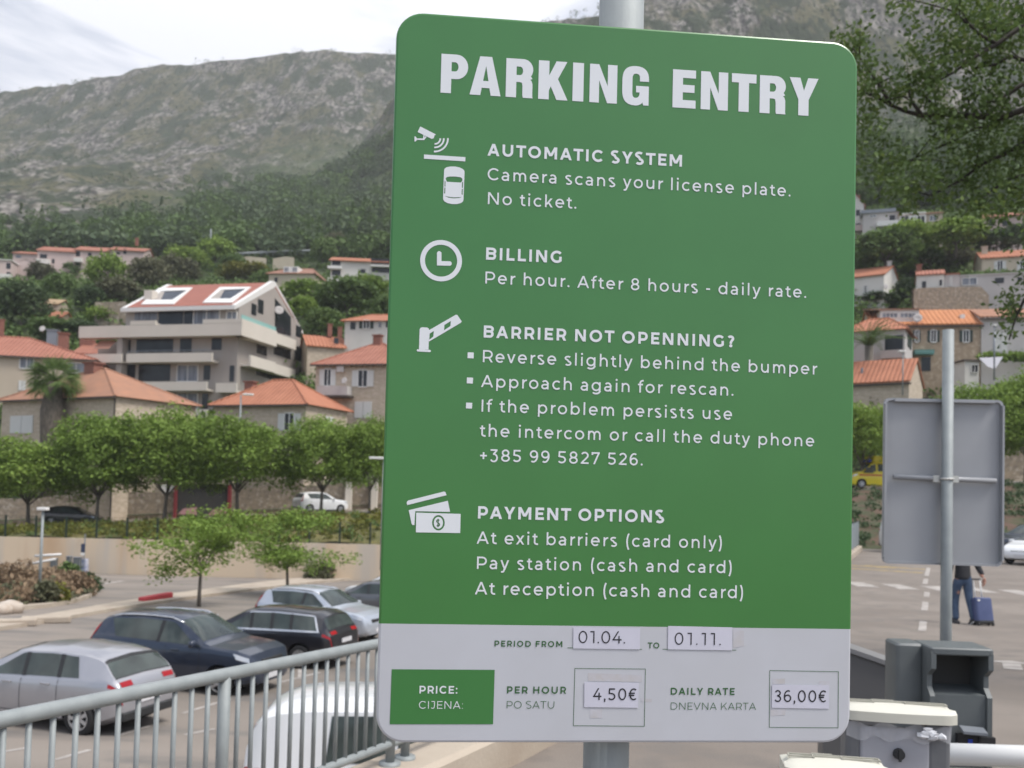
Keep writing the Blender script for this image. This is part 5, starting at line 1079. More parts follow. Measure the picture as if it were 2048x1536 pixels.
# ---- right hillside
h = House('tall_house', 'tall white house with a red roof cut by the right edge of the big sign', 'house', 1690, 412, 139, -20, 1728, depth=8); h.walls(wWhite, 'y', 1.8); h.roof('y', 1.8, tRed, .25, gut=False); h.win(1712, 420, 1720, 431, 'plain'); h.win(1711, 447, 1721, 459, 'plain'); h.box('balcony', h.w - 2.2, h.w + .5, -1, -.02, h.h - 4.2, h.h - 3.3, wPink); h.chimney(1716, 393, 402, 4, .5)
h = House('flat_roofed_house', 'greyish house with a grey flat roof and terrace next to the tall white one', 'house', 1726, 428, 136, -18, 1797, depth=8); h.walls(wLilac); h.roof('flat', 0, metalG, .3, .5); h.win(1779, 431, 1790, 442, 'plain'); h.win(1740, 430, 1752, 434, 'light'); a, b_ = h.at(1754, 443, 'y', -1.6), h.at(1800, 450, 'y', -1.6); h.box('terrace', a.x, b_.x, -1.8, -.02, b_.z, a.z, trimW)
h = House('house', 'white and stone house with a red roof and tall windows above the domed trees', 'house', 1798, 432, 133, -20, 1885, depth=8); h.walls(wBeige, 'x', 1.2); h.roof('x', 1.2, tDk, .2, gut=False); a, b_ = h.at(1799, 427, 'y', -.15), h.at(1852, 447, 'y', -.15); h.box('front_panel', a.x, b_.x, -.15, -.01, b_.z, a.z, trimW)
for q in ((1802, 433, 1817, 443), (1835, 433, 1849, 448)): h.win(*q, 'dark', 'y', -.15)
h.win(1860, 432, 1872, 441, 'light')
h = House('pink_house', 'pink house with a red roof seen through the oak boughs', 'house', 1968, 436, 134, -24, 2045, depth=8); h.walls(wPink, 'x', 1.4); h.roof('x', 1.4, tRed, .3, gut=False); h.win(1978, 440, 1988, 452, 'plain'); h.win(2005, 440, 2015, 452, 'plain')
h = House('cream_house', 'cream house with an orange roof and vine-covered terrace at the right edge', 'house', 1964, 517, 118, -20, 2110, depth=9); h.walls(wCream, 'x', 1.8); h.roof('x', 1.8, tOr, .25, gut=False); h.win(1988, 523, 2012, 541, 'shut_w'); h.win(2034, 523, 2056, 541, 'shut_w'); h.chimney(1969, 495, 512, 3, .7, wBeige); h.box('dish_vent', 6.5, 7, 1.8, 2.3, h.h + .8, h.h + 1.5, trimW)
h = House('annex', 'low white annex with a wide window under the vine terrace', 'house', 1918, 553, 113, -20, 2100, depth=4); h.walls(wLilac); h.roof('flat', 0, wLilac, .1, .15); h.win(1925, 557, 1953, 569, 'light'); h.win(1990, 556, 2008, 566, 'plain'); h.win(2035, 555, 2044, 561, 'plain')
h = House('cottage', 'small pale cottage with a red roof on the rubble terrace', 'house', 1834, 551, 112, -22, 1889, depth=5); h.walls(wWhite, 'x', 1.0); h.roof('x', 1.0, tRed, .15, gut=False); h.win(1844, 563, 1852, 575, 'plain'); h.win(1879, 560, 1884, 571, 'plain'); h.chimney(1838, 531, 540, 2.2, .6)
h = House('shed', 'narrow grey shed leaning against the small red-roofed cottage', 'shed', 1890, 550, 110.9, -22, 1918, depth=4); h.walls(wLilac); h.roof('flat', 0, tRed, .1, .15); h.win(1899, 553, 1905, 572, 'closed_w')
h = House('gabled_house', 'white gabled house with an orange roof beside the big sign', 'house', 1690, 557, 120.5, -35, 1768, depth=9.2); h.walls(wWhite, 'x', 2.0); h.roof('x', 2.0, tOr, .25, gut=False); h.win(1726, 572, 1736, 588, 'shut_w'); h.chimney(1779, 524, 534, 5.2, .5, trimW); dish(h, 1771, 573, .32, 'x', h.w + .3); h.win(1785, 572, 1791, 590, 'closed_w', 'x', h.w, 1)
wall_px('rubble terrace wall under the small cottage and the white annex', [(1828, 577), (1860, 575), (1905, 574), (1962, 573), (1978, 590)], 110, 4.5)
h = House('row_house', 'old brown stone row house with a bright orange tiled roof and green shutters', 'house', 1745, 649, 101, -11, 1962, depth=8, zb=6); h.walls(wOld, 'x', 2.2); h.roof('x', 2.2, tile('bright_pantiles', (.52, .215, .09), (.43, .17, .075), .5), .25)
a, b_ = h.at(1760, 620, 'y', .5), h.at(1838, 644, 'y', .5); h.box('dormer', a.x, b_.x, .45, 3.5, b_.z, a.z, trimW)
for q in ((1765, 627, 1779, 635), (1780, 627, 1794, 635), (1801, 627, 1815, 635), (1817, 627, 1831, 635)): h.win(*q, 'light', 'y', .45)
a, b_ = h.at(1736, 610, 'y', .3), h.at(1843, 619, 'y', .3); b = MB(); b.prism([(a.x, .2, b_.z), (b_.x, .2, b_.z), (b_.x, 4.0, a.z + .15), (a.x, 4.0, a.z + .15)], (0, 0, .12)); b.build('dormer_roof', tDk, h.root); dish(h, 1835, 637, .5, 'y', -.1)
for q in ((1826, 661, 1841, 684), (1855, 661, 1879, 684), (1919, 661, 1945, 684)): h.win(*q, 'shut_g')
h.win(1843, 714, 1861, 742, 'plain'); a, b_ = h.at(1830, 699, 'y', -1), h.at(1869, 708, 'y', -1); h.box('awning', a.x, b_.x, -1, -.02, b_.z, a.z, mat('green_awning', (.045, .17, .15), (.25, .42, .40), scale=1.0, rough=.8, stretch=(.05, .05, 8))); h.box('roof_vent', 15.2 * h.w / 18, 15.9 * h.w / 18, 1.2, 1.9, h.h + .6, h.h + 1.25, trimW)
RH = h
h = House('plaster_house', 'pale plastered house with closed white shutters right of the stone row house', 'house', 1963, 634, (RH.p0 + RH.d * RH.w).y - .12, -11, 2110, depth=8, zb=6); h.walls(wLilac, 'x', 1.5); h.roof('x', 1.5, tOr2, .25); h.win(1988, 665, 2014, 704, 'closed_w'); b_ = MB(); [b_.box((.3 + i * .5, -.14, h.h - .2), (.14, .26, .14)) for i in range(int(h.w / .5))]; b_.build('eave_brackets', trimW, h.root)
h = House('corner_house', 'corner house with an orange hipped roof and porch behind the date palm', 'house', 1690, 664, 96, -30, 1810, depth=6, zb=4); h.walls(wLilac); h.roof('hip', 1.7, tOr, ridge=2, gut=False)
a, b_ = h.at(1770, 672), h.at(1806, 690); h.box('porch_opening', a.x, b_.x, -.04, .3, b_.z - .6, a.z, glassD); h.box('balcony', a.x - .3, b_.x + .3, -1.0, -.06, b_.z - 1.4, b_.z - .6, wLilac); h.win(1815, 668, 1822, 700, 'closed_g', 'x', h.w, 1)
h = House('gabled_house', 'low house with a plain orange roof and stone gable above the street trees', 'house', 1640, 768, 90, -35, 1818, depth=6, zb=3); h.walls(wStone, 'x', 2.3); h.roof('x', 2.3, tOr, .25); b = MB(); a = h.at(1724, 742, 'y', 1.2); b.tube([(a.x, 1.2, a.z - .8), (a.x, 1.2, a.z + .3)], .12, 8); b.build('flue', metalG, h.rf)
h = House('garden_shed', 'white garden shed with a dark window under the white sail', 'shed', 1930, 722, 92, 4, 1958, depth=3, zb=5); h.walls(wWhite); h.roof('flat', 0, gutM, .2, .15); h.win(1943, 730, 1955, 745, 'dark')
b = MB(); q = [P(*p) for p in ((1958, 716, 90), (2006, 714, 92), (1990, 738, 89), (1975, 733, 89))]; b.prism(q, (0, .05, .03)); tag(b.build('shade_sail', mat('white_canvas', (.33, .33, .36), rough=.8)), 'white shade sail stretched beside the white garden shed', 'shade sail')
pts = [(X_, 96.5, 1.6 + e_of(px, py) * 96.5) for px, py in [(rg.uniform(1960, 2080), rg.gauss(712, 3)) for _ in range(90)] for X_ in [(px - CX) / F * 96.5]]
tufts('vine_pergola', pts, .2, folBright, 15, 22, 'leafy vine pergola in front of the plastered house', cr=.3, cat='vine')
pts = [(X_, 113.5, 1.6 + e_of(px, py) * 113.5) for px, py in [(rg.uniform(1920, 2080), rg.gauss(547, 2.5)) for _ in range(110)] for X_ in [(px - CX) / F * 113.5]]
tufts('vine_pergola', pts, .2, folMid, 16, 22, 'vine pergola hanging over the terrace of the cream house', cr=.35, cat='vine')
# lamp posts
pole('slim street lamp standing right of the big sign', 1806, 704, 790, 80, .05, (-.1, .6), name='street_lamp', cat='lamp post', group='street lamps'); pole('slim street lamp in front of the plastered house', 1989, 652, 760, 80, .06, (0, .3), metalG, name='street_lamp', cat='lamp post', group='street lamps')
pole('lamp post with arm in front of the low hipped-roof house', 482, 790, 1040, 71, .06, (.55, .8), name='street_lamp', cat='lamp post', group='street lamps'); pole('lamp post whose flat white head shows left of the big sign', 768, 918, 1140, 57, .06, (-.3, 1.2), name='street_lamp', cat='lamp post', group='street lamps')
pole('grey lamp post rising from the planted island', 86, 1020, 1215, 42, .06, (0, .45), name='street_lamp', cat='lamp post', group='street lamps')
# ================================================================== cars
def paint(n, c, metal=.35, rough=.32): return mat(n, c, rough=rough, metal=metal, coat=.8)
cGlass = mat('car_glass', (.03, .038, .038), (.075, .095, .09), scale=1.3, rough=.05, spec=.42); tyreM = mat('tyre_rubber', (.018, .018, .019), rough=.85); rimM = mat('alloy_rim', (.50, .51, .53), rough=.3, metal=.7); blackP = mat('black_plastic', (.022, .023, .025), rough=.6)  # paler mottling in the car glass colour paints in reflected trees
tailM = mat('red_tail_lamp', (.32, .010, .014), rough=.15); headM = mat('clear_head_lamp', (.55, .57, .60), rough=.08, metal=.4); chromeM = mat('chrome_trim', (.62, .63, .65), rough=.15, metal=.9); plateM = mat('number_plate', (.62, .62, .64), rough=.5); whiteP = paint('white_car_paint', (.72, .73, .74), 0, .35)
PROF = {
 'hatch': dict(top=[(0, .52), (.006, .70), (.014, .90), (.030, 1.0), (.10, 1.31), (.13, 1.365), (.20, 1.42), (.36, 1.46), (.50, 1.43), (.57, 1.37), (.745, .985), (.78, .94), (.90, .83), (.965, .72), (.99, .60), (1, .48)], belt=[(0, .5), (.014, .88), (.05, .985), (.2, .975), (.5, .93), (.74, .905), (.78, .89), (.90, .78), (.965, .68), (1, .46)], win=[(.20, .735, .235, .52, (.30, .48))], ws=(.565, .735), rw=(.040, .095)),
 'suv': dict(top=[(0, .58), (.006, .80), (.015, 1.02), (.035, 1.14), (.095, 1.53), (.16, 1.61), (.34, 1.655), (.50, 1.63), (.565, 1.57), (.715, 1.14), (.75, 1.09), (.90, 1.02), (.965, .93), (.988, .76), (1, .55)], belt=[(0, .55), (.015, 1.0), (.06, 1.12), (.2, 1.10), (.5, 1.05), (.71, 1.04), (.75, 1.03), (.90, .97), (.965, .88), (1, .52)], win=[(.195, .71, .150, .525, (.45,))], ws=(.56, .705), rw=(.042, .09)),
 'wagon': dict(top=[(0, .52), (.005, .72), (.012, .93), (.028, 1.03), (.075, 1.37), (.13, 1.46), (.36, 1.50), (.50, 1.475), (.57, 1.41), (.735, 1.0), (.77, .95), (.90, .84), (.965, .73), (.99, .60), (1, .48)], belt=[(0, .5), (.014, .9), (.05, 1.0), (.2, .985), (.5, .95), (.73, .93), (.77, .90), (.90, .79), (.965, .69), (1, .46)], win=[(.085, .725, .125, .52, (.25, .37, .50))], ws=(.565, .725), rw=(.034, .07)),
 'van': dict(top=[(0, .6), (.004, .98), (.012, 1.32), (.03, 1.58), (.055, 1.71), (.10, 1.79), (.17, 1.83), (.4, 1.85), (.62, 1.81), (.68, 1.72), (.83, 1.16), (.87, 1.09), (.95, .98), (.985, .80), (1, .5)], belt=[(0, .55), (.01, 1.10), (.05, 1.14), (.5, 1.13), (.8, 1.09), (.87, 1.05), (.95, .93), (1, .48)], win=[(.222, .375, .232, .37, ()), (.40, .59, .41, .585, ()), (.615, .80, .62, .69, ())], ws=(.69, .825), rw=(.012, .028)),
}
def car(name, label, cat, kind, pm, X, Y, head, L=4.35, Wd=1.80, H=None, zf=None, group=None, rails=False, cladding=False, chrome=False, spokes=5, wheel_r=.325, seams=(), tint=None, winm=None, panel_win=True):
    pr = PROF[kind]; H0 = max(z for _, z in pr['top']); kz = (H or H0) / H0
    t_xs, t_zs = zip(*pr['top']); b_xs, b_zs = zip(*pr['belt'])
    rz = atan2(head[1], head[0]); z0 = zf(X, Y); root = thing(name, label, cat, (X, Y, z0), rz, group)
    hw = lambda s: Wd / 2 * interp(s, [0, .004, .015, .05, .12, .5, .85, .93, .97, .99, 1], [.70, .80, .87, .945, .985, 1, .985, .94, .87, .79, .62] if kind != 'van' else [.74, .80, .85, .92, .975, 1, .985, .94, .87, .79, .62])
    def ring(s):
        w = hw(s); zt, ze = interp(s, t_xs, t_zs) * kz, interp(s, b_xs, b_zs) * kz; ze = min(ze, zt - .012); zb = interp(s, [0, .05, .1, .9, .95, 1], [.36, .27, .20, .20, .24, .30]); zb = min(zb, ze - .1)
        k = min(1, max(0, (zt - ze) / .42)); rw = w * (.93 - (.19 if kind != 'van' else .10) * k); ze5 = ze
        cr = .035 * k + .012
        return [(0, zb), (.80 * w, zb), (.965 * w, zb + .09), (w, zb + (ze - zb) * .48), (.99 * w, zb + (ze - zb) * .84), (.955 * w, ze5), (rw, ze + (zt - ze) * .90), (rw * .86, zt), (0, zt + cr)]
    def S(s, u, sg=1):
        r = ring(s); i = min(7, int(u)); f = u - i; y = r[i][0] * (1 - f) + r[i + 1][0] * f; z = r[i][1] * (1 - f) + r[i + 1][1] * f; return Vector(((s - .5) * L, sg * y, z))
    ST = sorted(set([0, .003, .006, .010, .014, .02, .03, .04, .055, .07, .085, .1, .115, .13, .16, .19] + [.22 + i * .025 for i in range(28)] + [.91, .93, .945, .955, .965, .975, .982, .988, .994, 1] + [x for x in t_xs]))
    b = MB(); UU = [0, 1, 1.6, 2, 2.5, 3, 3.5, 4, 4.5, 4.8, 5, 5.25, 5.6, 6, 6.4, 7, 7.5, 8]; rows = []
    for s in ST:
        rt = [S(s, u) for u in UU]; rows.append(rt + [Vector((p.x, -p.y, p.z)) for p in reversed(rt[1:-1])])
    b.grid(rows, closed=True); n = len(rows[0]); m_ = len(ST)
    b.f.append(tuple(range(n))); b.m.append(0); b.f.append(tuple((m_ - 1) * n + i for i in reversed(range(n)))); b.m.append(0)
    body = b.build('body', pm, root); me = body.data
    wx = [(.185 - .5) * L, (.815 - .5) * L] if kind != 'van' else [(.2 - .5) * L, (.83 - .5) * L]
    cut = MB()
    for x in wx:
        for sg in (1, -1):
            R_ = Matrix.Rotation(pi / 2, 3, 'X'); cut.tube([(x, sg * (Wd / 2 - .27), wheel_r + .01), (x, sg * (Wd / 2 + .2), wheel_r + .01)], wheel_r + .055, 24)
    co = cut.build('cut', blackP); co.parent = root; md = body.modifiers.new('b', 'BOOLEAN'); md.operation = 'DIFFERENCE'; md.object = co; md.solver = 'EXACT'; md.material_mode = 'TRANSFER'
    bpy.context.view_layer.update(); dg = bpy.context.evaluated_depsgraph_get(); nm = bpy.data.meshes.new_from_object(body.evaluated_get(dg)); body.modifiers.clear(); body.data = nm; bpy.data.objects.remove(co)
    nm.polygons.foreach_set('use_smooth', [True] * len(nm.polygons)); nm.set_sharp_from_angle(angle=radians(32))
    def patch(nm_, m, sa, sb, ua, ub, sg, off=.006, ns=10, nu=5, slant=None, par=None):
        bb = MB(); rr = []
        for j in range(nu + 1):
            u = ua + (ub - ua) * j / nu; f = j / nu; a_, b_ = sa, sb
            if slant: a_, b_ = sa + (slant[0] - sa) * f, sb + (slant[1] - sb) * f
            row = []
            for i in range(ns + 1):
                s = a_ + (b_ - a_) * i / ns; p = S(s, u, sg); du = S(s, min(8, u + .05), sg) - S(s, max(0, u - .05), sg); ds = S(min(1, s + .004), u, sg) - S(max(0, s - .004), u, sg); nn = du.cross(ds).normalized()
                c_ = p - Vector((0, 0, .6)); nn = nn if nn.dot(c_) > 0 else -nn; row.append(p + nn * off)
            rr.append(row)
        bb.grid(rr); return bb.build(nm_, m, par or root, True)
    def patch_top(nm_, m, sa, sb, u0, off=.006, ns=8):
        bb = MB(); us = [u0, 6.5 if u0 < 6.5 else u0 + .05, 7, 7.4, 8]; rr = []
        for i in range(ns + 1):
            s = sa + (sb - sa) * i / ns; row = []
            for u, sg in [(u, 1) for u in us] + [(u, -1) for u in reversed(us[:-1])]:
                p = S(s, u, sg); ds = S(min(1, s + .006), u, sg) - S(max(0, s - .006), u, sg); nn = Vector((-ds.z, 0, ds.x)).normalized(); nn = nn if nn.z > 0 else -nn; row.append(p + nn * off)
            rr.append(row)
        bb.grid(rr); return bb.build(nm_, m, root, True)
    gm = winm or cGlass
    patch_top('windshield', gm, *pr['ws'], 6.15)
    if not (kind == 'van' and not panel_win): patch_top('rear_window', gm, *pr['rw'], 6.3)
    for sg in (1, -1):
        for xa, xb, xc, xd, pil in pr['win']:
            w_ = patch('side_window', gm, xa, xb, 5.10, 5.93, sg, .007, 16, 6, (xc, xd))
            if chrome: patch('chrome_trim', chromeM, xa - .004, xb + .006, 5.0, 5.10, sg, .010, 14, 1, par=w_); patch('chrome_trim', chromeM, xc - .008, xd + .01, 5.93, 6.0, sg, .010, 14, 1, par=w_); patch('chrome_trim', chromeM, xa - .012, xa, 5.0, 5.95, sg, .010, 2, 5, (xc - .012, xc), par=w_)
            for q in pil: patch('window_pillar', blackP, q - .010, q + .010, 5.08, 5.95, sg, .010, 2, 4, (q - .012 + .012, q + .022), par=w_)
        p = S(pr['ws'][1] - .035, 5.12, sg); bb = MB(); bb.rbox(p + Vector((0, sg * .11, .05)), (.12, .20, .14), .045); bb.build('mirror', pm if kind != 'van' else blackP, root, True)
        if kind != 'van':
            for s_, in ((.36,), (.56,)):
                p = S(s_, 4.35, sg); bb = MB(); bb.rbox(p + Vector((0, sg * .02, 0)), (.20, .03, .035), .012); bb.build('door_handle', pm, root)
        for s_ in seams: patch('door_seam', blackP, s_ - .0012, s_ + .0012, 2.2, 5.0, sg, .004, 1, 8)
        if seams: patch('door_seam', blackP, seams[0], seams[-1], 2.2, 2.26, sg, .004, 12, 1); patch('swage_line', pm, .08, .90, 4.28, 4.40, sg, .012, 30, 1)
        patch('headlight', headM, .905, .972, 4.0, 4.85, sg, .007, 8, 3, (.885, .965))
        if kind in ('suv',): patch('taillight', tailM, .004, .05, 4.0, 4.6, sg, .008, 5, 3); patch('taillight', tailM, .012, .035, 4.6, 6.0, sg, .008, 4, 5, (.06, .085))
        else: patch('taillight', tailM, .004, .055, 4.2, 4.8, sg, .008, 5, 3); patch('taillight', tailM, .0135, .026, 6.3 if kind != 'van' else 4.7, 7.35 if kind != 'van' else 5.0, sg, .008, 3, 5)
        if cladding: patch('cladding', blackP, .03, .97, 1.15, 2.25, sg, .008, 30, 2)
        if rails:
            bb = MB(); pts = [S(s_, 6.35, sg) + Vector((0, 0, .028 if .17 < s_ < .53 else .0)) for s_ in [.13, .16, .2, .3, .4, .5, .54, .57]]; bb.tube(pts, .022, 6); bb.build('roof_rail', chromeM if rails == 1 else blackP, root, True)
    if kind == 'hatch': patch_top('spoiler', blackP, .096, .108, 6.2, .014, 3); patch_top('window_surround', blackP, pr['rw'][0] - .003, pr['rw'][0], 6.2, .008, 2)
    fr = MB(); g = S(.992, 5); zg = interp(.97, t_xs, t_zs) * kz; fr.rbox(((.985 - .5) * L + .005, 0, zg - .20), (.06, Wd * .46, .22), .02); fr.build('grille', blackP, root)
    fr = MB(); fr.box((.5 * L + .012, 0, .42), (.02, .52, .11)); fr.build('number_plate', plateM, root); fr = MB(); zr = .78 if kind == 'suv' else (.62 if kind == 'hatch' else .75); fr.box((-.5 * L - .008, 0, zr), (.02, .52, .11)); fr.build('number_plate', plateM, root)
    fr = MB(); fr.rbox((-.495 * L, 0, .38), (.12, Wd * .80, .16), .05); fr.build('bumper_skirt', blackP, root)
    for x in wx:
        for sg in (1, -1):
            R_ = Matrix.Rotation(-sg * pi / 2, 3, 'X'); c = (x, sg * (Wd / 2 - .115), wheel_r); r = wheel_r
            bb = MB(); bb.lathe([(r * .62, .10), (r * .80, .108), (r * .95, .095), (r, .05), (r, -.06), (r * .95, -.10), (r * .6, -.10)], c, 28, R=R_); wh = bb.build('wheel', tyreM, root, True)
            bb = MB(); bb.lathe([(r * .64, .105), (r * .60, .085), (r * .58, .02), (.0, .02)], c, 28, 1, R=R_)
            for k in range(spokes):
                a = 2 * pi * k / spokes
                for da in (-.09, .09):
                    p = [Vector((cos(a + da * 2.2) * r * .18, sin(a + da * 2.2) * r * .18, .085)), Vector((cos(a + da) * r * .60, sin(a + da) * r * .60, .092))]; bb.tube([Vector(c) + R_ @ q for q in p], [.028, .022], 4, 0)
            bb.lathe([(.0, .095), (r * .2, .092), (r * .2, .05)], c, 14, 0, R=R_); bb.lathe([(r * .65, .107), (r * .58, .107), (r * .56, .08)], c, 28, 0, R=R_)
            bb.build('rim', [rimM, blackP], wh, False)
    return root
LF = lambda X, Y: lot_z(Y); RF = lambda X, Y: road_z(Y); SF = lambda X, Y: street_z(X)
def at_px(px, Y): return (px - CX) / F * Y
K1 = 'cars in the lower car park'
c1 = car('hatchback', 'silver hatchback seen from behind at the left edge, nearest the railing', 'car', 'hatch', paint('silver_grey_paint', (.42, .42, .45), .55, .3), -8.55, 17.7, (-.95, .31), 4.34, 1.80, zf=LF, group=K1, spokes=7, seams=(.30, .49, .73))
c2 = car('suv', 'dark blue sport utility car with silver roof rails', 'car', 'suv', paint('dark_blue_paint', (.030, .041, .068), .35, .3), at_px(393, 21.6), 21.6, (.96, -.28), 4.43, 1.86, zf=LF, group=K1, rails=1, cladding=True, seams=(.30, .50, .70))
c3 = car('estate_car', 'black estate car with chrome window trim parked behind the blue car', 'car', 'wagon', paint('black_paint', (.022, .022, .028), .3, .28), -6.55, 25.5, (-.95, .31), 4.77, 1.83, zf=LF, group=K1, chrome=True, spokes=10, seams=(.31, .50, .72))
c4 = car('suv', 'light silver crossover car with its hood cut by the big sign', 'car', 'suv', paint('light_silver_paint', (.50, .54, .60), .45, .3), at_px(655, 31), 31, (.91, -.41), 4.5, 1.85, 1.60, LF, K1, rails=1)
c5 = car('saloon_car', 'grey car behind the silver crossover at the edge of the big sign', 'car', 'hatch', paint('dark_grey_paint', (.13, .135, .145), .5, .3), at_px(762, 38), 38, (-.92, .38), 4.5, 1.82, zf=LF, group=K1)
c6 = car('saloon_car', 'white car showing only its roof beyond the grey car', 'car', 'hatch', whiteP, at_px(792, 43), 43, (-.92, .38), 4.4, 1.8, zf=LF, group=K1)
c7 = car('van', 'white van standing just below the railing', 'van', 'van', whiteP, -.80, 11.5, (1, .02), 4.5, 1.83, 1.79, LF, wheel_r=.32, seams=(.165, .385, .60))
K2 = 'cars on the street'
c8 = car('hatchback', 'black hatchback on the street in front of the stone wall', 'car', 'hatch', paint('black_gloss_paint', (.018, .018, .022), .3), at_px(152, 71.5), 71.5, (1, .07), 4.2, 1.78, zf=SF, group=K2)
c9 = car('suv', 'white car parked uphill of the street trees', 'car', 'suv', whiteP, at_px(644, 76.4), 76.4, (.78, .62), 4.4, 1.83, zf=lambda X, Y: street_z(X) + .07, group=K2)
c10 = car('suv', 'white car showing its headlight at the right edge', 'car', 'hatch', whiteP, at_px(2090, 40), 40, (-.80, -.60), 4.4, 1.83, zf=RF)
c11 = car('suv', 'dark blue car beyond the white car at the right edge', 'car', 'suv', paint('navy_paint', (.02, .03, .055), .3), at_px(2070, 44), 44, (-.9, -.42), 4.5, 1.85, zf=RF)
c12 = car('van', 'white van parked behind the left edge of the grey sign back', 'van', 'van', whiteP, at_px(1842, 46), 46, (.22, -1), 4.6, 1.85, 1.9, RF)
# the ambulance
yelP = mat('ambulance_yellow', (.80, .64, .02), rough=.35, coat=.5); redS = mat('red_stripe', (.55, .05, .03), rough=.4); blueL = mat('blue_beacon', (.02, .06, .45), rough=.15)
amb = car('ambulance', 'yellow ambulance with a red stripe and blue beacon driving past', 'ambulance', 'van', yelP, at_px(1758, 72.4), 72.4, (-1, -.05), 5.3, 1.95, 2.05, SF, wheel_r=.34, panel_win=False)
b = MB(); b.rbox((-.80, 0, 2.2), (3.2, 1.78, .66), .2); b.build('high_roof', yelP, amb, True); b = MB(); b.rbox((.98, .0, 2.14), (.34, 1.2, .24), .08); b.build('beacon', blueL, amb, True)
for sg in (1, -1):
    b = MB(); b.box((-.2, sg * .985, 1.02), (4.3, .02, .10)); b.build('stripe', redS, amb); b = MB(); b.box((1.15, sg * .955, 1.40), (.62, .05, .44)); b.build('cab_window', cGlass, amb)
    b = MB()
    for k in range(3): b.box((-.65, sg * .955, 1.60), (.40, .02 + .003 * k, .11), R=Matrix.Rotation(k * pi / 3, 3, 'Y'))
    b.build('star_mark', blueL, amb)
# ================================================================== railing, barriers, machines
def galv_clone(): return galv
rail_root = thing('steel_railing', 'galvanised steel railing with round handrail and vertical bars at lower left', 'railing', (BL(4), 4, road_z(4)))
RT = lambda Y: .85 - .035 * (Y - 2.9); RB = lambda Y: .235 - .045 * (Y - 4.53)
rp = lambda Y, z: Vector((BL(Y), Y, z))
b = MB(); b.tube([rp(Y, RT(Y)) for Y in (1.2, 3, 5, 7, 9)], [.0275] * 5, 14); b.build('handrail', galv, rail_root, True, world=True)
b = MB(); b.tube([rp(Y, RB(Y)) for Y in (1.2, 3, 5, 7, 9)], [.022] * 5, 10); b.build('bottom_rail', galv, rail_root, True, world=True)
Y = 1.5; dY = .0925 / sqrt(1 + .435 ** 2)
barpx = []
ks = 0
while Y < 7.2:
    px = CX + (.435 - 2.86 / Y) * F
    if abs(Y - 3.88) > .06 and abs(Y - 5.13) > .05:
        b = MB(); b.tube([rp(Y, RB(Y)), rp(Y, RT(Y) - .01)], .0105, 8); b.build('baluster', galv, rail_root, True, world=True)
    Y += dY
for Y in (2.05, 3.88, 5.13, 5.28, 7.0):
    b = MB(); b.tube([rp(Y, road_z(Y) + .25), rp(Y, RT(Y))], .026, 10); b.lathe([(0.001, .27 + road_z(Y)), (.06, .268 + road_z(Y)), (.06, .25 + road_z(Y))], (BL(Y), Y, 0), 14); b.build('post', galv, rail_root, True, world=True)
# ---- mesh panel fence far along the same wall
fr = thing('panel_fence', 'blue-grey panel fence on the low wall beside the access road', 'fence', (BL(36), 36, road_z(36)))
b = MB(); ys = [24 + i * 2 for i in range(13)]; b.grid([[Vector((BL(Y) + o, Y, road_z(Y) + z)) for Y in ys] for o, z in ((-.02, .32), (-.02, 1.45), (.02, 1.45), (.02, .32))]); b.build('panel', mat('perforated_panel', (.19, .225, .24), (.23, .265, .28), scale=20, rough=.6), fr, world=True)
for Y in ys: b = MB(); b.tube([(BL(Y), Y, road_z(Y) + .2), (BL(Y), Y, road_z(Y) + 1.52)], .035, 6); b.build('post', metalG, fr, world=True)
# ---- green wire fence on the concrete wall
gf = thing('wire_fence', 'green wire mesh fence along the top of the beige concrete wall', 'fence', (-20, 60.1, -2)); greenP = mat('green_fence_paint', (.012, .026, .017), rough=.6)
for i in range(30):
    x = -46.5 + i * 1.97; b = MB(); b.box((x, 60.1, wt(x) + .70), (.10, .10, 1.42)); b.build('post', greenP, gf, world=True)
b = MB(); [b.tube([(-60, 60.1, wt(-60) + z), (14, 60.1, wt(14) + z)], .011, 4) for z in [.05 + .13 * k for k in range(11)]]; b.build('wires', greenP, gf, world=True)
# ---- grey sign seen from behind
q = [P(1770, 797, 5.0), P(2003, 797, 5.0), P(2003, 1133, 5.0), P(1769, 1129, 5.0)]
sc = (q[0] + q[1] + q[2] + q[3]) / 4; bw, bh = (q[1] - q[0]).length, (q[0] - q[3]).length
sb = thing('sign_back', 'grey rectangular sign seen from behind on a steel pole', 'sign', sc, radians(-3))
galvBack = mat('grey_sheet_back', (.31, .32, .34), (.34, .35, .37), scale=4, rough=.5, metal=.15, bump=.02)
mb = MB(); rings = []
for ins, y in ((.004, .02), (0, .018), (0, 0), (.013, 0), (.013, .014)): rings.append([Vector((x, y, z)) for x, z in rrect(bw - 2 * ins, bh - 2 * ins, .03 - ins * .6)])
mb.grid(rings, closed=True); n = len(rings[0]); mb.add(rings[0], [tuple(range(n))]); mb.add(rings[-1], [tuple(range(n))]); mb.build('panel', galvBack, sb, auto=35)
mb = MB()
for z in (bh / 2 - .012,): mb.box((0, -.004, z), (bw * .84, .03, .014))
mb.box((-bw / 2 + .006, -.004, 0), (.010, .026, bh * .93)); mb.box((bw / 2 - .006, -.004, 0), (.010, .026, bh * .93)); mb.build('rim', galvBack, sb)
zc = P(1889, 958, 5.0).z - sc.z; mb = MB(); mb.tube([(-.265, -.008, zc + .006), (.275, -.008, zc - .004)], .0135, 8); mb.build('cross_bar', galvBack, sb, True)
pxp = P(1889, 950, 5.0).x - sc.x
mb = MB(); mb.tube([(pxp, -.034, road_z(5) - .1 - sc.z), (pxp, -.034, P(1889, 662, 5).z - sc.z)], .0292, 20); mb.build('post', galv, sb, True)
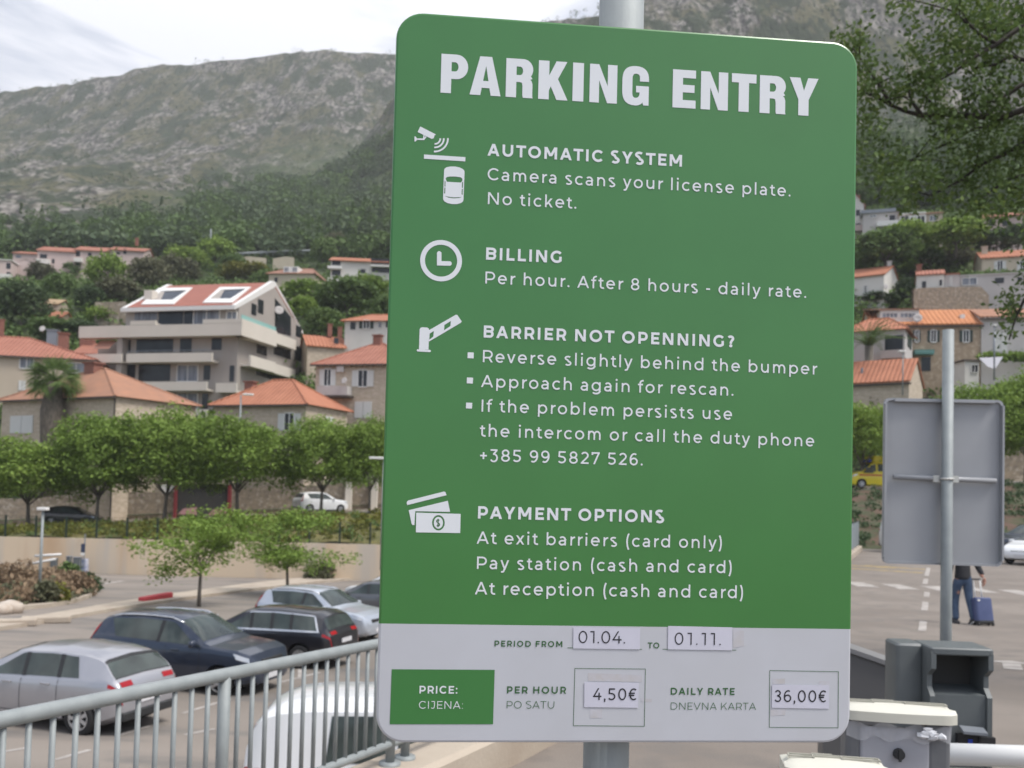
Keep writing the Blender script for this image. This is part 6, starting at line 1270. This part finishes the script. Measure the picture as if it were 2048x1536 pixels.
mb = MB(); mb.box((pxp - .05, -.016, zc), (.034, .012, .036)); mb.box((pxp + .05, -.016, zc), (.034, .012, .036)); mb.tube([(pxp + .0315 * cos(a), -.034 - .0315 * sin(a), zc) for a in [i * pi / 8 for i in range(9)]], .007, 6); mb.build('clamp', mat('zinc_clamp', (.55, .55, .52), rough=.4, metal=.4), sb)
# ---- ticket machine with a hooded recess
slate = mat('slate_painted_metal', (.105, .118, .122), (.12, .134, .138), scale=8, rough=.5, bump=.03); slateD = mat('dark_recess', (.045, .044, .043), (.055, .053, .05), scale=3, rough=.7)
Ym = 4.3; a = P(1800, 1290, Ym); c = P(1978, 1300, Ym); zt = a.z
tm = thing('ticket_machine', 'dark grey ticket machine with a hooded recess', 'ticket machine', (a.x, Ym, road_z(Ym)), radians(-4)); hM = zt - road_z(Ym); wM = (c - a).length * .955
lx = lambda px: (px - 1800) / 178 * wM
mz = lambda py: hM - (py - 1290) / F * Ym
dM = .17
b = MB(); b.rbox((lx(1829), dM / 2 + .05, hM / 2), (lx(1858), dM, hM), .02, m=0); b.build('side_cabinet', slate, tm, auto=35)
x0, x1 = lx(1854), lx(1978)
prof = [(-.02, hM + .00), (-.06, hM - .02), (-.06, mz(1330)), (-.01, mz(1345)), (-.01, mz(1368)), (-.05, mz(1384)), (-.05, .0), (dM, 0), (dM, hM)]
# hood: two cheeks following the profile, a top, a lower door and the recessed back
for xa in (x0, x1 - .022):
    bb = MB(); bb.prism([(xa, y, z) for y, z in prof], (.022, 0, 0)); bb.build('cheek', slate, tm)
bb = MB(); bb.rbox(((x0 + x1) / 2, dM / 2 - .03, hM - .014), (x1 - x0 + .004, dM + .06, .034), .012); bb.build('hood', slate, tm, auto=35)
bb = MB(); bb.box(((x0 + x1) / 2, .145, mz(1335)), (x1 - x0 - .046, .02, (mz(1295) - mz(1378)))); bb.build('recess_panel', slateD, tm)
bb = MB(); bb.prism([(x0 + .023, -.035, mz(1381)), (x0 + .023, .13, mz(1373)), (x0 + .023, .13, 0), (x0 + .023, -.035, 0)], (x1 - x0 - .046, 0, 0)); bb.build('door', slate, tm)
bb = MB(); bb.prism([(lx(1912), -.05, mz(1443)), (lx(1960), -.05, mz(1446)), (lx(1960), -.10, mz(1452)), (lx(1912), -.10, mz(1450))], (0, 0, .012)); bb.build('shelf', metalG, tm); bb = MB(); bb.box((lx(1965), .0, mz(1470)), (.07, .14, .055)); bb.box((lx(1930), -.045, mz(1470)), (.10, .03, .075)); bb.build('card_reader', blackP, tm); bb = MB(); bb.box((lx(1932), -.062, mz(1474)), (.018, .01, .05)); bb.build('blue_slot', blueL, tm)
# ---- slanted grey pedestal behind the big sign
Yp_ = 5.6; a = P(1690, 1300, Yp_); c = P(1785, 1336, Yp_); pd = thing('entry_terminal', 'grey entry terminal with a slanted top beside the big sign', 'ticket machine', (a.x, Yp_, road_z(Yp_)), radians(-12)); h1, h2 = a.z - road_z(Yp_), c.z - road_z(Yp_); wp = (Vector((c.x, 0, 0)) - Vector((a.x, 0, 0))).length
b = MB(); b.prism([(-.12, 0, 0), (wp, 0, 0), (wp, 0, h2), (-.12, 0, h1 + .03)], (0, .26, 0)); b.build('cabinet', mat('grey_cabinet', (.115, .115, .118), rough=.5), pd)
b = MB(); b.prism([(-.12, -.02, h1 + .032), (wp + .02, -.02, h2 + .002), (wp + .02, -.02, h2 + .03), (-.12, -.02, h1 + .06)], (0, .30, 0)); b.build('lid', mat('grey_lid', (.20, .20, .205), rough=.5), pd)
# ---- bins with cream lids
cream = mat('cream_plastic', (.60, .59, .52), (.56, .55, .48), scale=6, rough=.5, bump=.03); binG = mat('bin_grey', (.125, .13, .14), (.15, .155, .165), scale=10, rough=.55, bump=.03); binF = mat('pale_front_plate', (.36, .365, .40), (.33, .335, .37), scale=8, rough=.5); wrapM = bpy.data.materials.new('clear_plastic_wrap'); wrapM.use_nodes = True
b_ = wrapM.node_tree.nodes['Principled BSDF']; b_.inputs['Base Color'].default_value = (.75, .76, .80, 1); b_.inputs['Roughness'].default_value = .18; b_.inputs['Alpha'].default_value = .34
grooveM = mat('moulded_groove', (.36, .35, .30), rough=.6)
def litter_bin(label, px0, px1, py, Y, rz, hgt, front=True):
    a, c = P(px0, py, Y), P(px1, py, Y); w = (c - a).length / cos(rz); m = (a + c) / 2; t = thing('litter_bin', label, 'bin', (m.x, Y + .08, m.z - hgt), rz, 'cream-lidded bins'); d = .125
    b = MB(); n = 14; rows = []
    for k in range(n + 1):
        x = -w / 2 + w * k / n; bow = .010 * (1 - (2 * k / n - 1) ** 2); e = .012 if k in (0, n) else 0
        rows.append([Vector((x, -d / 2 - bow * 1.2 + e, hgt - .040)), Vector((x, -d / 2 - bow * 1.2 + e, hgt - .012)), Vector((x, -d / 2 - bow + .018 + e, hgt - .003)), Vector((x, -d / 2 + .035, hgt + bow * .5 - e)), Vector((x, d / 2 - .05, hgt + bow * .5 - e)), Vector((x, d / 2 - e, hgt - .01)), Vector((x, d / 2 - e, hgt - .040))])
    b.grid(rows, closed=True); b.f.append(tuple(range(7))); b.m.append(0); b.f.append(tuple(n * 7 + i for i in range(7))); b.m.append(0); lid = b.build('lid', cream, t, auto=30)
    g = MB()
    for x0, x1, y in ((-.22, -.10, 0), (-.10, .04, .012), (.04, .22, 0), (-.22, .22, .03), (-.1, .0, .045)): g.box(((x0 + x1) * w / .5 * .5, -.012 + y * .7, hgt + .0065), (abs(x1 - x0) * w / .5, .004, .004))
    for x in (-.22, -.10, .04, .22): g.box((x * w / .5, -.006, hgt + .0065), (.004, .022, .004))
    g.build('lid_moulding', grooveM, lid)
    b = MB(); b.rbox((-w / 2 + .035, 0, (hgt - .04) / 2), (.045, d - .03, hgt - .042), .015); b.rbox((w / 2 - .05, 0, (hgt - .04) / 2), (.07, d - .03, hgt - .042), .015); b.box((0, .045, (hgt - .1) / 2), (w - .16, d - .07, hgt - .1)); b.build('body', binG, t)
    if front:
        b = MB(); b.rbox((-.01, -d / 2 + .03, (hgt - .062) / 2), (w - .125, .03, hgt - .062), .01); b.build('front_plate', binF, t)
        b = MB(); b.tube([(.0, -d / 2 + .016, hgt - .135), (.0, -d / 2 - .003, hgt - .135)], [.017, .015], 14); b.box((0, -d / 2 - .004, hgt - .135), (.008, .006, .038)); b.build('knob', blackP, t)
        b = MB(); rw = []
        for i in range(3):
            rw.append([Vector((-w / 2 + .012 + k * (w - .03) / 16, -d / 2 + .008 - .006 * sin(k * 2.1 + i), hgt - .05 - i * .022 + .008 * sin(k * 1.3 + i))) for k in range(17)])
        b.grid(rw); b.build('plastic_wrap', wrapM, t, True)
        b = MB(); [b.blob((.085 + RNG.uniform(-.03, .03), -d / 2 - .004, hgt - .066 + RNG.uniform(-.015, .012)), (.016, .007, .010), 1, .35) for _ in range(7)]; b.build('wrap_knot', mat('bunched_plastic', (.62, .63, .66), rough=.25), t)
    return t
litter_bin('grey bin with a cream lid and plastic wrap in front of the ticket machine', 1703, 1922, 1421, 2.75, radians(-9), 1.0)
litter_bin('cream bin lid just showing at the bottom edge below the big sign', 1588, 1790, 1538, 2.3, radians(-9), .95, False)
# ---- white barrier arm
a, c = P(1890, 1508, 3.6), P(2420, 1524, 3.6); ba = thing('boom_barrier', 'white barrier arm reaching out of the frame at lower right', 'barrier', (c.x, 3.6, road_z(3.6)))
b = MB(); b.tube([a, c], .042, 16); b.build('arm', mat('white_enamel', (.72, .72, .70), rough=.3), ba, True, world=True)
b = MB(); b.tube([a - Vector((0, 0, .078)), c - Vector((0, 0, .078))], .028, 10); b.build('lower_arm', cream, ba, True, world=True); b = MB(); b.rbox((c.x, 3.6, road_z(3.6) + .5), (.3, .35, 1.0), .03); b.build('cabinet', slate, ba, world=True)
# ---- left background: entry barriers, island
def gz(px, py): p = Glot(px, py); return p
for lb, px, y0, y1, w in (('grey barrier post at the left end of the entry lane', 20, 1080, 1133, .55), ('grey barrier post under the upper white arm', 62, 1112, 1140, .30), ('grey barrier post under the lower white arm', 108, 1118, 1146, .40), ('grey barrier post beside the blue bin', 154, 1116, 1150, .45), ('slim grey pedestal between the barrier posts', 137, 1114, 1148, .25)):
    p = gz(px, y1); hgt = (y1 - y0) / F * p.y; t = thing('barrier_post', lb, 'barrier', (p.x, p.y, lot_z(p.y)), 0, 'entry barrier posts'); b = MB(); b.rbox((0, 0, hgt / 2), (w, .35, hgt), .05); b.build('cabinet', slate, t); b = MB(); b.rbox((0, 0, hgt + .03), (w * 1.1, .4, .06), .03); b.build('cap', metalG, t)
for lb, q in (('upper white barrier arm of the car park entry', (70, 1112, 122, 1109)), ('lower white barrier arm of the car park entry', (54, 1129, 112, 1118))):
    Yb = 51; a, c = P(q[0], q[1], Yb), P(q[2], q[3], Yb); b = MB(); b.tube([a, c], .07, 8); o = tag(b.build('boom_barrier', trimW, smooth=True), lb, 'barrier', 'entry barrier arms')
t = thing('info_sign', 'small dark blue sign on a post above the entry barriers', 'sign', tuple(gz(167, 1150))); p = Vector(t.location); b = MB(); b.tube([p, p + Vector((0, 0, 2.6))], .04, 6); b.build('post', metalG, t, world=True); b = MB(); a = P(167, 1096, p.y); b.box((a.x, p.y - .06, a.z), (.26, .04, .55)); b.build('plate', mat('navy_sign', (.03, .045, .09), rough=.5), t, world=True); b = MB(); a = P(166, 1108, p.y); b.box((a.x, p.y - .06, a.z), (.24, .04, .16)); b.build('white_plate', trimW, t, world=True)
p = gz(165, 1150); t = thing('bin', 'small blue and white bin at the foot of the concrete wall', 'bin', (p.x, p.y + .2, lot_z(p.y))); b = MB(); b.rbox((0, 0, .5), (.4, .4, 1.0), .05); b.build('body', mat('pale_blue_bin', (.16, .20, .36), (.55, .56, .6), scale=3, rough=.5), t)
# planted island
isl = [(-60, 1225), (20, 1222), (100, 1215), (150, 1206), (182, 1195), (196, 1183), (186, 1168), (160, 1158), (110, 1152), (40, 1148), (-60, 1146)]
A = [Glot(*p) for p in isl]; ctr = sum(A, Vector()) / len(A); b = MB(); I_ = [ctr + (p - ctr) * .94 for p in A]
b.grid([[Vector((p.x, p.y, lot_z(p.y) - .1)) for p in A], [Vector((p.x, p.y, lot_z(p.y) + .16)) for p in A], [Vector((p.x, p.y, lot_z(p.y) + .16)) for p in I_]], closed=True); struct(b.build('island_kerb', kerbM))
b = MB(); b.flat([[Vector((p.x, p.y, lot_z(p.y) + .13)) for p in I_]]); struct(b.build('island_soil', earthM))
def on_isl():
    while True:
        p = A[rg.randrange(len(A))].lerp(ctr, rg.uniform(.08, 1)).lerp(A[rg.randrange(len(A))], rg.uniform(0, .4)); return p
pts = [on_isl() for _ in range(420)]
tufts('island_plants', [(p.x, p.y, lot_z(p.y) + .3 + .25 * rg.random()) for p in pts[:230]], .14, folRust, 21, 26, 'rusty ornamental grasses on the planted island', cr=.22)
tufts('island_plants', [(p.x, p.y, lot_z(p.y) + .3) for p in pts[230:]], .12, folOlive, 22, 24, 'low olive plants on the planted island', cr=.2)
def shrub(label, px, py, w, h, m, seed, zf=lot_z, gp='island shrubs'):
    p = Glot(px, py); rs = np.random.RandomState(seed); d = rs.normal(0, 1, (70, 3)); d /= np.linalg.norm(d, axis=1)[:, None]; d[:, 2] = np.abs(d[:, 2]); c_ = d * np.array((w / 2, w / 2, h)) * rs.uniform(.4, 1, (70, 1))
    o = bpy.data.objects.new('shrub', quads_mesh('shrub', leaves_np(c_, 24, .10, .10, rs, .3), m)); COL.objects.link(o); o.location = (p.x, p.y, lot_z(p.y) + .1); tag(o, label, 'shrub', gp)
shrub('rounded olive shrub at the foot of the island lamp post', 92, 1210, 1.0, .9, folOlive, 1); shrub('yellow-green shrub right of the island lamp post', 112, 1208, .9, .7, folYel, 2); shrub('dark shrub at the tip of the planted island', 178, 1184, 1.1, .8, folDark, 3); shrub('green shrub behind the island lamp post', 138, 1166, 1.3, 1.0, folMid, 4); shrub('rusty bush on the right part of the planted island', 160, 1192, 1.2, .9, folRust, 5); shrub('large rusty bush at the left end of the planted island', 30, 1180, 2.6, 1.5, folRust, 6)
shrub('grey-green shrub at the foot of the concrete wall behind the young tree', 640, 1160, 2.2, 1.1, folOlive, 7, gp='wall shrubs'); shrub('brown dry shrub at the wall left of the grey car', 664, 1158, .9, 1.2, folRust, 8, gp='wall shrubs')
for i, (px, py, r_, lb) in enumerate(((18, 1226, .45, 'pale boulder at the near edge of the planted island'), (4, 1228, .35, 'tan boulder at the left edge of the planted island'))):
    p = Glot(px, py); b = MB(); b.blob((0, 0, r_ * .4), (r_ * 1.2, r_, r_ * .7), 2, .12); o = b.build('boulder', mat('boulder_stone', (.50, .44, .38), (.38, .31, .25), scale=3, rough=.9), smooth=True); o.location = (p.x, p.y, lot_z(p.y)); tag(o, lb, 'boulder', 'island boulders')
a, c = Glot(282, 1208), Glot(340, 1200); b = MB(); d = (c - a); b.rbox(((a.x + c.x) / 2, (a.y + c.y) / 2, lot_z(a.y) + .16), (d.length, .35, .26), .08, rz=atan2(d.y, d.x)); tag(b.build('wheel_stop', mat('red_painted_kerb', (.42, .04, .05), rough=.6)), 'red painted wheel stop on the kerb behind the blue car', 'wheel stop')
for px, py, lb in ((22, 1252, 'pale concrete wheel stop at the left edge'), (92, 1246, 'pale concrete wheel stop left of the blue car')):
    p = Glot(px, py); b = MB(); b.rbox((0, 0, .12), (1.6, .4, .24), .08); o = b.build('wheel_stop', kerbM); o.location = (p.x, p.y, lot_z(p.y)); o.rotation_euler = (0, 0, .35); tag(o, lb, 'wheel stop', 'concrete wheel stops')
# garage front under the trees on the street
a, c = P(352, 966, 78.1), P(462, 1024, 78.1); gz0 = street_z(a.x); t = thing('garage', 'dark garage bay framed by red posts behind the street trees', 'garage', (a.x, 78.1, gz0)); wg, hg = c.x - a.x, a.z - gz0
b = MB(); b.box((wg / 2, -.05, hg / 2), (wg - .2, .2, hg - .1)); b.build('bay_darkness', slateD, t)  # solid dark slab stands for the unlit inside of the bay
for x in (.1, wg - .1): b = MB(); b.box((x, -.2, hg / 2), (.24, .3, hg)); b.build('post', mat('dull_red_post', (.22, .03, .035), rough=.6), t)
b = MB(); b.box((wg / 2, -.2, hg + .12), (wg + .3, .34, .24)); b.build('lintel', wStone, t)
for x0 in (.3, wg - 1.9): b = MB(); b.prism([(x0, -.25, .45), (x0 + 1.6, -.25, .45), (x0 + 1.6, -.25, 1.1), (x0 + .5, -.25, .95)], (0, .05, 0)); b.build('pink_board', mat('pink_board', (.50, .27, .29), rough=.7), t)
p = P(338, 985, 78); b = MB(); b.box((p.x, 78.3, p.z), (1.5, .1, 1.3)); tag(b.build('white_board', trimW), 'white board on the wall left of the red garage post', 'board')
for px in (701, 752):
    a = P(px, 968, 78.6); b = MB(); b.box((a.x, 77.9, street_z(a.x) + 1.4), (.5, .5, 2.8)); b.box((a.x, 77.9, street_z(a.x) + 2.85), (.65, .65, .15)); tag(b.build('gate_pillar', wPar), 'pale stone gate pillar ' + ('right of the white parked car' if px == 701 else 'against the left edge of the big sign'), 'gate pillar', 'gate pillars')
# ---- the walker with the suitcase
Yw = 18.9; wp_ = lambda px, py: P(px, py, Yw)
g0 = road_z(Yw); f0 = P(1925, 1228, Yw)
jean = mat('blue_jeans', (.045, .075, .13), (.065, .10, .165), scale=9, rough=.9); jackM = mat('dark_jacket', (.022, .023, .028), rough=.85); skinM = mat('skin', (.42, .22, .16), rough=.6); shoeM = mat('dark_shoes', (.03, .03, .035), rough=.6); soleM = mat('white_soles', (.6, .6, .6), rough=.6); hairM = mat('dark_hair', (.03, .022, .016), rough=.8)
person = thing('person', 'person in blue jeans and dark jacket walking away pulling a suitcase', 'person', (f0.x, Yw, g0))
def skin(name, nodes, edges, m, root_i=0, sub=2):
    me = bpy.data.meshes.new(name); me.from_pydata([n[0] for n in nodes], edges, []); o = bpy.data.objects.new(name, me); COL.objects.link(o); o.modifiers.new('s', 'SKIN'); me.skin_vertices or None
    if not me.skin_vertices: bm = bmesh.new(); bm.from_mesh(me); bm.verts.layers.skin.verify(); bm.to_mesh(me); bm.free()
    for i, n in enumerate(nodes):
        r = n[1] if hasattr(n[1], '__len__') else (n[1], n[1]); me.skin_vertices[0].data[i].radius = r; me.skin_vertices[0].data[i].use_root = (i == root_i)
    sm = o.modifiers.new('d', 'SUBSURF'); sm.levels = sub; sm.render_levels = sub
    bpy.context.view_layer.update(); dg = bpy.context.evaluated_depsgraph_get(); nm = bpy.data.meshes.new_from_object(o.evaluated_get(dg)); bpy.data.objects.remove(o)
    nm.materials.clear(); nm.materials.append(m); nm.polygons.foreach_set('use_smooth', [True] * len(nm.polygons)); q_ = bpy.data.objects.new(name, nm); COL.objects.link(q_); q_.parent = person; return q_
kz = .97
# body (skin) as one figure; y+ is away from the camera, he walks that way
N_ = [((0, 0, .96), (.12, .085)), ((0, .01, 1.12), (.12, .085)), ((0, .02, 1.32), (.135, .09)), ((0, .02, 1.45), (.10, .075)), ((0, .03, 1.54), (.05, .052)), ((0, .045, 1.60), (.062, .075)), ((0, .055, 1.69), (.078, .098)), ((0, .045, 1.775), (.055, .07)),
      ((-.19, .02, 1.43), (.058, .058)), ((-.25, -.02, 1.16), (.045, .045)), ((-.24, .05, .93), (.034, .036)), ((.19, .02, 1.43), (.058, .058)), ((.27, -.06, 1.17), (.045, .045)), ((.325, -.17, .97), (.034, .036)),
      ((-.09, 0, .88), (.088, .095)), ((-.10, .10, .50), (.060, .062)), ((-.115, .02, .10), (.042, .045)), ((.09, 0, .88), (.088, .095)), ((.11, -.05, .50), (.060, .062)), ((.15, -.16, .12), (.042, .045))]
E_ = [(0, 1), (1, 2), (2, 3), (3, 4), (4, 5), (5, 6), (6, 7), (3, 8), (8, 9), (9, 10), (3, 11), (11, 12), (12, 13), (0, 14), (14, 15), (15, 16), (0, 17), (17, 18), (18, 19)]
skin('body', N_, E_, skinM)
gr = lambda n, k=1.18, a=.008: (n[0], (n[1][0] * k + a, n[1][1] * k + a))
LG = [((0, 0, 1.06), (.150, .112)), ((0, 0, .92), (.158, .118)), gr(N_[14], 1.12), ((-.10, .07, .68), (.086, .092)), ((-.10, .10, .50), (.074, .078)), ((-.115, .06, .30), (.066, .070)), ((-.12, .02, .085), (.062, .070)), gr(N_[17], 1.12), ((.105, -.02, .68), (.086, .092)), ((.115, -.05, .50), (.074, .078)), ((.135, -.11, .30), (.066, .070)), ((.155, -.165, .10), (.062, .070))]
skin('jeans', LG, [(0, 1), (1, 2), (2, 3), (3, 4), (4, 5), (5, 6), (1, 7), (7, 8), (8, 9), (9, 10), (10, 11)], jean)
JK = [((0, 0, .90), (.178, .138)), ((0, 0, .97), (.172, .132)), ((0, .01, 1.14), (.160, .12)), ((0, .02, 1.32), (.172, .125)), ((0, .02, 1.44), (.125, .10)), ((0, .03, 1.51), (.068, .07)), ((-.205, .02, 1.42), (.080, .080)), ((-.265, -.02, 1.16), (.062, .062)), ((-.25, .045, .97), (.052, .052)), ((.205, .02, 1.42), (.080, .080)), ((.285, -.06, 1.17), (.062, .062)), ((.328, -.155, 1.01), (.052, .052))]
skin('jacket', JK, [(0, 1), (1, 2), (2, 3), (3, 4), (4, 5), (4, 6), (6, 7), (7, 8), (4, 9), (9, 10), (10, 11)], jackM)
b = MB(); b.blob((0, .03, 1.745), (.092, .112, .095), 2, .03); b.build('hair', hairM, person, True)
for i, (hx, hy, hz, sg) in enumerate(((-.238, .06, .885, -1), (.34, -.195, .925, 1))):
    HN = [((hx, hy, hz + .05), .026), ((hx + sg * .004, hy + .012, hz - .01), (.038, .020)), ((hx + sg * .006, hy + .018, hz - .05), (.036, .018))]; HE = [(0, 1), (1, 2)]
    for k in range(4):
        q = len(HN); y = hy + .018 + (k - 1.5) * .019; cu = .5 + .12 * k
        HN += [((hx + sg * .008, y, hz - .075), .0095), ((hx - sg * .004, y + .002, hz - .105 + .004 * abs(k - 1.5)), .009), ((hx - sg * .024, y + .003, hz - .118), .008)]; HE += [(2, q), (q, q + 1), (q + 1, q + 2)]
    q = len(HN); HN += [((hx - sg * .012, hy + .045, hz - .03), .011), ((hx - sg * .024, hy + .052, hz - .062), .009)]; HE += [(1, q), (q, q + 1)]
    skin('hand', HN, HE, skinM, 0, 1)
for x, y, z, tl in ((-.12, .06, 0, .12), (.157, -.12, .02, -.5)):
    R_ = Matrix.Rotation(tl, 3, 'X'); b = MB(); b.rbox(Vector((x, y, z + .055)), (.10, .28, .085), .04, R=R_); b.rbox(Vector((x, y + .02, z + .09)), (.085, .16, .08), .035, R=R_); s_o = b.build('shoe', shoeM, person, True); b = MB(); b.rbox(Vector((x, y, z + .016)) , (.104, .29, .028), .045, R=R_); b.build('sole', soleM, s_o)
blueS = mat('blue_suitcase_shell', (.05, .068, .16), (.065, .085, .185), scale=5, rough=.4)
sp_ = P(1968, 1236, Yw - .25); su = thing('suitcase', 'blue hard-shell cabin suitcase on wheels pulled by the walking person', 'suitcase', (sp_.x, Yw - .25, g0), radians(6))
Rt = Matrix.Rotation(-.22, 3, 'X'); T = lambda v: Rt @ Vector(v) + Vector((0, 0, .02))
b = MB(); b.rbox(T((0, 0, .31)), (.37, .21, .50), .055, 4, R=Rt); b.build('shell', blueS, su, auto=30)
b = MB(); b.rbox(T((0, -.0, .075)), (.372, .215, .07), .055, 4, R=Rt); b.build('base', blackP, su, auto=30)
b = MB(); b.box(T((-.11, -.108, .50)), (.05, .006, .03), R=Rt); b.build('badge', trimW, su)
for x in (-.072, .072): b = MB(); b.tube([T((x, .06, .55)), T((x, .06, .93))], .011, 8); b.build('handle_tube', mat('bright_aluminium', (.80, .80, .80), rough=.3), su, True)
b = MB(); b.rbox(T((0, .06, .94)), (.18, .03, .03), .012, R=Rt); b.build('grip', blackP, su)
for x in (-.15, .15):
    for y in (-.07, .07): b = MB(); p = T((x, y, .03)); b.tube([(p.x - .016, p.y, max(.032, p.z)), (p.x + .016, p.y, max(.032, p.z))], .034, 12); b.build('wheel', blackP, su)
# ================================================================== the air between the camera and the mountain
hz = bpy.data.materials.new('thin_haze'); hz.use_nodes = True; t = hz.node_tree; t.nodes.clear()
o_ = t.nodes.new('ShaderNodeOutputMaterial'); v_ = t.nodes.new('ShaderNodeVolumePrincipled'); v_.inputs['Color'].default_value = (.94, .96, 1.0, 1); v_.inputs['Density'].default_value = .00029; v_.inputs['Anisotropy'].default_value = .1
t.links.new(v_.outputs[0], o_.inputs['Volume'])
b = MB(); b.box((0, 850, 446), (5600, 1900, 908)); h_ = b.build('haze', hz); h_['kind'] = 'stuff'; h_['label'] = 'thin pale haze in front of the mountain'; h_['category'] = 'haze'
